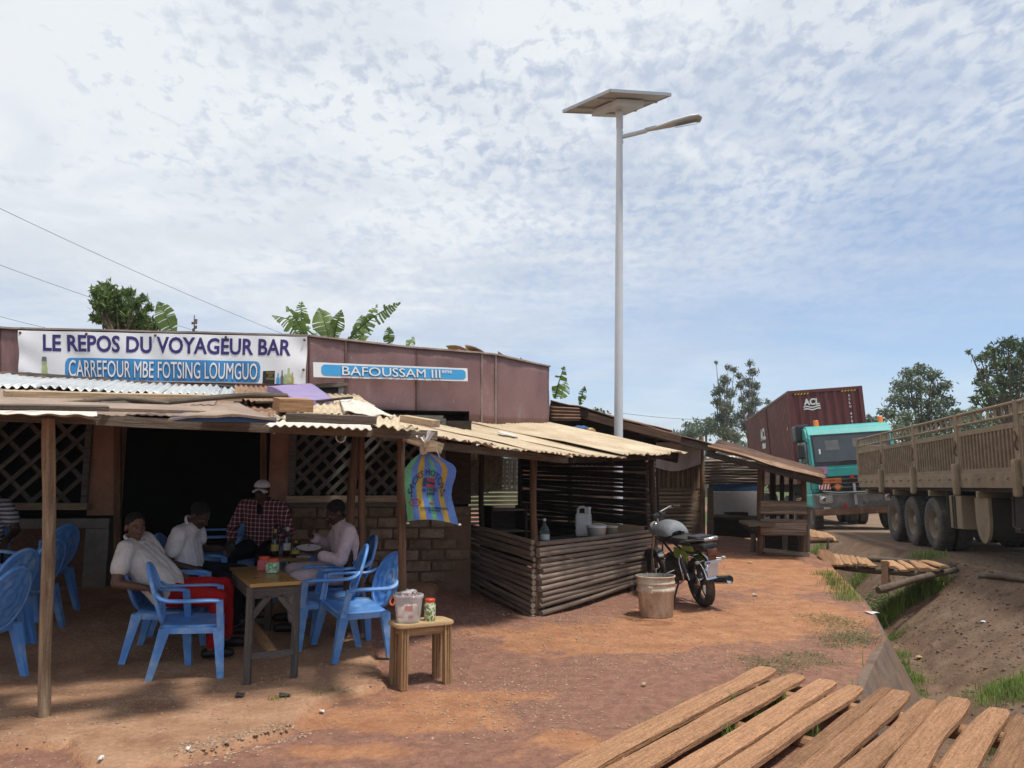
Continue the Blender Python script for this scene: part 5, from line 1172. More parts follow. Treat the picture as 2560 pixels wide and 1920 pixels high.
MB().tube([(.10, -1.0, 1.22), (.16, -.6, 1.16), (.18, 0, 1.15), (.16, 1.0, 1.16)], .03, 8).build('front_pipe', 'truck_grey', T2, True)
bp_ = cb_('bumper', (-.18, 0, .92), (.55, 2.48, .48), 'truck_grey', T2, .06); cb_('lower_bumper', (-.10, 0, .60), (.42, 2.45, .20), 'rust_brown', T2, .04)
for y in (-.92, .92):
    hl = cb_('headlight', (.085, y, .98), (.06, .40, .26), 'lamp_glass', T2, .05); MB().lathe([(.001, .01), (.07, .02), (.09, 0)], (.115, y - .07, .98), 12, 'X').build('reflector', 'chrome', hl, True); cb_('fog_light', (.09, y, .72), (.03, .20, .06), 'lamp_glass')
for k in range(4): MB().lathe([(.001, 0), (.045, 0), (.045, .02)], (.085, .15 + k * .15, .84), 10, 'X').build('bumper_hole', 'ink_black', T2, True)
MB().prism([(.10, -.48, .72), (.10, -.32, .72), (.10, -.40, .86)], (.01, 0, 0)).build('red_triangle', 'reflect_red', T2, True)
MB().bbox((-.9, -1.16, .95), (1.5, .22, .45), .08).build('wheel_arch', 'teal', T2, True); MB().bbox((-.9, 1.16, .95), (1.5, .22, .45), .08).build('wheel_arch', 'teal', T2, True)
cb_('door_window', (-.72, -1.245, 2.45), (.80, .03, .75), 'glass_dark'); cb_('door_pillar', (-.22, -1.25, 2.0), (.10, .03, 1.5), 'black_plastic')
for z, h in ((2.45, .45), (1.98, .30)): cb_('mirror', (.05, -1.48, z), (.12, .22, h), 'black_plastic', T2, .05)
MB().tube([(-.2, -1.25, 2.75), (.05, -1.48, 2.7), (.05, -1.48, 1.9), (-.2, -1.25, 1.85)], .018, 6).build('mirror_arm', 'black_plastic', T2, True)
cb_('air_intake', (-1.1, -1.22, 3.05), (.7, .45, .55), 'black_plastic', T2, .08); cb_('snorkel', (-1.95, -1.0, 2.2), (.25, .3, 1.8), 'black_plastic')
for y in (-.8, 1.1):
    bc = MB(); bc.lathe([(.001, .20), (.065, .20), (.08, .17), (.08, .02), (.09, 0)], (-.75, y, 3.23), 12); bc.build('amber_beacon', 'amber', T2, True)
for y, fl in ((-1.06, False), (1.06, True)): wheel(T2, -1.0, y, .50, fl, RMf)
for x in (-4.2, -5.5, -11.6, -12.9, -14.2):
    for y, fl in ((-1.06, False), (-.74, False), (1.06, True), (.74, True)): wheel(T2, x, y, .50, fl)
for sd in (-1, 1): cb_('chassis_rail', (-7.5, sd * .4, 1.27), (14.6, .14, .35), 'truck_under')
cb_('trailer_deck', (-9.0, 0, 1.60), (12.4, 2.4, .30), 'rust_brown'); cb_('fuel_tank', (-2.9, -1.0, .75), (.9, .45, .5), 'rust_brown', T2, .1)
cb_('step', (-1.9, -1.15, .7), (.4, .2, .5), 'rust_brown')

# container (own thing, rests on the trailer): same frame as the lorry
CT = thing('shipping_container', 'maroon shipping container lettered ACL riding on the lorry trailer', 'container', tuple(WORLD[T2] @ Vector((-2.75, 0, 1.78))), 0, None, rot2)
CL, CW, CH = 12.2, 2.44, 2.86
def cc(name, c, s_, m, bev=.015): return MB().bbox(c, s_, bev).build(name, m, CT, True)
def corr_wall(name, fn, n, h0, h1, m, dep=.035):
    b = MB(); us = []
    for i in range(n): us += [(i + .0) / n, (i + .28) / n, (i + .5) / n, (i + .78) / n]
    us.append(1.0); vs = []
    for z in (h0, h1):
        for i, u in enumerate(us): vs.append(fn(u, dep if i % 4 in (0, 1) else -dep * .3, z))
    w = len(us); b.add(vs, [(i, i + 1, w + i + 1, w + i) for i in range(w - 1)]); return b.build(name, m, CT, True)
corr_wall('front_wall', lambda u, d, z: (d - .06, -1.14 + 2.28 * u, z), 8, .12, CH - .12, 'container')
corr_wall('side_wall', lambda u, d, z: (-.1 - (CL - .2) * u, -CW / 2 + .05 - d, z), 42, .12, CH - .10, 'container_side')
corr_wall('side_wall', lambda u, d, z: (-.1 - (CL - .2) * u, CW / 2 - .05 + d, z), 42, .12, CH - .10, 'container_side')
cc('roof', (-CL / 2, 0, CH - .03), (CL - .1, CW - .06, .05), 'container'); cc('rear_wall', (-CL + .05, 0, CH / 2), (.08, CW - .1, CH - .2), 'container')
for x in (-.07, -CL + .07):
    for y in (-CW / 2 + .07, CW / 2 - .07): cc('corner_post', (x, y, CH / 2), (.14, .14, CH), 'container')
for y in (-CW / 2 + .05, CW / 2 - .05): cc('top_rail', (-CL / 2, y, CH - .05), (CL - .3, .09, .10), 'container'); cc('bottom_rail', (-CL / 2, y, .07), (CL - .3, .10, .14), 'container')
for z in (CH - .06, .07): cc('cross_rail', (-.06, 0, z), (.10, CW - .28, .12 if z > 1 else .14), 'container')
cc('joint_strip', (-5.2, -CW / 2 + .01, CH / 2), (.06, .06, CH - .2), 'container')
CW2 = WORLD[CT]
ff = lambda u, v, l: CW2 @ Vector((.012, u, v)); fs_ = lambda u, v, l: CW2 @ Vector((u, -CW / 2 - .005, v))
text_obj('lettering', 'ACL', 'paint_white', ff, -.72, -.20, 2.32, 2.55, CT, .045)
for v in (2.16, 2.24): MB().grid(lambda u, w: CW2 @ Vector((.012, -.74 + .55 * u, v + .022 * math.sin(u * 9) + w * .045)), 16, 1).build('wave_mark', 'paint_white', CT)
for k, ch in enumerate('ACLU 9755528'):
    if ch != ' ': text_obj('lettering', ch, 'paint_white', ff, .735, .795, 2.52 - k * .125, 2.60 - k * .125, CT, .03)
for k in range(5):
    for y0 in (-1.0, .52): MB().prism([CW2 @ Vector((.014, y0 + k * .10, 2.70)), CW2 @ Vector((.014, y0 + .05 + k * .10, 2.70)), CW2 @ Vector((.014, y0 + .08 + k * .10, 2.745)), CW2 @ Vector((.014, y0 + .03 + k * .10, 2.745))], (0, -.003, 0)).build('hazard_mark', 'paint_yellow', CT)
text_obj('lettering', 'ACL', 'paint_white', fs_, -7.4, -5.9, 1.55, 2.05, CT, .05)
MB().prism([CW2 @ Vector((x, -CW / 2 - .004, z)) for x, z in ((-7.1, 1.2), (-6.2, 1.2), (-6.15, 1.42), (-6.5, 1.38), (-6.8, 1.45), (-7.15, 1.40))], (0, -.003, 0)).build('wave_mark', 'paint_white', CT)
MB().prism([CW2 @ Vector((x, -CW / 2 - .004, z)) for x, z in ((-.75, 1.55), (-.55, 1.55), (-.65, 1.72))], (0, -.003, 0)).build('warning_mark', 'paint_yellow', CT)
# ------------------------------------------------------------------ plank bridge in the foreground
bp0, bp1 = Vector((2.02, 6.10, 0)), Vector((3.75, 4.47, 0)); BU = (bp1 - bp0).normalized(); BV = Vector((-.652, -.758, 0))
br = thing('plank_footbridge', 'footbridge of rough red-dusted planks over the ditch in the foreground', 'footbridge', (2.6, 5.0, .0))
ends = [(1915, 1676), (1990, 1690), (2070, 1710), (2140, 1722), (2212, 1726), (2258, 1738), (2322, 1752), (2400, 1755), (2492, 1776), (2572, 1800), (2660, 1815), (2740, 1835)]
BZ = .085
def rough_plank(p0, p1, w, h, name, m, par, n=18, sag=0.0, wv=.020):
    b = MB(); rot, l = b.frame(p0, p1); o1 = rng.random() * 60; vs = []; ph = rng.random() * 6
    for i in range(n + 1):
        t = i / n; x = (t - .5) * l; e = 1.0
        if i in (0, n): e = .80
        if i == 1 or i == n - 1: e = .95
        dy = wv * 2.2 * float(vnoise(t * 3 + o1, 1)) ; a = 1 + .34 * float(vnoise(t * 6 + o1, 7)); c = 1 + .34 * float(vnoise(t * 5 + o1, 17)); zz = .012 * float(vnoise(t * 4 + o1, 27)) - sag * math.sin(math.pi * t)
        xo = x + (.02 * (rng.random() - .5) if i in (0, n) else 0)
        for y, z in ((-w / 2 * a * e + dy, -h / 2), (w / 2 * c * e + dy, -h / 2), (w / 2 * c * e + dy, h / 2 - .016), (w / 2 * c * e * .74 + dy, h / 2), (dy, h / 2 + .004 * float(vnoise(t * 9, o1))), (-w / 2 * a * e * .74 + dy, h / 2), (-w / 2 * a * e + dy, h / 2 - .016)):
            vs.append((xo, y, z + zz))
    k = 7; fs = [(i * k + q_, (i + 1) * k + q_, (i + 1) * k + (q_ + 1) % k, i * k + (q_ + 1) % k) for i in range(n) for q_ in range(k)]
    b.add(vs, fs + [tuple(range(k)), tuple(range(n * k, n * k + k))[::-1]]); me = b.mesh(name)
    bm = bmesh.new(); bm.from_mesh(me); bmesh.ops.recalc_face_normals(bm, faces=bm.faces); bm.to_mesh(me); bm.free()
    return link_mesh(name, me, m, par, Matrix.Translation((Vector(p0) + Vector(p1)) / 2) @ rot.to_4x4())
def bz(p): return BZ + .02 * smooth(np.array([(p.x - 2.0) / 2]))[0]
for i, (px, py) in enumerate(ends):
    e = Gz(px, py, BZ); L_ = 3.1 + rng.uniform(-.1, .15); kk = min(1.0, i / 8.0); BVi = Vector((-.628 + rng.uniform(-.012, .012), -.778, 0)).normalized(); q = e + BVi * L_ + BU * (rng.uniform(-.02, .02))
    z0, z1 = BZ + rng.uniform(-.008, .010), BZ + rng.uniform(-.010, .012)
    nxt = Gz(*ends[min(i + 1, len(ends) - 1)], BZ); gap = abs((nxt - e).dot(BU)) if i < len(ends) - 1 else .18
    w = max(.10, min(.175, gap * .82)) if i not in (4, 5) else max(.09, gap * .80)
    rough_plank(up(e, z0), up(q, z1), w, .045, 'plank', 'plank_red', br)
for t, zb in ((.16, -.075), (1.05, -.075), (2.1, -.08)):
    a = bp0 + BV * t - BU * .25; c = a + BU * 3.1; pole('bearer', up(a, BZ + zb), up(c, BZ + zb), .055, .05, 'plank_red', br, 8, 8, .02, .12)

# small broken bridge further up the ditch
b2 = thing('broken_footbridge', 'small broken plank footbridge crossing the ditch beside the cargo truck', 'footbridge', tuple(P(2220, 1440, 13.6)))
l0, l1 = P(2058, 1398, 14.3), P(2385, 1422, 12.9)
fl0, fl1 = P(2062, 1414, 13.9), P(2300, 1444, 12.6)
pole('bearer', P(2062, 1412, 13.9), P(2330, 1440, 12.7), .055, .05, 'bark', b2, 8, 9, .02, .15); pole('bearer', P(2070, 1392, 14.6), P(2390, 1416, 13.3), .05, .05, 'bark', b2, 8, 8, .02, .12)
pole('bearer', P(2195, 1476, 12.3), P(2392, 1424, 12.9), .06, .05, 'bark', b2, 8, 9, .03, .2)
plank('support_post', P(2213, 1482, 13.0), P(2214, 1404, 13.1), .10, .10, 'rust_brown', b2)
for (x0, y0, x1, y1, w) in ((2060, 1378, 2080, 1416, .26), (2085, 1389, 2102, 1416, .17), (2101, 1390, 2118, 1414, .12), (2114, 1392, 2128, 1415, .10), (2127, 1393, 2138, 1413, .10), (2142, 1396, 2160, 1414, .10), (2158, 1398, 2185, 1419, .16), (2208, 1405, 2228, 1420, .12), (2226, 1405, 2262, 1428, .18), (2248, 1405, 2284, 1424, .12), (2280, 1406, 2312, 1424, .14), (2300, 1407, 2338, 1428, .13), (2308, 1404, 2362, 1418, .16)):
    p0, p1 = P(x0, y0 - 2, 14.25 - (x0 - 2060) / 300 * 1.0), P(x1, y1 - 2, 13.55 - (x1 - 2060) / 300 * 1.0); rough_plank(p0, p1, w, .035, 'plank', 'plank_light' if rng.random() < .8 else 'plank_red', b2, 5)
# planks by the stall
b3 = thing('plank_crossing', 'pile of loose planks bridging the ditch beside the roadside stall', 'footbridge', tuple(P(2050, 1340, 17.2)))
for k in range(5): rough_plank(P(2022 + k * 9, 1326 + k * 2, 17.6), P(2040 + k * 11, 1346 + k * 2, 16.6), .22, .05, 'plank', 'plank_light', b3, 4)
pole('bearer', P(2020, 1352, 16.6), P(2082, 1350, 16.6), .06, .06, 'rust_brown', b3, 4, 7)
o = pole('stake', P(2066, 1398, 14.6), P(2070, 1345, 14.6), .03, .02, 'wood_grey', None, 4, 6, .01, .1); tag(o, 'thin wooden stake standing in the ditch beside the stall', 'stake')

# ------------------------------------------------------------------ stool with bucket and jar
sc_ = (GT(1019, 1725) + GT(982, 1709) + GT(1115, 1710) + GT(1084, 1695)) / 4
sto = thing('wooden_stool', 'varnished wooden stool with grooved legs in front of the veranda post', 'stool', tuple(sc_), R(29)); SH = .485
tp = MB(); o_ = rrect(-.245, .245, -.145, .145, .07, .07, 6); tp.prism([(x, y, SH - .028) for x, y in o_], (0, 0, .028)); me = tp.mesh('seat'); bm = bmesh.new(); bm.from_mesh(me); bmesh.ops.recalc_face_normals(bm, faces=bm.faces); bmesh.ops.bevel(bm, geom=[e for e in bm.edges if abs(e.verts[0].co.z - e.verts[1].co.z) < .001], offset=.006, segments=2, affect='EDGES'); bm.to_mesh(me); bm.free(); link_mesh('seat', me, 'wood_stool_top', sto)
for sx in (-1, 1):
    for sy in (-1, 1):
        lg = plank('leg', WORLD[sto] @ Vector((sx * .185, sy * .105, 0)), WORLD[sto] @ Vector((sx * .18, sy * .10, SH - .028)), .058, .058, 'wood_stool', sto, up=tuple(WORLD[sto].to_3x3() @ Vector((0, 1, 0))))
        for g_ in (-.011, .011): MB().box((sx * .1825 + g_, sy * .102 - .0305, SH / 2 - .015), (.003, .003, SH - .04)).build('groove', 'wood_dark', sto, True)
for sy in (-1, 1): plank('apron', WORLD[sto] @ Vector((-.155, sy * .10, SH - .06)), WORLD[sto] @ Vector((.155, sy * .10, SH - .06)), .02, .062, 'wood_stool', sto)
for sx in (-1, 1): plank('apron', WORLD[sto] @ Vector((sx * .18, -.075, SH - .06)), WORLD[sto] @ Vector((sx * .18, .075, SH - .06)), .02, .062, 'wood_stool', sto)
SM = WORLD[sto]
cbp = SM @ Vector((-.115, -.012, SH)); bk = thing('clear_bucket', 'clear plastic bucket of sugar bags with orange handle on the stool', 'bucket', tuple(cbp))
MB().lathe([(.001, .003), (.088, .003), (.092, .006), (.112, .185), (.121, .187), (.121, .212), (.116, .215), (.110, .213), (.088, .008), (.001, .008)], (0, 0, 0), 28).build('shell', 'plastic_clear', bk, True)
MB().bbox((.02, -.035, .075), (.10, .05, .135), .012, Matrix.Rotation(R(10), 3, 'Z')).build('sugar_packet', 'sugar_bag', bk, True); MB().bbox((-.045, -.02, .065), (.06, .06, .115), .012, Matrix.Rotation(R(-18), 3, 'Z')).build('sugar_packet', 'sugar_bag', bk, True); MB().bbox((.01, .04, .07), (.11, .05, .12), .012).build('sugar_packet', 'sugar_bag', bk, True)
MB().box((.012, -.0625, .112), (.06, .002, .038), Matrix.Rotation(R(10), 3, 'Z')).build('red_print', 'print_red', bk, True); MB().ell((.028, -.062, .048), (.020, .003, .012), 10, 6, Matrix.Rotation(R(10), 3, 'Z')).build('red_print', 'print_red', bk, True); MB().ell((-.058, -.056, .05), (.018, .003, .012), 10, 6, Matrix.Rotation(R(-18), 3, 'Z')).build('red_print', 'print_red', bk, True)
MB().tube([(-.118 + .0 * a, .0, .19) if False else (-.122 - .02 * math.sin(a), -.02 + .03 * math.cos(a), .165 + .028 * math.cos(a)) for a in np.linspace(0, 2 * math.pi, 12)], .008, 6).build('handle', 'plastic_orange', bk, True)
for k in range(26):
    a, r_ = rng.random() * 6.28, .08 * math.sqrt(rng.random()); b = MB(); b.bbox((r_ * math.cos(a), r_ * math.sin(a), .20 + .03 * (1 - r_ / .08) + rng.uniform(-.01, .015)), (.035, .016, .012), .004, Euler((rng.random() * 2, rng.random() * 2, rng.random() * 6)).to_matrix()); b.build('wrapped_sweet', 'wrapped', bk, True)
MB().grid(lambda u, v: (.10 * (u - .5) * 1.6 - .02, .07 * (v - .5) * 2, .225 + .035 * float(vnoise(u * 5, v * 5, 1, 4)) + .02 * u), 10, 8, True).build('film', 'plastic_clear', bk, True)
jp = SM @ Vector((.06, -.035, SH)); jr = thing('sweet_jar', 'glass jar of wrapped green sweets with red lid on the stool', 'jar', tuple(jp))
MB().lathe([(.001, 0), (.042, 0), (.045, .006), (.045, .125), (.038, .142), (.036, .15)], (0, 0, 0), 20).build('glass', 'candy_mix', jr, True); MB().lathe([(.039, .146), (.041, .148), (.041, .168), (.036, .173), (.001, .174)], (0, 0, 0), 20).build('lid', 'plastic_red', jr, True)

# ------------------------------------------------------------------ bar table with sweet jars, second table with bottles
tc_ = [Vector((-2.02, 6.14, 0)), Vector((-1.69, 6.34, 0)), Vector((-2.30, 7.56, 0)), Vector((-2.62, 7.36, 0))]
tz = hz(-2.1, 6.6); TH = .80
tab = thing('bar_table', 'narrow long table with varnished yellow top and grey legs under veranda', 'table', (-2.15, 6.8, tz))
tt = MB(); tt.prism([up(p, TH - .028) for p in tc_], (0, 0, .028)); tt.build('table_top', 'table_top', tab)
tcen = sum(tc_, Vector()) / 4
ins = [p * .93 + tcen * .07 for p in tc_]
for p in ins: plank('leg', up(p, hz(p.x, p.y) - .01), up(p, TH - .028), .05, .05, 'table_leg', tab, up=(0, 1, 0))
for i in range(4): plank('apron', up(ins[i], TH - .075), up(ins[(i + 1) % 4], TH - .075), .025, .09, 'table_leg', tab)
zf = tz + .17
plank('stretcher', up(ins[0], zf), up(ins[1], zf), .04, .05, 'table_leg', tab); plank('stretcher', up(ins[2], zf + .05), up(ins[3], zf + .05), .04, .05, 'table_leg', tab); plank('stretcher', up((ins[0] + ins[1]) / 2, zf + .02), up((ins[2] + ins[3]) / 2, zf + .07), .07, .03, 'wood_stool', tab)
for s_ in (0, 1):
    a = ins[s_]; c = ins[1 - s_]; plank('knee_brace', up(a, TH - .27), up(a * .62 + c * .38, TH - .11), .025, .05, 'table_leg', tab)
def sweet_jar(px, py, m, label, s_=1.0):
    p = Gz(px, py, TH); j = thing('sweet_jar', label, 'jar', tuple(p + Vector((0, 0, .0005))))
    MB().bbox((0, 0, .05 * s_), (.095 * s_, .095 * s_, .098 * s_), .016).build('glass', m, j, True); MB().lathe([(.045 * s_, .094 * s_), (.047 * s_, .098 * s_), (.047 * s_, .124 * s_), (.040 * s_, .128 * s_), (.001, .128 * s_)], (0, 0, 0), 18).build('lid', 'plastic_red', j, True)
sweet_jar(659, 1427, 'candy_pink', 'square jar of pink sweets with red lid on bar table'); sweet_jar(681, 1433, 'candy_green', 'square jar of green sweets with red lid on bar table')
t2c = Vector((-2.25, 8.15, 0)); t2z = hz(-2.25, 8.15); t2 = thing('low_table', 'small brown table with bottles between the plaid and pink men', 'table', (t2c.x, t2c.y, t2z), R(10))
MB().bbox((0, 0, .50), (.62, .55, .03), .006).build('table_top', 'wood_stool', t2, True)
for sx in (-1, 1):
    for sy in (-1, 1): MB().bbox((sx * .26, sy * .22, .243), (.05, .05, .485), .005).build('leg', 'table_leg', t2, True)
def beer(x, y, h, label, lab='label_yellow', m='glass_brown'):
    b = thing('beer_bottle', label, 'bottle', tuple(Vector((t2c.x + x, t2c.y + y, t2z + .5155))))
    MB().lathe([(.001, 0), (.036, 0), (.038, .008), (.038, h * .55), (.030, h * .66), (.014, h * .80), (.013, h * .97), (.015, h)], (0, 0, 0), 14).build('glass', m, b, True); MB().lathe([(.0385, h * .2), (.0385, h * .42)], (0, 0, 0), 14).build('label_wrap', lab, b, True); MB().lathe([(.0145, h * .80), (.0148, h * .93)], (0, 0, 0), 10).build('neck_foil', lab, b, True)
beer(-.17, -.08, .30, 'brown beer bottle with yellow neck foil nearest the plaid man'); beer(-.06, -.04, .32, 'tall brown beer bottle with pale label beside the yellow-necked one', 'label_white'); beer(.06, -.14, .18, 'short amber drinking bottle at the front of the low table', 'label_yellow')
o = MB().bbox((t2c.x + .19, t2c.y - .14, t2z + .524), (.22, .14, .012), .003, Matrix.Rotation(R(-20), 3, 'Z')).build('notebook', 'plate_paint'); tag(o, 'pale notebook lying on the low table by the pink man', 'notebook')

# ------------------------------------------------------------------ plastic armchairs
def make_chair():
    c = thing('plastic_armchair', 'x', 'chair')
    def bk_(y, z): return -.205 - .30 * (z - .42) - .05 * (1 - (y / .22) ** 2) * .0 - .02 * math.cos(y * 6)
    pan = MB(); nr, na = 12, 48; vs = [(bk_(0, .655) - .012, 0, .655)]
    for i in range(1, nr + 1):
        r = i / nr
        for k in range(na):
            a = 2 * math.pi * k / na; y, z = .205 * r * math.cos(a), .655 + .235 * r * math.sin(a)
            rel = .008 * math.sin(r * 20) * (.4 + .6 * abs(math.cos(4 * a))) + .006 * (r > .45) * math.cos(8 * a)
            vs.append((bk_(y, z) - .012 * (1 - r * r) + rel * (r < .93), y, z))
    fs = [(0, 1 + k, 1 + (k + 1) % na) for k in range(na)] + [(1 + (i - 1) * na + k, 1 + i * na + k, 1 + i * na + (k + 1) % na, 1 + (i - 1) * na + (k + 1) % na) for i in range(1, nr) for k in range(na)]
    pan.add(vs, fs, True); n0 = len(vs); pan.add([(x - .012, y, z) for x, y, z in vs], [f[::-1] for f in fs], True); b0 = pan.build('backrest', 'plastic_blue', c, True)
    fr = MB(); pts = [(bk_(.2 * math.cos(a), .655 + .24 * math.sin(a)) - .004, .212 * math.cos(a), .655 + .243 * math.sin(a)) for a in np.linspace(-.5 * math.pi, 1.5 * math.pi, 40)]
    fr.tube(pts, .017, 8, cap=False); fr.build('back_rim', 'plastic_blue', b0, True)
    st_ = MB()
    def sf(u, v):
        x = -.215 + .45 * u; w = .225 - .018 * (1 - u); y = (v - .5) * 2 * w; e = max(abs(v - .5) * 2 - .86, 0) / .14; f_ = max(u - .9, 0) / .1
        return (x, y, .432 - .018 * math.sin(math.pi * v) * math.sin(math.pi * min(1, u * 1.1)) - .035 * e * e - .035 * f_ * f_)
    st_.grid(sf, 14, 14, True, thick=(0, 0, -.012)); st_.build('seat', 'plastic_blue', c, True)
    sk = MB()
    for sy in (-1, 1): sk.bar((-.21, sy * .212, .40), (.22, sy * .228, .395), .014, .05)
    sk.bar((.225, -.22, .39), (.225, .22, .39), .014, .05); sk.bar((-.205, -.2, .40), (-.205, .2, .40), .014, .05); sk.build('seat_skirt', 'plastic_blue', c, True)
    for sy in (-1, 1):
        ar = MB(); pts = [(-.285, sy * .215, .70), (-.25, sy * .245, .665), (-.18, sy * .262, .648), (.0, sy * .270, .648), (.15, sy * .268, .648), (.198, sy * .262, .640)]
        fin = [Vector(np.array([np.interp(t, np.linspace(0, 1, 6), [p_[q_] for p_ in pts]) for q_ in range(3)])) for t in np.linspace(0, 1, 14)]
        ar.tube(fin, [.020] + [.026] * 12 + [.024], 10, squash=.55); ar.build('armrest', 'plastic_blue', c, True)
        us_ = MB(); us_.bar((.200, sy * .262, .645), (.222, sy * .245, .40), .022, .055, up=(1, 0, 0)); us_.bar((.188, sy * .255, .64), (.205, sy * .238, .40), .040, .014, up=(1, 0, 0)); us_.build('arm_support', 'plastic_blue', c, True)
        for x0, x1, y0, y1 in ((.205, .245, .222, .250), (-.200, -.300, .200, .232)):
            lg = MB(); sgn = 1 if x0 > 0 else -1
            q0 = [(x0 - .030 * sgn, sy * y0), (x0 + .026 * sgn, sy * y0)]; vs = []
            for z, k in ((.42, 1.0), (.30, .82), (0.0, .58)):
                t = 1 - z / .42; cx, cy = x0 + (x1 - x0) * t, sy * (y0 + (y1 - y0) * t); a_, b_ = .046 * k, .030 * k
                vs += [(cx - a_, cy - b_, z), (cx + a_, cy - b_, z), (cx + a_, cy + b_, z), (cx - a_, cy + b_, z)]
            lg.add(vs, [(0, 3, 2, 1)[::-1], (8, 9, 10, 11)[::-1]] + [(i * 4 + k, i * 4 + 4 + k, i * 4 + 4 + (k + 1) % 4, i * 4 + (k + 1) % 4) for i in range(2) for k in range(4)]); lg.build('leg', 'plastic_blue', c, True)
    return c
CH0 = make_chair(); first = [True]
def chair(px, py, deg, label, pos=None, tilt=0.0, s_=.955):
    p = GT(px, py) if pos is None else Vector((pos[0], pos[1], hz(*pos)))
    n_dx = (hz(p.x + .25, p.y) - hz(p.x - .25, p.y)) / .5; n_dy = (hz(p.x, p.y + .25) - hz(p.x, p.y - .25)) / .5
    q = Vector((0, 0, 1)).rotation_difference(Vector((-n_dx, -n_dy, 1)))
    Mw = Matrix.Translation(p) @ q.to_matrix().to_4x4() @ Matrix.Rotation(R(deg), 4, 'Z') @ Matrix.Scale(s_, 4)
    o = CH0 if first[0] else None
    if first[0]:
        first[0] = False; o = CH0; o.matrix_basis = Mw; WORLD[o] = Mw
        def fixw(q_):
            for ch in [x for x in COL.objects if x.parent == q_]: WORLD[ch] = WORLD[q_] @ ch.matrix_basis; fixw(ch)
        fixw(o)
    else: o = copy_tree(CH0, None, Mw)
    o['label'] = label; o['group'] = 'blue plastic armchairs under the veranda'; o['category'] = 'chair'; return o, p
chair(474, 1676, 20, 'empty faded blue plastic armchair in front of the man in red trousers')
c2, c2p = chair(418, 1636, 8, 'blue plastic armchair occupied by the reclining man in red trousers')
c3, c3p = chair(478, 1572, 5, 'blue plastic armchair of the man looking at his phone', None)
chair(0, 0, 205, 'blue plastic armchair turned towards the doorway behind the phone man', (-3.25, 8.6))
chair(872, 1628, 216, 'empty blue plastic armchair with round floral back nearest the stool')
chair(812, 1602, 196, 'empty blue plastic armchair between the table and the floral-back chair')
c7, c7p = chair(0, 0, 202, 'blue plastic armchair of the man in pink eating from a plate', (-1.72, 7.75))
chair(-82, 1704, 172, 'blue plastic armchair cut by the left picture edge, nearest the viewer')
chair(-42, 1618, 168, 'blue plastic armchair in the left row, second from the viewer')
chair(38, 1580, 172, 'blue plastic armchair in the left row seen behind the wooden post')
chair(84, 1530, 165, 'blue plastic armchair at the far end of the left row by the wall')
c12, c12p = chair(0, 0, 268, 'blue plastic armchair under the man in the plaid shirt', (-2.72, 8.55))
c13, c13p = chair(0, 0, 300, 'blue plastic armchair under the man in striped shirt at the left edge', (-5.30, 7.9))
chair(0, 0, 250, 'blue plastic armchair standing inside the dark doorway', (-3.3, 10.2))
# ------------------------------------------------------------------ people
def capsule(mb, p0, r0, p1, r1, seg=12):
    p0, p1 = Vector(p0), Vector(p1); d = p1 - p0; l = d.length; d = d / l if l > 1e-6 else Vector((0, 0, 1)); pts, rr = [], []
    for k in range(4): a = math.pi / 2 * (1 - k / 4) ; pts.append(p0 - d * r0 * math.sin(a)); rr.append(max(.0008, r0 * math.cos(a)))
    for k in range(4): t = k / 3; pts.append(p0 + d * l * t); rr.append(r0 + (r1 - r0) * t)
    for k in range(1, 5): a = math.pi / 2 * k / 4; pts.append(p1 + d * r1 * math.sin(a)); rr.append(max(.0008, r1 * math.cos(a)))
    mb.tube(pts, rr, seg)
def chain(mb, pts):
    for (a, ra), (b, rb) in zip(pts[:-1], pts[1:]): capsule(mb, a, ra, b, rb)
def remesh(mb, voxel, smooth_it=4, fac=.5):
    me = mb.mesh('tmp'); bm = bmesh.new(); bm.from_mesh(me); bmesh.ops.remove_doubles(bm, verts=bm.verts, dist=1e-5); bmesh.ops.recalc_face_normals(bm, faces=bm.faces); bm.to_mesh(me); bm.free()
    o = bpy.data.objects.new('tmp', me); COL.objects.link(o); m = o.modifiers.new('r', 'REMESH'); m.mode = 'VOXEL'; m.voxel_size = voxel; m.use_smooth_shade = True
    s_ = o.modifiers.new('s', 'SMOOTH'); s_.iterations = smooth_it; s_.factor = fac
    dg = bpy.context.evaluated_depsgraph_get(); out = bpy.data.meshes.new_from_object(o.evaluated_get(dg)); bpy.data.objects.remove(o); bpy.data.meshes.remove(me)
    out.polygons.foreach_set('use_smooth', np.ones(len(out.polygons), bool)); return out
def frame3(f, u=(0, 0, 1)):
    f = Vector(f).normalized(); u = Vector(u); r = f.cross(u).normalized(); u = r.cross(f); return f, r, u
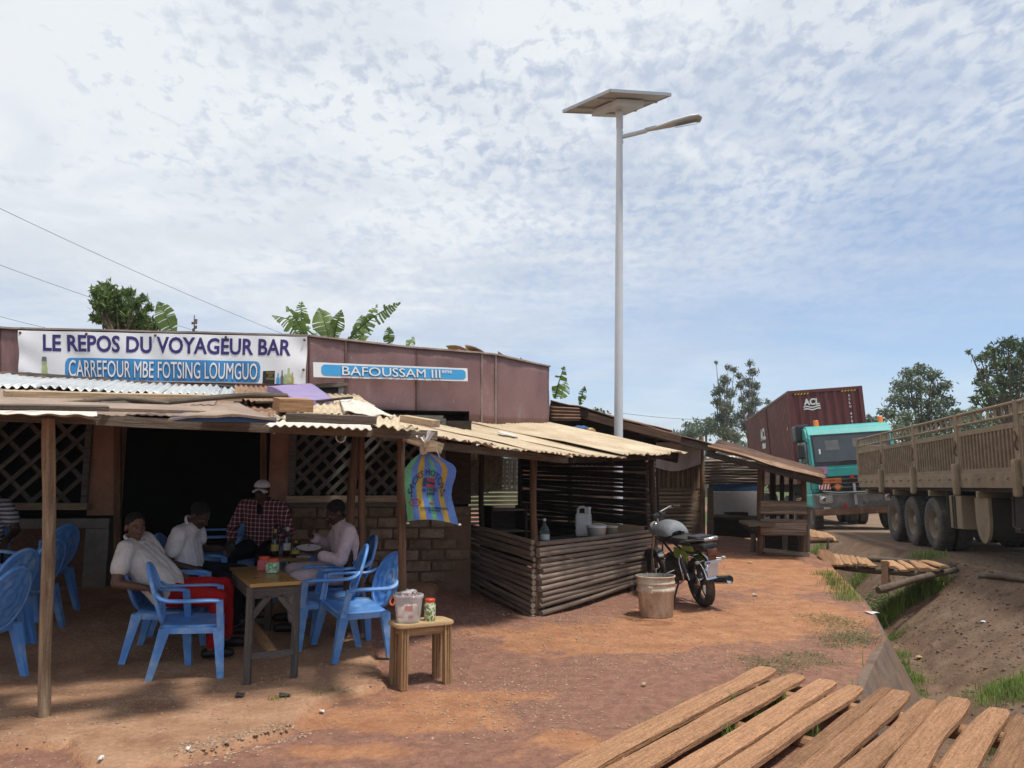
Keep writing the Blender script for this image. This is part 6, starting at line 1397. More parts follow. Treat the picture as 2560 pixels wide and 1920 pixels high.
def hand(mb, wrist, d, n, side, curl=.5, s_=1.0):
    """palm leaves the wrist along d, n points out of the back of the hand; side +1 when the thumb lies towards d x n"""
    wrist = Vector(wrist); d = Vector(d).normalized(); n = Vector(n); n = (n - d * n.dot(d)).normalized(); t = d.cross(n) * side
    for k in (-1, 0, 1): capsule(mb, wrist + t * k * .014 * s_, .017 * s_, wrist + d * .085 * s_ + t * k * .024 * s_, .015 * s_, 8)
    for k, ln in enumerate((.070, .080, .075, .060)):
        b = wrist + d * .088 * s_ + t * (.031 - .021 * k) * s_; a1 = curl * .8; d1 = d * math.cos(a1) - n * math.sin(a1); m_ = b + d1 * ln * .5 * s_; a2 = curl * 1.9; d2 = d * math.cos(a2) - n * math.sin(a2)
        capsule(mb, b, .0095 * s_, m_, .0088 * s_, 8); capsule(mb, m_, .0088 * s_, m_ + d2 * ln * .55 * s_, .0075 * s_, 8)
    b = wrist + d * .025 * s_ + t * .030 * s_; d1 = (d * .6 + t * .75 - n * .35 * curl).normalized(); m_ = b + d1 * .042 * s_; capsule(mb, b, .0125 * s_, m_, .0105 * s_, 8); capsule(mb, m_, .0105 * s_, m_ + (d * .85 + t * .3 - n * .5 * curl).normalized() * .034 * s_, .0085 * s_, 8)
def person(label, Mw, J, look, skin, shirt, trousers, shoes='shoe_black', cap=None, sleeve=.55, hands=None, hair=True, shoes_on=True, belly=0.0, long_sleeve=False, collar=True):
    root = thing('person', label, 'person'); root.matrix_basis = Mw; WORLD[root] = Mw
    V = {k: Vector(v) for k, v in J.items()}
    b = MB(); pel, ch, nk, hd = V['pelvis'], V['chest'], V['neck'], V['head']
    rr = (V['shR'] - V['shL']).normalized()
    # trunk
    for k in (-1, 0, 1):
        chain(b, [(pel + rr * k * .075, .105), ((pel * .5 + ch * .5) + rr * k * .07, .100 + belly * .5), (ch + rr * k * .085, .105), (nk + rr * k * .06 - Vector((0, 0, .05)), .07)])
    for s_ in ('R', 'L'):
        chain(b, [(V['sh' + s_], .062), (V['el' + s_], .043), (V['wr' + s_], .028)]); chain(b, [(nk - Vector((0, 0, .04)), .07), (V['sh' + s_], .060)])
        hip = pel + rr * (.09 if s_ == 'R' else -.09); chain(b, [(hip, .095), (V['kn' + s_], .060), ((V['kn' + s_] * .55 + V['an' + s_] * .45), .056), (V['an' + s_], .038)])
        an = V['an' + s_]; ft = V.get('ft' + s_, an + Vector((.16, 0, -.03))); chain(b, [(an - Vector((.03, 0, .035)), .036), (an * .5 + ft * .5 - Vector((0, 0, .01)), .038), (ft, .030)])
        d, n, sd, cu = hands[s_]; hand(b, V['wr' + s_], d, n, sd, cu)
    f, r, u = frame3(look)
    chain(b, [(nk - Vector((0, 0, .02)), .060), (hd - u * .07 - f * .015, .055)])
    E = Matrix((f, r, u)).transposed()
    def el(dx, dy, dz, rx, ry, rz): b.ell(hd + f * dx + r * dy + u * dz, (rx, ry, rz), 14, 10, E)
    el(-.012, 0, .028, .098, .076, .092); el(.022, 0, -.035, .072, .062, .082); el(.060, 0, -.092, .028, .032, .022); el(.074, 0, .022, .022, .055, .014)
    for s_ in (-1, 1): el(.058, s_ * .040, -.018, .026, .020, .018); el(-.012, s_ * .078, -.010, .020, .010, .032)
    chain(b, [(hd + f * .088 + u * .010, .008), (hd + f * .108 - u * .028, .0135)]); el(.098, 0, -.034, .014, .021, .010); el(.084, 0, -.064, .016, .027, .008); el(.081, 0, -.076, .015, .022, .008)
    link_mesh('body', remesh(b, .0068, 3, .45), skin, root)
    body = root.children[0] if False else None
    for s_ in (-1, 1):
        MB().ell(hd + f * .079 + r * s_ * .031 + u * .0035, (.010, .013, .0075), 10, 8, E).build('eye', 'eye_white', root, True); MB().ell(hd + f * .0870 + r * s_ * .030 + u * .0035, (.003, .0062, .0062), 8, 6, E).build('iris', 'eye_dark', root, True)
        eb = MB(); eb.tube([hd + f * .084 + r * s_ * .014 + u * .023, hd + f * .088 + r * s_ * .032 + u * .028, hd + f * .074 + r * s_ * .050 + u * .022], .0042, 5); eb.build('eyebrow', 'hair', root, True)
    if hair:
        h = MB(); h.ell(hd - f * .020 + u * .040, (.097, .0800, .088), 18, 12, E); me = h.mesh('hair'); bm = bmesh.new(); bm.from_mesh(me)
        pn = (u * .85 - f * .55).normalized(); dl = [v for v in bm.verts if (v.co - (hd + u * .015 + f * .045)).dot(pn) < 0 and (v.co - hd).dot(f) > -.05]; bmesh.ops.delete(bm, geom=dl, context='VERTS'); bm.to_mesh(me); bm.free(); link_mesh('hair', me, 'hair', root)
    if cap:
        cp = MB(); cp.ell(hd - f * .006 + u * .048, (.108, .088, .085), 18, 12, E); me = cp.mesh('cap'); bm = bmesh.new(); bm.from_mesh(me); dl = [v for v in bm.verts if (v.co - (hd + u * .038)).dot(u) < 0]; bmesh.ops.delete(bm, geom=dl, context='VERTS'); bm.to_mesh(me); bm.free(); co = link_mesh('cap', me, cap, root)
        MB().grid(lambda a, c_: hd + f * (.075 + .070 * c_) + r * ((a - .5) * .17 * (1 - .35 * c_ * c_)) + u * (.042 - .012 * c_ - .035 * (a - .5) ** 2 * 4), 10, 5, True, thick=u * -.006).build('cap_peak', cap, co, True)
    # shirt
    g = .014; sh = MB()
    for k in (-1, 0, 1):
        chain(sh, [(pel + rr * k * .080 + (ch - pel) * .05, .118 + g), ((pel * .5 + ch * .5) + rr * k * .078, .108 + g + belly * .5), (ch + rr * k * .090, .110 + g), (nk + rr * k * .062 - Vector((0, 0, .055)), .070 + g)])
    for s_ in ('R', 'L'):
        S_, e_, w_ = V['sh' + s_], V['el' + s_], V['wr' + s_]; chain(sh, [(nk - Vector((0, 0, .05)), .074 + g), (S_, .066 + g)])
        if long_sleeve: chain(sh, [(S_, .066 + g), (e_, .050 + g), (e_ * .2 + w_ * .8, .040 + g)])
        else: chain(sh, [(S_, .066 + g), (S_ + (e_ - S_) * sleeve, .060 + g * 1.4)])
    me = remesh(sh, .0105, 3, .4); n = len(me.vertices); a = np.empty(n * 3); me.vertices.foreach_get('co', a); a = a.reshape(-1, 3); nn = np.empty(n * 3); me.vertices.foreach_get('normal', nn); nn = nn.reshape(-1, 3)
    fold = .011 * (vnoise(a[:, 0] * 1.0 + a[:, 2] * .6, a[:, 1] + a[:, 2], 13, 3) + .6 * vnoise(a[:, 0] - a[:, 2], a[:, 1] * 2, 22, 7)); a = a + nn * fold[:, None]; me.vertices.foreach_set('co', a.ravel()); me.update(); so_ = link_mesh('shirt', me, shirt, root)
    if collar:
        cn = nk + u * .0; cl = MB(); tdir = (hd - nk).normalized(); ax = tdir.cross(rr).normalized()
        pts = [nk + tdir * .012 + (rr * math.cos(t) * .078 + ax * math.sin(t) * .078) - tdir * .018 * math.sin(t) for t in np.linspace(0, 2 * math.pi, 18)]; cl.tube(pts, .014, 7, cap=False); cl.build('collar', shirt, so_, True)
    tr = MB()
    for s_ in ('R', 'L'):
        hip = pel + rr * (.09 if s_ == 'R' else -.09); kn, an = V['kn' + s_], V['an' + s_]; chain(tr, [(pel + rr * (.05 if s_ == 'R' else -.05), .118), (hip, .112), (kn, .078), (kn * .5 + an * .5, .068), (kn * .12 + an * .88, .056)])
    me = remesh(tr, .0105, 3, .4); n = len(me.vertices); a = np.empty(n * 3); me.vertices.foreach_get('co', a); a = a.reshape(-1, 3); nn = np.empty(n * 3); me.vertices.foreach_get('normal', nn); nn = nn.reshape(-1, 3)
    a = a + nn * (.010 * vnoise(a[:, 0] + a[:, 1], a[:, 2], 16, 9))[:, None]; me.vertices.foreach_set('co', a.ravel()); me.update(); link_mesh('trousers', me, trousers, root)
    for s_ in ('R', 'L'):
        an = V['an' + s_]; ft = V.get('ft' + s_, an + Vector((.16, 0, -.03))); x = MB(); chain(x, [(an - Vector((.045, 0, .040)), .044), (an * .5 + ft * .5 - Vector((0, 0, .012)), .046), (ft, .038)]); me = remesh(x, .009, 2); 
        v_ = np.empty(len(me.vertices) * 3); me.vertices.foreach_get('co', v_); v_ = v_.reshape(-1, 3); v_[:, 2] = np.maximum(v_[:, 2], min(an.z, ft.z) - .075); me.vertices.foreach_set('co', v_.ravel()); me.update(); link_mesh('shoe', me, shoes, root)
    return root
def seat_M(chair_obj, dx=0.0, dz=0.0): return WORLD[chair_obj] @ Matrix.Translation((dx, 0, dz))
up_n = (0, 0, 1)
# 1 reclining man, white polo, red trousers
J1 = dict(pelvis=(.0, 0, .555), chest=(-.255, 0, .84), neck=(-.325, 0, 1.005), head=(-.315, -.02, 1.125), shR=(-.335, -.185, .955), shL=(-.29, .185, .965), elR=(-.355, -.315, .705), wrR=(-.105, -.305, .665), elL=(-.16, .30, .73), wrL=(.06, .13, .665),
          knR=(.44, -.12, .54), knL=(.43, .13, .58), anR=(.40, -.13, .095), anL=(.47, .15, .095))
person('reclining man in white polo shirt and red trousers looking at the viewer', seat_M(c2), J1, (.62, -.78, -.05), 'skin', 'cloth_white', 'cloth_red', hands={'R': ((.9, .05, -.25), (0, 0, 1), 1, .55), 'L': ((.75, -.5, -.2), (.1, .1, 1), -1, .4)}, belly=.035)
# 2 man with a phone
J2 = dict(pelvis=(-.05, 0, .54), chest=(-.12, 0, .86), neck=(-.065, 0, 1.02), head=(.02, -.01, 1.115), shR=(-.11, -.19, .965), shL=(-.09, .19, .965), elR=(-.17, -.275, .71), wrR=(.10, -.235, .655), elL=(.0, .25, .72), wrL=(.215, .07, .78),
          knR=(.42, -.12, .54), knL=(.42, .13, .54), anR=(.44, -.13, .095), anL=(.48, .15, .095))
pm2 = person('seated man in white shirt and dark trousers looking down at his phone', seat_M(c3), J2, (.80, -.30, -.50), 'skin_dark', 'cloth_white2', 'cloth_dark', hands={'R': ((.85, .2, -.35), (0, 0, 1), 1, .4), 'L': ((.7, -.55, .1), (.25, .45, .85), -1, .9)})
ph = MB().bbox((.315, -.02, .805), (.075, .012, .145), .005, Euler((0, R(52), R(-30))).to_matrix()); m_ = ph.mesh('phone'); o = link_mesh('phone', m_, 'black_plastic', None, WORLD[c3]); tag(o, 'black mobile phone held by the man in white shirt', 'phone')
# 3 man in plaid shirt and cap, facing the viewer
J3 = dict(pelvis=(-.04, 0, .53), chest=(-.02, 0, .88), neck=(.02, 0, 1.05), head=(.065, 0, 1.165), shR=(.0, -.205, .985), shL=(.0, .205, .985), elR=(.03, -.325, .725), wrR=(.245, -.235, .64), elL=(.03, .325, .725), wrL=(.245, .26, .66),
          knR=(.44, -.17, .52), knL=(.44, .17, .52), anR=(.42, -.17, .095), anL=(.42, .17, .095))
person('seated man in dark red plaid shirt and white cap facing the viewer', seat_M(c12), J3, (.97, .12, .06), 'skin_dark', 'cloth_plaid', 'cloth_dark', cap='cap_white', hands={'R': ((.8, .3, -.4), (.1, 0, 1), 1, .5), 'L': ((.8, -.3, -.4), (.1, 0, 1), -1, .5)}, long_sleeve=True)
vn = MB(); vn.ell((.100, 0, .965), (.024, .034, .075), 10, 8, Matrix.Rotation(R(18), 3, 'Y')); vn.build('vest', 'cloth_dark', [o_ for o_ in COL.objects if o_.get('label', '').startswith('seated man in dark red plaid')][0], True)
# 4 man in pink eating
J4 = dict(pelvis=(-.06, 0, .54), chest=(-.07, 0, .88), neck=(-.02, 0, 1.05), head=(.045, .0, 1.15), shR=(-.06, -.195, .985), shL=(-.06, .195, .985), elR=(.05, -.27, .75), wrR=(.25, -.13, .875), elL=(.02, .29, .74), wrL=(.22, .15, .765),
          knR=(.43, -.13, .54), knL=(.43, .15, .54), anR=(.40, -.14, .095), anL=(.42, .16, .095))
person('seated man in pale pink outfit bending over a plate of food', seat_M(c7), J4, (.85, .12, -.45), 'skin_dark', 'cloth_pink', 'cloth_pink', hands={'R': ((.3, .35, .5), (.8, -.4, -.3), 1, .8), 'L': ((.75, -.55, .05), (.0, .05, -1), 1, .25)}, long_sleeve=True)
pt_ = thing('plate', 'white enamel plate held by the man in pink', 'plate'); reg(pt_, WORLD[c7] @ Matrix.Translation((.30, .07, .80)), None); MB().lathe([(.001, 0), (.065, 0), (.115, .020), (.120, .024), (.113, .024), (.062, .006), (.001, .006)], (0, 0, 0), 22).build('dish', 'plastic_white', pt_, True)
sp_o = MB(); sp_o.tube([(.29, -.09, .935), (.30, -.02, .87), (.30, .04, .835)], .0035, 5); sp_o.ell((.30, .05, .832), (.012, .020, .005), 8, 6); o = link_mesh('spoon', sp_o.mesh('spoon'), 'chrome', None, WORLD[c7]); tag(o, 'metal spoon in the hand of the man in pink', 'spoon')
# 5 man at the left edge
J5 = dict(pelvis=(-.04, 0, .53), chest=(-.06, 0, .88), neck=(-.01, 0, 1.05), head=(.035, 0, 1.165), shR=(-.04, -.20, .985), shL=(-.04, .20, .985), elR=(.02, -.31, .73), wrR=(.235, -.235, .665), elL=(.02, .31, .73), wrL=(.235, .24, .665),
          knR=(.43, -.15, .53), knL=(.43, .15, .53), anR=(.42, -.15, .095), anL=(.42, .15, .095))
person('man in striped shirt half cut off at the left picture edge', seat_M(c13), J5, (.9, .2, -.2), 'skin_dark', 'cloth_stripe', 'cloth_dark', hands={'R': ((.8, .2, -.4), (.1, 0, 1), 1, .5), 'L': ((.8, -.2, -.4), (.1, 0, 1), -1, .5)})
# ------------------------------------------------------------------ motorbike and dirty bucket
mb0 = GT(1762, 1517); fw = Vector((-.235, .972, 0)); hdg = math.atan2(fw.y, fw.x)
bike = thing('motorbike', 'parked motorbike with green side panel and grey covered tank beside the kiosk', 'motorbike', tuple(mb0), 0, None, (Matrix.Rotation(hdg, 3, 'Z') @ Matrix.Rotation(R(-9), 3, 'X')).to_euler())
def bt_(name, pts, r, m, par=bike, seg=8): return MB().tube(pts, r, seg).build(name, m, par, True)
def bb_(name, c, s_, m, par=bike, bev=.01, rot=None): return MB().bbox(c, s_, bev, rot).build(name, m, par, True)
def bike_wheel(x, W):
    t = MB(); t.lathe([(.215, -W * .42), (.245, -W * .5), (.285, -W * .34), (.300, 0), (.285, W * .34), (.245, W * .5), (.215, W * .42), (.215, -W * .42)], (x, 0, .30), 36, 'Y')
    for k in range(36):
        a = 2 * math.pi * (k + .5 * (k % 2)) / 36; m = Matrix.Rotation(-a, 3, 'Y'); t.box(Vector((x, 0, .30)) + m @ Vector((.293, (.018 if k % 2 else -.018), 0)), (.010, .030, .012), m)
    w = t.build('tyre', 'tyre', bike, True)
    r_ = MB(); r_.lathe([(.222, -.034), (.205, -.030), (.200, 0), (.205, .030), (.222, .034)], (x, 0, .30), 32, 'Y'); r_.lathe([(.001, -.055), (.045, -.055), (.05, -.03), (.05, .03), (.045, .055), (.001, .055)], (x, 0, .30), 18, 'Y')
    for k in range(5):
        a = 2 * math.pi * k / 5 + .3; d = Vector((math.cos(a), 0, math.sin(a))); r_.bar(Vector((x, 0, .30)) + d * .04, Vector((x, 0, .30)) + d * .205, .030, .045, up=(0, 1, 0))
    r_.build('rim', 'black_plastic', w, True); ms = MB(); ms.lathe([(.001, .06), (.07, .06), (.075, .045)], (x, 0, .30), 18, 'Y'); ms.build('hub_cover', 'chrome', w, True)
bike_wheel(0, .115); bike_wheel(1.27, .09)
for sy in (-1, 1):
    bt_('swingarm', [(0, sy * .085, .30), (.42, sy * .075, .36)], .020, 'black_plastic'); bt_('shock_absorber', [(.03, sy * .125, .34), (.17, sy * .125, .64)], .017, 'chrome')
    bt_('shock_spring', [(.07, sy * .125, .42), (.15, sy * .125, .60)], .030, 'engine'); bt_('fork', [(1.27, sy * .075, .30), (1.08, sy * .075, .72), (.98, sy * .07, .93)], .018, 'chrome')
    bt_('frame_rail', [(-.25, sy * .09, .70), (.2, sy * .10, .66), (.48, sy * .08, .62), (.92, sy * .04, .80)], .016, 'black_plastic')
    bt_('leg_guard', [(.45, sy * .10, .28), (.46, sy * .22, .26), (.48, sy * .25, .32), (.46, sy * .22, .40), (.44, sy * .12, .42)], .012, 'chrome'); bt_('foot_peg', [(.40, sy * .1, .27), (.40, sy * .22, .27)], .014, 'black_plastic')
    bt_('side_guard', [(.20, sy * .13, .62), (.10, sy * .19, .56), (.02, sy * .20, .36), (.22, sy * .20, .28), (.32, sy * .15, .34)], .012, 'chrome')
    bt_('rear_rack', [(.12, sy * .12, .80), (-.10, sy * .13, .83), (-.36, sy * .12, .86), (-.46, sy * .07, .86)], .014, 'chrome')
    bb_('side_panel', (.20, sy * .105, .64), (.34, .03, .13), 'bike_green', bike, .012, Matrix.Rotation(R(-6), 3, 'Y'))
    ind = MB(); ind.ell((-.36, sy * .17, .60), (.028, .032, .022), 10, 6); ind.tube([(-.34, sy * .07, .61), (-.355, sy * .15, .60)], .008, 6); ind.build('indicator', 'lamp_glass', bike, True)
bt_('rack_end', [(-.46, -.08, .86), (-.50, 0, .865), (-.46, .08, .86)], .022, 'chrome'); bb_('tail_cowl', (-.22, 0, .755), (.42, .20, .09), 'black_plastic', bike, .03); bb_('rack_bundle', (-.18, 0, .86), (.26, .20, .05), 'black_plastic', bike, .02)
bb_('green_tail', (-.02, 0, .73), (.28, .23, .07), 'bike_green', bike, .02)
seat = MB(); seat.bbox((.22, 0, .80), (.62, .24, .10), .04); seat.build('seat', 'seat_worn', bike, True)
bb_('tail_light', (-.43, 0, .70), (.07, .13, .09), 'tail_red', bike, .02)
gd = MB()
def guard(u, v): a = R(12 + 120 * u); return (-.335 * math.cos(a), (v - .5) * .15, .30 + .335 * math.sin(a))
gd.grid(guard, 14, 6, True, thick=(0, 0, .006)); gd.build('rear_mudguard', 'chrome', bike, True)
fl_ = bb_('mud_flap', (-.385, 0, .50), (.012, .13, .19), 'plate_paint', bike, .004, Matrix.Rotation(R(-20), 3, 'Y')); bb_('number_plate', (-.425, 0, .585), (.012, .22, .045), 'plate_paint', bike, .004, Matrix.Rotation(R(-14), 3, 'Y')); bb_('plate_mark', (-.434, .07, .585), (.004, .05, .018), 'paint_blue', bike, .001, Matrix.Rotation(R(-14), 3, 'Y'))
bb_('plate_bracket', (-.42, 0, .63), (.012, .11, .09), 'rust_brown', bike, .004)
tkk = MB(); tkk.ell((.66, 0, .88), (.24, .155, .135), 18, 12); tkk.build('fuel_tank', 'black_plastic', bike, True)
cv = MB(); cv.grid(lambda u, v: ((.66 + .27 * math.cos(math.pi * (1 - u))), .185 * math.cos(math.pi * v) * (.5 + .5 * math.sin(math.pi * u) ** .5), .86 + .185 * math.sin(math.pi * v) * math.sin(math.pi * min(.97, max(.03, u))) ** .6 + .015 * float(vnoise(u * 7, v * 7))), 16, 16, True); cv.build('tank_cover', 'bike_grey_cover', bike, True)
en = MB(); en.bbox((.58, 0, .40), (.34, .22, .26), .04); en.build('engine', 'engine', bike, True)
for k in range(5): bb_('cooling_fin', (.68, 0, .50 + k * .024), (.17, .19, .010), 'engine', bike, .003, Matrix.Rotation(R(20), 3, 'Y'))
bt_('exhaust_pipe', [(.78, -.08, .46), (.84, -.10, .30), (.6, -.13, .22), (.3, -.16, .24)], .020, 'chrome'); ex = MB(); ex.tube([(.35, -.16, .24), (.1, -.18, .28), (-.36, -.20, .335)], [.028, .046, .050], 14); ex.build('muffler', 'chrome', bike, True); MB().lathe([(.001, 0), (.034, .0), (.050, -.004), (.052, .012)], (-.362, -.20, .335), 14, 'X').build('muffler_end', 'ink_black', bike, True)
bt_('chain_guard', [(.0, .10, .38), (.45, .09, .42)], .030, 'engine'); bt_('side_stand', [(.42, .10, .26), (.36, .26, .02)], .012, 'black_plastic')
_sm = lambda L_: [tuple(Matrix.Translation((.97, 0, .07)) @ Matrix.Rotation(R(46), 4, 'Z') @ Vector((x - .97, y, z))) for x, y, z in L_]
bt_('handlebar', _sm([(.78, .37, 1.07), (.86, .26, 1.09), (.97, .09, 1.04), (.99, 0, 1.00), (.97, -.09, 1.04), (.86, -.26, 1.09), (.78, -.37, 1.07)]), .012, 'chrome')
for sy in (-1, 1): bt_('grip', _sm([(.83, sy * .27, 1.088), (.77, sy * .39, 1.068)]), .018, 'black_plastic'); bt_('lever', _sm([(.88, sy * .24, 1.08), (.86, sy * .37, 1.06)]), .006, 'chrome')
bt_('riser', [(.97, 0, .92), (.97, 0, 1.10)], .02, 'chrome'); bb_('switch_cluster', (.93, 0, 1.08), (.10, .20, .06), 'black_plastic', bike, .02); bt_('cable', [(.9, .15, 1.05), (1.03, .12, 1.0), (.98, .09, .82), (.85, .06, .75)], .006, 'black_plastic'); hl_ = MB(); hl_.ell((1.08, 0, .90), (.08, .10, .10), 14, 10); hl_.build('headlight', 'lamp_glass', bike, True)
fg = MB(); fg.grid(lambda u, v: (1.27 + .32 * math.cos(R(20 + 120 * u)), (v - .5) * .12, .30 + .32 * math.sin(R(20 + 120 * u))), 12, 4, True, thick=(0, 0, .005)); fg.build('front_mudguard', 'black_plastic', bike, True)

bp_b = GT(1641, 1540); bu = thing('dirty_bucket', 'large dirt-streaked cream plastic bucket standing beside the motorbike', 'bucket', tuple(bp_b))
h_ = .46; r0, r1 = .190, .215
MB().lathe([(.001, .0), (r0 - .01, 0), (r0, .012), (r0 + .018, h_ * .60), (r0 + .030, h_ * .61), (r0 + .032, h_ * .70), (r0 + .022, h_ * .71), (r0 + .024, h_ * .80), (r0 + .034, h_ * .81), (r0 + .034, h_ * .845), (r0 + .024, h_ * .855), (r1 + .006, h_ * .96), (r1 + .014, h_ * .97), (r1 + .014, h_), (r1 + .002, h_)], (0, 0, 0), 36).build('shell', 'bucket_dirty', bu, True)
MB().lathe([(r1 + .003, h_ - .001), (r1 - .004, h_ * .8), (r0 - .008, .02), (.001, .02)], (0, 0, 0), 36).build('inner_wall', 'bucket_inside', bu, True)
bb2 = MB(); bb2.bbox((-.10, -(r0 + .020), h_ * .69), (.05, .03, .075), .008, Matrix.Rotation(R(-28), 3, 'Z')); bb2.build('handle_lug', 'bucket_dirty', bu, True)

# ------------------------------------------------------------------ vegetation
def quads_mesh(name, c, ax, side, ln, wd, fold=.25):
    """leaf blades: centres c, direction ax, side vector; each a folded pair of quads (6 verts)"""
    n = len(c); nrm = np.cross(ax, side); a = c - ax * ln[:, None] * .5; b = c + ax * ln[:, None] * .5; m = c + nrm * (wd * fold)[:, None] * 0
    l = c - side * wd[:, None] * .5 + nrm * (wd * fold)[:, None]; r = c + side * wd[:, None] * .5 + nrm * (wd * fold)[:, None]
    v = np.stack([a, l, b, r], 1).reshape(-1, 3); i = np.arange(n) * 4; f = np.concatenate([np.stack([i, i + 1, i + 2], 1), np.stack([i, i + 2, i + 3], 1)])
    me = bpy.data.meshes.new(name); me.vertices.add(len(v)); me.vertices.foreach_set('co', v.ravel()); me.loops.add(f.size); me.loops.foreach_set('vertex_index', f.ravel().astype(np.int32)); me.polygons.add(len(f)); me.polygons.foreach_set('loop_start', np.arange(0, f.size, 3)); me.polygons.foreach_set('loop_total', np.full(len(f), 3)); me.update(); return me
def unit(v): return v / (np.linalg.norm(v, axis=1, keepdims=True) + 1e-9)
def clump_leaves(clumps, density, ln, wd, droop=.3, flat=1.0):
    C = []
    for c, r in clumps:
        n = max(8, int(density * r * r)); d = unit(NR.normal(size=(n, 3))); q = r * (.35 + .65 * NR.rand(n, 1) ** .6) * (1 + .25 * NR.normal(size=(n, 1))); p = d * q; p[:, 2] *= flat; C.append(np.array(c) + p)
    C = np.concatenate(C); n = len(C); ax = unit(NR.normal(size=(n, 3)) + np.array([0, 0, -droop * 2])); s_ = unit(np.cross(ax, NR.normal(size=(n, 3)))); return C, ax, s_, ln * (.6 + .8 * NR.rand(n)), wd * (.6 + .8 * NR.rand(n))
def tree(name, label, base, fork, clumps, r_trunk, dens, ln, wd, leaf, bark='bark', group=None, droop=.3, flat=.8):
    t = thing(name, label, 'tree', tuple(base), 0, group); tr = MB(); base = Vector(base); fork = Vector(fork)
    tr.tube([base - Vector((0, 0, .2)), base.lerp(fork, .5) + Vector((.1, 0, 0)), fork], [r_trunk, r_trunk * .8, r_trunk * .6], 9)
    for c, r in clumps:
        c = Vector(c); s0 = fork if c.z > fork.z else base.lerp(fork, .7); mid = s0.lerp(c, .5) + Vector((0, 0, -.12 * (c - s0).length + .1)); tr.tube([s0, mid, c], [r_trunk * .42, r_trunk * .25, r_trunk * .08], 6)
    tr.build('trunk', bark, t); me = quads_mesh('crown', *clump_leaves([(tuple(c), r) for c, r in clumps], dens, ln, wd, droop, flat)); co = np.empty(len(me.vertices) * 3); me.vertices.foreach_get('co', co); co = co.reshape(-1, 3); cc_ = co.mean(0); me.vertices.foreach_set('co', (co - cc_).ravel()); me.update(); link_mesh('crown', me, leaf, t, Matrix.Translation(Vector(cc_))); return t
def pxclumps(lst, Y, dY=1.0):
    o = []
    for px, py, rp in lst: y = Y + rng.uniform(-dY, dY); o.append((P(px, py, y), rp / FPX * y))
    return o
def gb(px, Y): p = P(px, 1200, Y); return Vector((p.x, Y, hz(p.x, Y)))
# big-leaved tree behind the banner
bl_ = [(248, 735, 22), (268, 722, 22), (290, 745, 26), (318, 735, 18), (262, 765, 26), (300, 775, 26), (335, 760, 18), (358, 748, 12), (250, 795, 22), (285, 805, 28), (320, 800, 26), (355, 785, 16), (345, 812, 20), (385, 815, 14), (240, 760, 14), (372, 770, 12)]
tree('bushy_tree', 'bushy dark green tree rising behind the banner', gb(300, 15.5), P(300, 870, 15.5), pxclumps(bl_, 15.5, .4), .10, 5200, .15, .050, 'leaf', droop=.8)
tree('young_tree', 'low yellow-green tree top beside the bushy tree behind banner', gb(360, 16.2), P(362, 880, 16.2), pxclumps([(340, 812, 22), (365, 805, 22), (388, 812, 16), (375, 825, 22), (350, 828, 24)], 16.2, .3), .07, 4200, .12, .042, 'leaf_yellow', droop=.6)
# trees on the right
eu1 = [(1812, 950, 16), (1800, 975, 18), (1825, 985, 16), (1795, 1005, 16), (1815, 1020, 22), (1800, 1045, 20), (1828, 1055, 22), (1808, 1080, 24), (1830, 1090, 24), (1790, 1070, 16), (1835, 925, 10), (1820, 918, 9), (1785, 985, 8), (1790, 905, 5)]
tree('eucalyptus_tree', 'tall thin-crowned eucalyptus standing left of the container, leftmost of the pair', gb(1812, 58), P(1812, 1100, 58), pxclumps(eu1, 58, 1.2), .20, 900, .30, .075, 'leaf_euca', 'bark_pale', 'trees beyond the road', .6)
eu2 = [(1875, 908, 10), (1882, 930, 14), (1870, 955, 16), (1888, 965, 14), (1875, 985, 18), (1890, 1005, 16), (1870, 1020, 20), (1885, 1045, 22), (1868, 1065, 22), (1890, 1080, 20), (1848, 940, 10), (1850, 965, 12), (1855, 1000, 12), (1850, 1040, 16)]
tree('eucalyptus_tree', 'tall eucalyptus with wispy top nearest the container corner', gb(1872, 60), P(1872, 1100, 60), pxclumps(eu2, 60, 1.2), .20, 900, .30, .075, 'leaf_euca', 'bark_pale', 'trees beyond the road', .6)
tree('small_eucalyptus', 'small feathery tree peeking over the left edge of the container', gb(1922, 66), P(1922, 1110, 66), pxclumps([(1918, 1005, 10), (1925, 1025, 14), (1912, 1045, 16), (1930, 1055, 16), (1920, 1080, 20)], 66, 1), .15, 500, .32, .08, 'leaf_euca', 'bark_pale', 'trees beyond the road', .5)
rt1 = [(2300, 925, 22), (2270, 935, 20), (2330, 940, 22), (2250, 965, 24), (2290, 965, 28), (2335, 975, 28), (2365, 965, 18), (2240, 1000, 26), (2280, 1005, 30), (2330, 1015, 30), (2370, 1005, 22), (2225, 1035, 20), (2265, 1045, 26), (2310, 1050, 28), (2360, 1045, 26), (2205, 1030, 12), (2385, 1030, 12), (2200, 1055, 12)]
tree('roadside_tree', 'rounded open-crowned tree behind the cargo truck, left of two', gb(2310, 40), P(2305, 1110, 40), pxclumps(rt1, 40, 1.3), .20, 900, .24, .085, 'leaf_far', 'bark', 'trees beyond the road', .3)
rt2 = [(2520, 860, 24), (2480, 880, 22), (2560, 870, 30), (2450, 895, 16), (2500, 910, 30), (2545, 915, 34), (2460, 935, 22), (2510, 955, 32), (2560, 960, 36), (2470, 975, 26), (2445, 955, 12), (2520, 1000, 34), (2480, 1010, 26), (2440, 1000, 16), (2600, 900, 34), (2610, 960, 36), (2425, 880, 8), (2590, 1010, 36)]
tree('roadside_tree', 'dark spreading tree above the cargo truck at the right edge', gb(2530, 33), P(2530, 1080, 33), pxclumps(rt2, 33, 1.2), .22, 1100, .22, .085, 'leaf_dark', 'bark', 'trees beyond the road', .3)
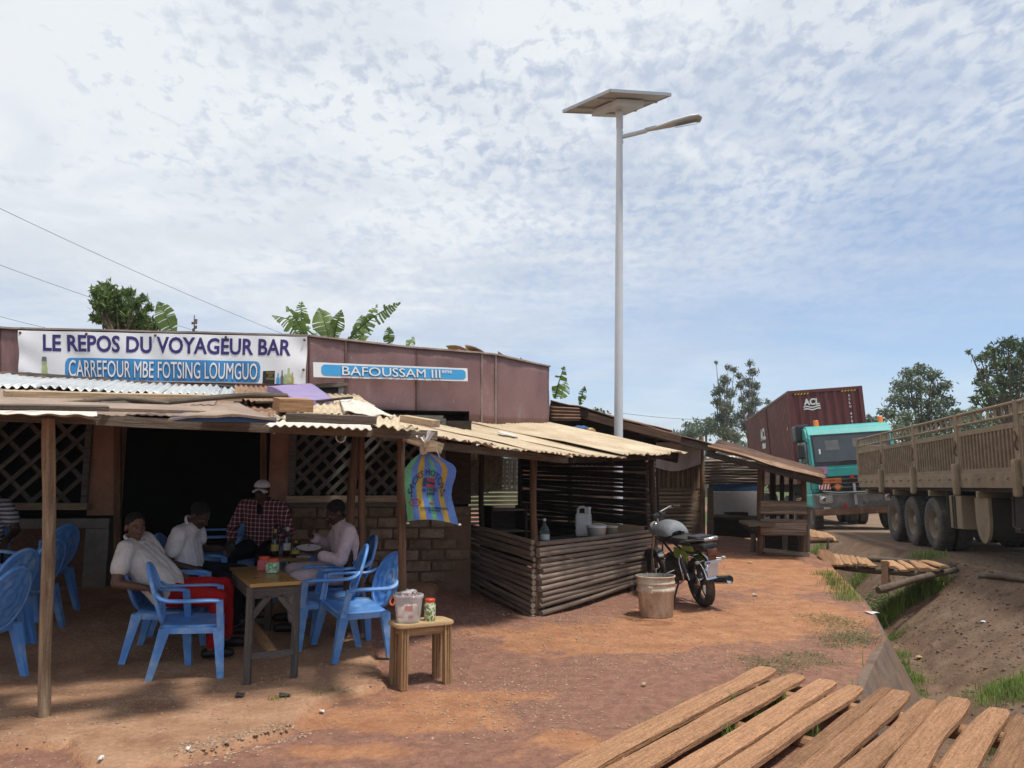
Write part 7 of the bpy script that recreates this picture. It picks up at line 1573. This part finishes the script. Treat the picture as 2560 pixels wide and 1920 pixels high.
for k, (px, py, r, Y, m_, lab) in enumerate(((1725, 1062, 26, 95, 'leaf_far', 'hazy flat-topped tree left of the eucalyptus pair'), (1765, 1058, 24, 88, 'leaf_far', 'hazy tree just left of the tall eucalyptus trunk'), (1700, 1090, 20, 110, 'leaf_far', 'farthest hazy tree above the stall roof'), (2180, 1045, 14, 70, 'leaf_far', 'small tree beside the amber beacon of the lorry'), (2420, 1030, 22, 52, 'leaf_far', 'low tree seen between the two roadside trees'))):
    cl = [(px + rng.uniform(-1, 1) * r, py + rng.uniform(-.3, 1.2) * r, r * rng.uniform(.4, .75)) for _ in range(9)]; tree('far_tree', lab, gb(px, Y), P(px, py + r * 1.2, Y), pxclumps(cl, Y, 1.5), .2, 160, .45, .18, m_, 'bark', 'trees beyond the road', .2)
# a belt of woodland far behind
wc = []
for k in range(90): Y = rng.uniform(120, 150); px = 1100 + k * 18 + rng.uniform(-8, 8); wc.append((P(px, 1150 + rng.uniform(-30, 45), Y), rng.uniform(1.8, 3.6)))
me = quads_mesh('woodland', *clump_leaves([(tuple(c), r) for c, r in wc], 22, 1.3, .6, .2, .8)); o = link_mesh('woodland', me, 'leaf_far'); tag(o, 'distant belt of woodland along the horizon', 'woodland', kind='stuff')
bc_ = []
for k in range(60): Y = rng.uniform(40, 50); px = 1900 + k * 20 + rng.uniform(-8, 8); bc_.append((P(px, 1165 + rng.uniform(-25, 35), Y), rng.uniform(.5, 1.1)))
me = quads_mesh('roadside_scrub', *clump_leaves([(tuple(c), r) for c, r in bc_], 130, .34, .14, .2, .9)); o = link_mesh('roadside_scrub', me, 'leaf_dark'); tag(o, 'dark scrub growing along the far side of the road', 'scrub', kind='stuff')
# bananas
def banana(label, leaves, Y, stem=True, yl=.0):
    b0 = Vector(leaves[0][0:0] or (0, 0, 0)); px0 = sum(l[0] for l in leaves) / len(leaves); root = gb(px0, Y); t = thing('banana_plant', label, 'banana plant', tuple(root), 0, 'banana plants behind the roofs')
    top = P(px0, max(l[1] for l in leaves) + 25, Y); MB().tube([root, root.lerp(top, .5), top], [.13, .11, .07], 10).build('stem', 'leaf_yellow', t)
    for (x0, y0, x1, y1, w, tat) in leaves:
        a = P(x0, y0, Y + rng.uniform(-.2, .2)); c = P(x1, y1, Y + rng.uniform(-.5, .5)); d = c - a; L_ = d.length; side = d.cross(Vector((rng.uniform(-.35, .35), -1, .15))).normalized(); nrm = side.cross(d).normalized(); n = 26; lf = MB(); W = w / FPX * Y
        prof = lambda s_: math.sin(math.pi * min(1, (.10 + .9 * s_))) ** .55 * (.35 + .65 * math.sin(math.pi * (.12 + .80 * s_)))
        ctr = lambda s_: a + d * s_ + nrm * (-.10 * L_ * s_ * s_) + Vector((0, 0, .05 * L_ * math.sin(math.pi * s_) - .05 * L_ * s_ * s_))
        lf.tube([ctr(i / 10) for i in range(11)], [.022 * (1 - .8 * i / 10) for i in range(11)], 5)
        for sd in (-1, 1):
            i = 0
            while i < n:
                ln = rng.randint(1, 5) if rng.random() > tat else 1; s0, s1 = i / n, min(1, (i + ln * (1 - .4 * tat * rng.random())) / n); dr = rng.uniform(.05, .35) + tat * rng.uniform(0, .6)
                k0, k1 = W * prof(s0), W * prof(s1)
                if tat > .5 and rng.random() < .15: i += ln; continue
                sw = d.normalized() * W * .25
                p0, p1 = ctr(s0), ctr(s1); e0 = p0 + side * sd * k0 * .9 + sw + Vector((0, 0, -dr * k0)); e1 = p1 + side * sd * k1 * .9 + sw + Vector((0, 0, -dr * k1)); m0 = (p0 + e0) / 2 + nrm * k0 * .10; m1 = (p1 + e1) / 2 + nrm * k1 * .10
                lf.add([p0, p1, m1, m0, e0, e1], [(0, 1, 2, 3), (3, 2, 5, 4)], True); i += ln
        lf.build('leaf', 'banana_leaf', t)
banana('banana plant with shredded leaves left of the group above the fascia', [(800, 850, 677, 773, 26, .85), (753, 850, 753, 752, 26, .9), (770, 850, 718, 762, 20, .85)], 15)
banana('banana plant with two broad whole leaves above the banner end', [(825, 852, 800, 768, 34, .15), (833, 850, 850, 776, 22, .5)], 15.3)
banana('banana plant with the longest leaf pointing right above the fascia', [(864, 856, 990, 746, 24, .8), (900, 862, 938, 754, 22, .8), (904, 862, 902, 780, 26, .5)], 15.2)
banana('banana plant showing one small tuft above the blue sign', [(974, 868, 970, 816, 18, .5)], 16); banana('banana plant showing only a torn tip right of the blue sign', [(1018, 872, 1034, 839, 14, .6)], 16)
banana('banana plant with one green leaf right of the bushy tree', [(437, 842, 394, 750, 30, .3)], 15)
banana('banana plant beside the maroon corner with ragged tall leaf', [(1387, 996, 1409, 918, 20, .8), (1402, 996, 1416, 946, 18, .7)], 18); banana('small banana shoot over the shack roof near the lamp pole', [(1449, 1012, 1463, 965, 12, .7)], 18)
tree('roof_shrub', 'leafy shrub top showing over the shack roof beside the lamp pole', gb(1500, 19), P(1500, 1060, 19), pxclumps([(1490, 1025, 10), (1505, 1030, 10), (1518, 1034, 8)], 19, .3), .05, 1500, .12, .05, 'leaf_yellow')
bh = []
for k in range(46): Y = rng.uniform(36, 44); px = 2170 + k * 11 + rng.uniform(-6, 6); bh.append((P(px, 1085 + rng.uniform(-22, 45) - max(0, (px - 2380)) * .12, Y), rng.uniform(.45, .9)))
me = quads_mesh('hedge', *clump_leaves([(tuple(c), r) for c, r in bh], 420, .24, .09, .2, .9)); o = link_mesh('hedge', me, 'leaf_far'); tag(o, 'dense green undergrowth beneath the roadside trees', 'undergrowth', kind='stuff')
# grass
def tuft_mesh(spots, n, h, w, spread, lean=.5, name='grass'):
    C = np.array([tuple(s_) for s_ in spots]); k = NR.randint(0, len(C), n); base = C[k] + np.concatenate([NR.normal(size=(n, 2)) * spread, np.zeros((n, 1))], 1); base[:, 2] = H(base[:, 0], base[:, 1]) - .01
    hh = h * (.4 + .9 * NR.rand(n)); an = NR.rand(n) * 6.283; dr = np.stack([np.cos(an), np.sin(an), np.zeros(n)], 1) * (lean * (.3 + NR.rand(n)))[:, None]; sd = np.stack([-np.sin(an), np.cos(an), np.zeros(n)], 1) * (w * .5)
    m = base + dr * (hh * .35)[:, None]; m[:, 2] += hh * .62; t = base + dr * hh[:, None]; t[:, 2] += hh * (1 - .25 * lean)
    v = np.stack([base - sd, base + sd, m + sd * .8, m - sd * .8, t], 1).reshape(-1, 3); i = np.arange(n) * 5; q4 = np.stack([i, i + 1, i + 2, i + 3], 1); t3 = np.stack([i + 3, i + 2, i + 4], 1)
    me = bpy.data.meshes.new(name); me.vertices.add(len(v)); me.vertices.foreach_set('co', v.ravel()); L_ = np.concatenate([q4.ravel(), t3.ravel()]); me.loops.add(len(L_)); me.loops.foreach_set('vertex_index', L_.astype(np.int32)); me.polygons.add(2 * n)
    me.polygons.foreach_set('loop_start', np.concatenate([np.arange(n) * 4, 4 * n + np.arange(n) * 3])); me.polygons.foreach_set('loop_total', np.concatenate([np.full(n, 4), np.full(n, 3)])); me.update(); return me
def grass(label, pxs, n, h, w, spread, m='grass', lean=.5): o = link_mesh('grass', tuft_mesh([GT(x, y) for x, y in pxs], n, h, w, spread, lean), m); return tag(o, label, 'grass', kind='stuff')
grass('thick green grass clump on the ditch bank below the broken footbridge', [(2215, 1540), (2240, 1525), (2265, 1510), (2290, 1495), (2310, 1485), (2225, 1548), (2330, 1478)], 2600, .30, .010, .12, lean=.8)
grass('green grass growing at the yard edge above the ditch', [(2085, 1450), (2095, 1462), (2105, 1475), (2118, 1488), (2125, 1500), (2070, 1438)], 900, .10, .007, .10)
grass('short grass under the broken footbridge', [(2150, 1450), (2140, 1462), (2160, 1440)], 300, .22, .010, .15)
grass('weeds along the ditch bottom', [(2235, 1600), (2240, 1640), (2255, 1680), (2262, 1710), (2270, 1735), (2245, 1660), (2290, 1700)], 1500, .11, .007, .10, 'grass')
grass('grass and weeds on the bank at the right edge', [(2500, 1725), (2530, 1715), (2555, 1705), (2545, 1740), (2510, 1745), (2460, 1740), (2580, 1730)], 1100, .12, .007, .13)
grass('grass at the road edge below the truck wheels', [(2290, 1397), (2310, 1394), (2330, 1396)], 260, .16, .012, .16)
grass('weeds beside the roadside stall', [(2040, 1375), (2050, 1365), (2035, 1385)], 300, .20, .012, .16)
grass('grass blades growing up between the bridge planks', [(1640, 1850), (1660, 1835), (1700, 1820), (1620, 1865), (1720, 1795), (1835, 1775), (1840, 1860), (1790, 1830), (1610, 1870), (1655, 1850), (1930, 1760), (1880, 1800), (2020, 1850)], 900, .13, .006, .045)
grass('grass under the foreground bridge', [(2240, 1840), (2300, 1830), (2340, 1800), (2480, 1880), (2200, 1900), (2460, 1890)], 500, .20, .008, .08)
grass('tiny grass tuft at the broken veranda floor edge', [(800, 1735), (830, 1728), (690, 1748)], 110, .045, .004, .035)
def weeds(label, pxs, n, spread, ln=.022, m='grass_dry'):
    C = np.array([tuple(GT(x, y)) for x, y in pxs]); k = NR.randint(0, len(C), n); p = C[k] + np.concatenate([NR.normal(size=(n, 2)) * spread, np.zeros((n, 1))], 1); p[:, 2] = H(p[:, 0], p[:, 1]) + .004 + .02 * NR.rand(n)
    ax = unit(NR.normal(size=(n, 3)) * np.array([1, 1, .35])); s_ = unit(np.cross(ax, np.array([0, 0, 1.0]) + .4 * NR.normal(size=(n, 3)))); me = quads_mesh('weeds', p, ax, s_, ln * (.6 + .8 * NR.rand(n)), ln * .45 * np.ones(n)); o = link_mesh('creeping_weeds', me, m); tag(o, label, 'weeds', kind='stuff')
weeds('creeping weeds spreading along the yard edge of the ditch', [(2080, 1560), (2110, 1580), (2130, 1600), (2150, 1605), (2100, 1600), (2145, 1590), (2060, 1545), (2120, 1560)], 2600, .16)
weeds('low weeds in patches near the top of the footbridge', [(1910, 1665), (1900, 1680), (1960, 1655), (1985, 1640), (1995, 1665), (2040, 1640), (2060, 1660), (1880, 1650), (2080, 1615), (1950, 1680)], 1700, .09)
weeds('broad green leaves between the bridge planks', [(1840, 1770), (1855, 1765), (1905, 1755), (1970, 1790), (1850, 1868), (1865, 1862)], 90, .03, .06, 'leaf_yellow')
weeds('weeds around the foot of the grass clump', [(2200, 1500), (2190, 1515), (2175, 1490)], 260, .12, .07, 'leaf')

# ------------------------------------------------------------------ pebbles, straw, litter
def pebbles(label, pts, smin, smax, m, name='gravel', flat=.55):
    ico = bmesh.new(); bmesh.ops.create_icosphere(ico, subdivisions=1, radius=1); iv = np.array([v.co[:] for v in ico.verts]); jf = np.array([[v.index for v in f.verts] for f in ico.faces]); ico.free()
    n = len(pts); s_ = smin + (smax - smin) * NR.rand(n) ** 2.5; sc3 = np.stack([s_ * (.7 + .8 * NR.rand(n)), s_ * (.7 + .8 * NR.rand(n)), s_ * flat], 1); an = NR.rand(n) * 6.28; c, q = np.cos(an), np.sin(an)
    v = iv[None] * sc3[:, None] * (1 + .25 * NR.normal(size=(n, len(iv), 1))); x = v[..., 0] * c[:, None] - v[..., 1] * q[:, None]; y = v[..., 0] * q[:, None] + v[..., 1] * c[:, None]; v = np.stack([x, y, v[..., 2]], -1) + pts[:, None]
    f = (jf[None] + (np.arange(n) * len(iv))[:, None, None]).reshape(-1, 3); me = bpy.data.meshes.new(name); me.vertices.add(n * len(iv)); me.vertices.foreach_set('co', v.ravel()); me.loops.add(f.size); me.loops.foreach_set('vertex_index', f.ravel().astype(np.int32)); me.polygons.add(len(f)); me.polygons.foreach_set('loop_start', np.arange(0, f.size, 3)); me.polygons.foreach_set('loop_total', np.full(len(f), 3)); me.update()
    o = link_mesh(name, me, m); tag(o, label, 'gravel', kind='stuff'); return o
def scatter(n, x0, x1, y0, y1, keep): 
    x = x0 + (x1 - x0) * NR.rand(n); y = y0 + (y1 - y0) * NR.rand(n); k = keep(x, y); x, y = x[k], y[k]; return np.stack([x, y, H(x, y, True) + .001], 1)
inyard = lambda x, y: (x < x_edge(y) - .15)
pebbles('small stones and grit scattered over the yard', scatter(26000, -3.5, 4.5, 4.0, 11, lambda x, y: inyard(x, y) & (NR.rand(len(x)) < np.clip(.15 + 1.3 * vnoise(x, y, 1.3, 4) + .25, 0, 1))), .003, .013, 'pebble')
pebbles('crumbled stones along the broken veranda floor edge', np.concatenate([scatter(500, p.x - .16, p.x + .16, p.y - .10, p.y + .05, lambda x, y: NR.rand(len(x)) < .14) for p in [GT(x, y) for x, y in ((560, 1852), (600, 1843), (640, 1834), (680, 1824), (715, 1814), (520, 1862), (480, 1876))]]), .004, .015, 'pebble')
pebbles('clods and stones lying on the ditch bank', scatter(9000, 2.6, 9.5, 4.6, 15, lambda x, y: (x > x_edge(y) + .5) & (NR.rand(len(x)) < .8)), .005, .028, 'concrete_old')
def straws(label, spots, n, spread, ln, m='straw', w=.004):
    C = np.array([tuple(GT(x, y)) for x, y in spots]); k = NR.randint(0, len(C), n); p = C[k] + np.concatenate([NR.normal(size=(n, 2)) * spread, np.zeros((n, 1))], 1); p[:, 2] = H(p[:, 0], p[:, 1], True) + .006; ax = unit(NR.normal(size=(n, 3)) * np.array([1, 1, .08])); s_ = unit(np.cross(ax, np.array([[0, 0, 1.0]]))); me = quads_mesh('straw', p, ax, s_, ln * (.4 + NR.rand(n)), w * (1 + NR.rand(n))); tag(link_mesh('straw_litter', me, m), label, 'straw', kind='stuff')
straws('dry straw scattered behind the motorbike', [(1850, 1440), (1880, 1445), (1900, 1440), (1830, 1430), (1810, 1425)], 260, .20, .14)
straws('dry leaf bits and chaff scattered on the yard', [(x, y) for x in range(1100, 2000, 90) for y in range(1480, 1800, 60) if not (x > 1500 and y > 1700)], 700, .35, .035, w=.010)
straws('twigs and chaff beside the kiosk', [(1400, 1570), (1480, 1560), (1300, 1590), (1700, 1560)], 90, .25, .10)
straws('dry stalks lying along the ditch edge', [(2070, 1420), (2110, 1500), (2140, 1540), (2240, 1625)], 120, .18, .16)
def scrap(px, py, s_, m, label, cat='litter', h=.012):
    p = GT(px, py); b = MB(); o1 = rng.random() * 40; an = rng.random() * 3
    b.grid(lambda u, v: p + Vector((((u - .5) * math.cos(an) - (v - .5) * .6 * math.sin(an)) * s_, ((u - .5) * math.sin(an) + (v - .5) * .6 * math.cos(an)) * s_, .010 + h * (.8 + 1.8 * float(vnoise(u * 3 + o1, v * 3))))), 5, 4, True, thick=(0, 0, -.002)); tag(b.build('litter_scrap', m), label, cat, 'litter on the ground')
scrap(252, 1902, .035, 'litter_white', 'small white scrap on the floor edge below the left post'); scrap(470, 1878, .03, 'litter_white', 'white scrap beside the broken floor stones'); scrap(805, 1783, .05, 'litter_white', 'pale wrapper on orange earth in front of the table'); scrap(2245, 1657, .14, 'litter_white', 'crumpled white paper in the ditch weeds'); scrap(2300, 1645, .16, 'litter_tan', 'yellow banana peel on the ditch bank')
scrap(1888, 1490, .10, 'litter_white', 'flat white scrap on the red yard right of motorbike'); scrap(1612, 1858, .08, 'litter_white', 'white plastic scrap beside the first bridge plank', h=.05); scrap(2180, 1535, .16, 'litter_white', 'white rubbish at the ditch edge by the grass clump'); scrap(2370, 1815, .12, 'litter_white', 'pale cloth scrap under the foreground bridge'); scrap(1610, 1715, .05, 'litter_tan', 'tan flake on the yard above the bridge'); scrap(2458, 1556, .07, 'plate_paint', 'pale green wrapper on the bare ditch bank'); scrap(1128, 1632, .04, 'litter_white', 'tiny white scrap behind the stool'); scrap(640, 1665, .03, 'plastic_red', 'red bottle cap on the floor under the bar table'); scrap(1876, 1408, .12, 'litter_tan', 'straw-coloured flake on the yard near the stall')
scrap(600, 1741, .10, 'rubber_black', 'black plastic scrap in the floor crack below the table', h=.006); scrap(712, 1742, .08, 'rubber_black', 'dark grey scrap at the right of the floor crack', h=.01)
o = MB().tube([GT(2448, 1446) + Vector((0, 0, .03)), GT(2500, 1448) + Vector((0, 0, .05)), GT(2560, 1455) + Vector((0, 0, .03)), GT(2620, 1455) + Vector((0, 0, .03))], [.02, .05, .04, .03], 7).build('fallen_branch', 'bark'); tag(o, 'dark broken branch lying on the road shoulder at the right edge', 'branch')

# ------------------------------------------------------------------ overhead wires and mast
def wire(a, b_, label, r=.007):
    pts = []
    for k in range(25): t = k / 24; p = a.lerp(b_, t); pts.append(p - Vector((0, 0, .5 * math.sin(math.pi * t) * .4)))
    tag(MB().tube(pts, r, 5, cap=False).build('power_line', 'wire'), label, 'power line', 'overhead wires')
wire(P(-500, 280, 16), P(760, 856, 34), 'highest overhead wire slanting down behind the banner'); wire(P(-500, 470, 17), P(560, 848, 34), 'middle overhead wire passing behind the bushy tree'); wire(P(-500, 635, 18), P(260, 850, 32), 'lowest overhead wire at the left picture edge')
wire(P(1548, 1032, 60), P(1830, 1048, 62), 'faint distant wire between the lamp pole and trees', .015)
ms = thing('thin_mast', 'thin bare mast with ragged tip behind the banner', 'mast', tuple(gb(486, 17)))
MB().tube([gb(486, 17), P(486, 788, 17)], [.03, .012], 6).build('pole', 'bark_pale', ms)
for k, (px, py) in enumerate(((482, 808), (489, 818), (484, 826), (490, 804))): MB().box(P(px, py, 17), (.05, .03, .05 + .02 * k)).build('rag', 'wood_grey', ms)

# ------------------------------------------------------------------ light haze in the air
hb = MB().box((150, 900, 22), (2400, 2300, 60)); hm = bpy.data.materials.new('air'); hm.use_nodes = True; hn = hm.node_tree.nodes; hn.remove(hn['Principled BSDF'])
pv = hn.new('ShaderNodeVolumePrincipled'); pv.inputs['Color'].default_value = (.80, .87, .95, 1); pv.inputs['Density'].default_value = .0006; pv.inputs['Anisotropy'].default_value = .2
hm.node_tree.links.new(pv.outputs[0], hn['Material Output'].inputs['Volume']); MATS['air'] = hm
tag(hb.build('haze', 'air'), 'thin pale haze filling the air', 'haze', kind='stuff')
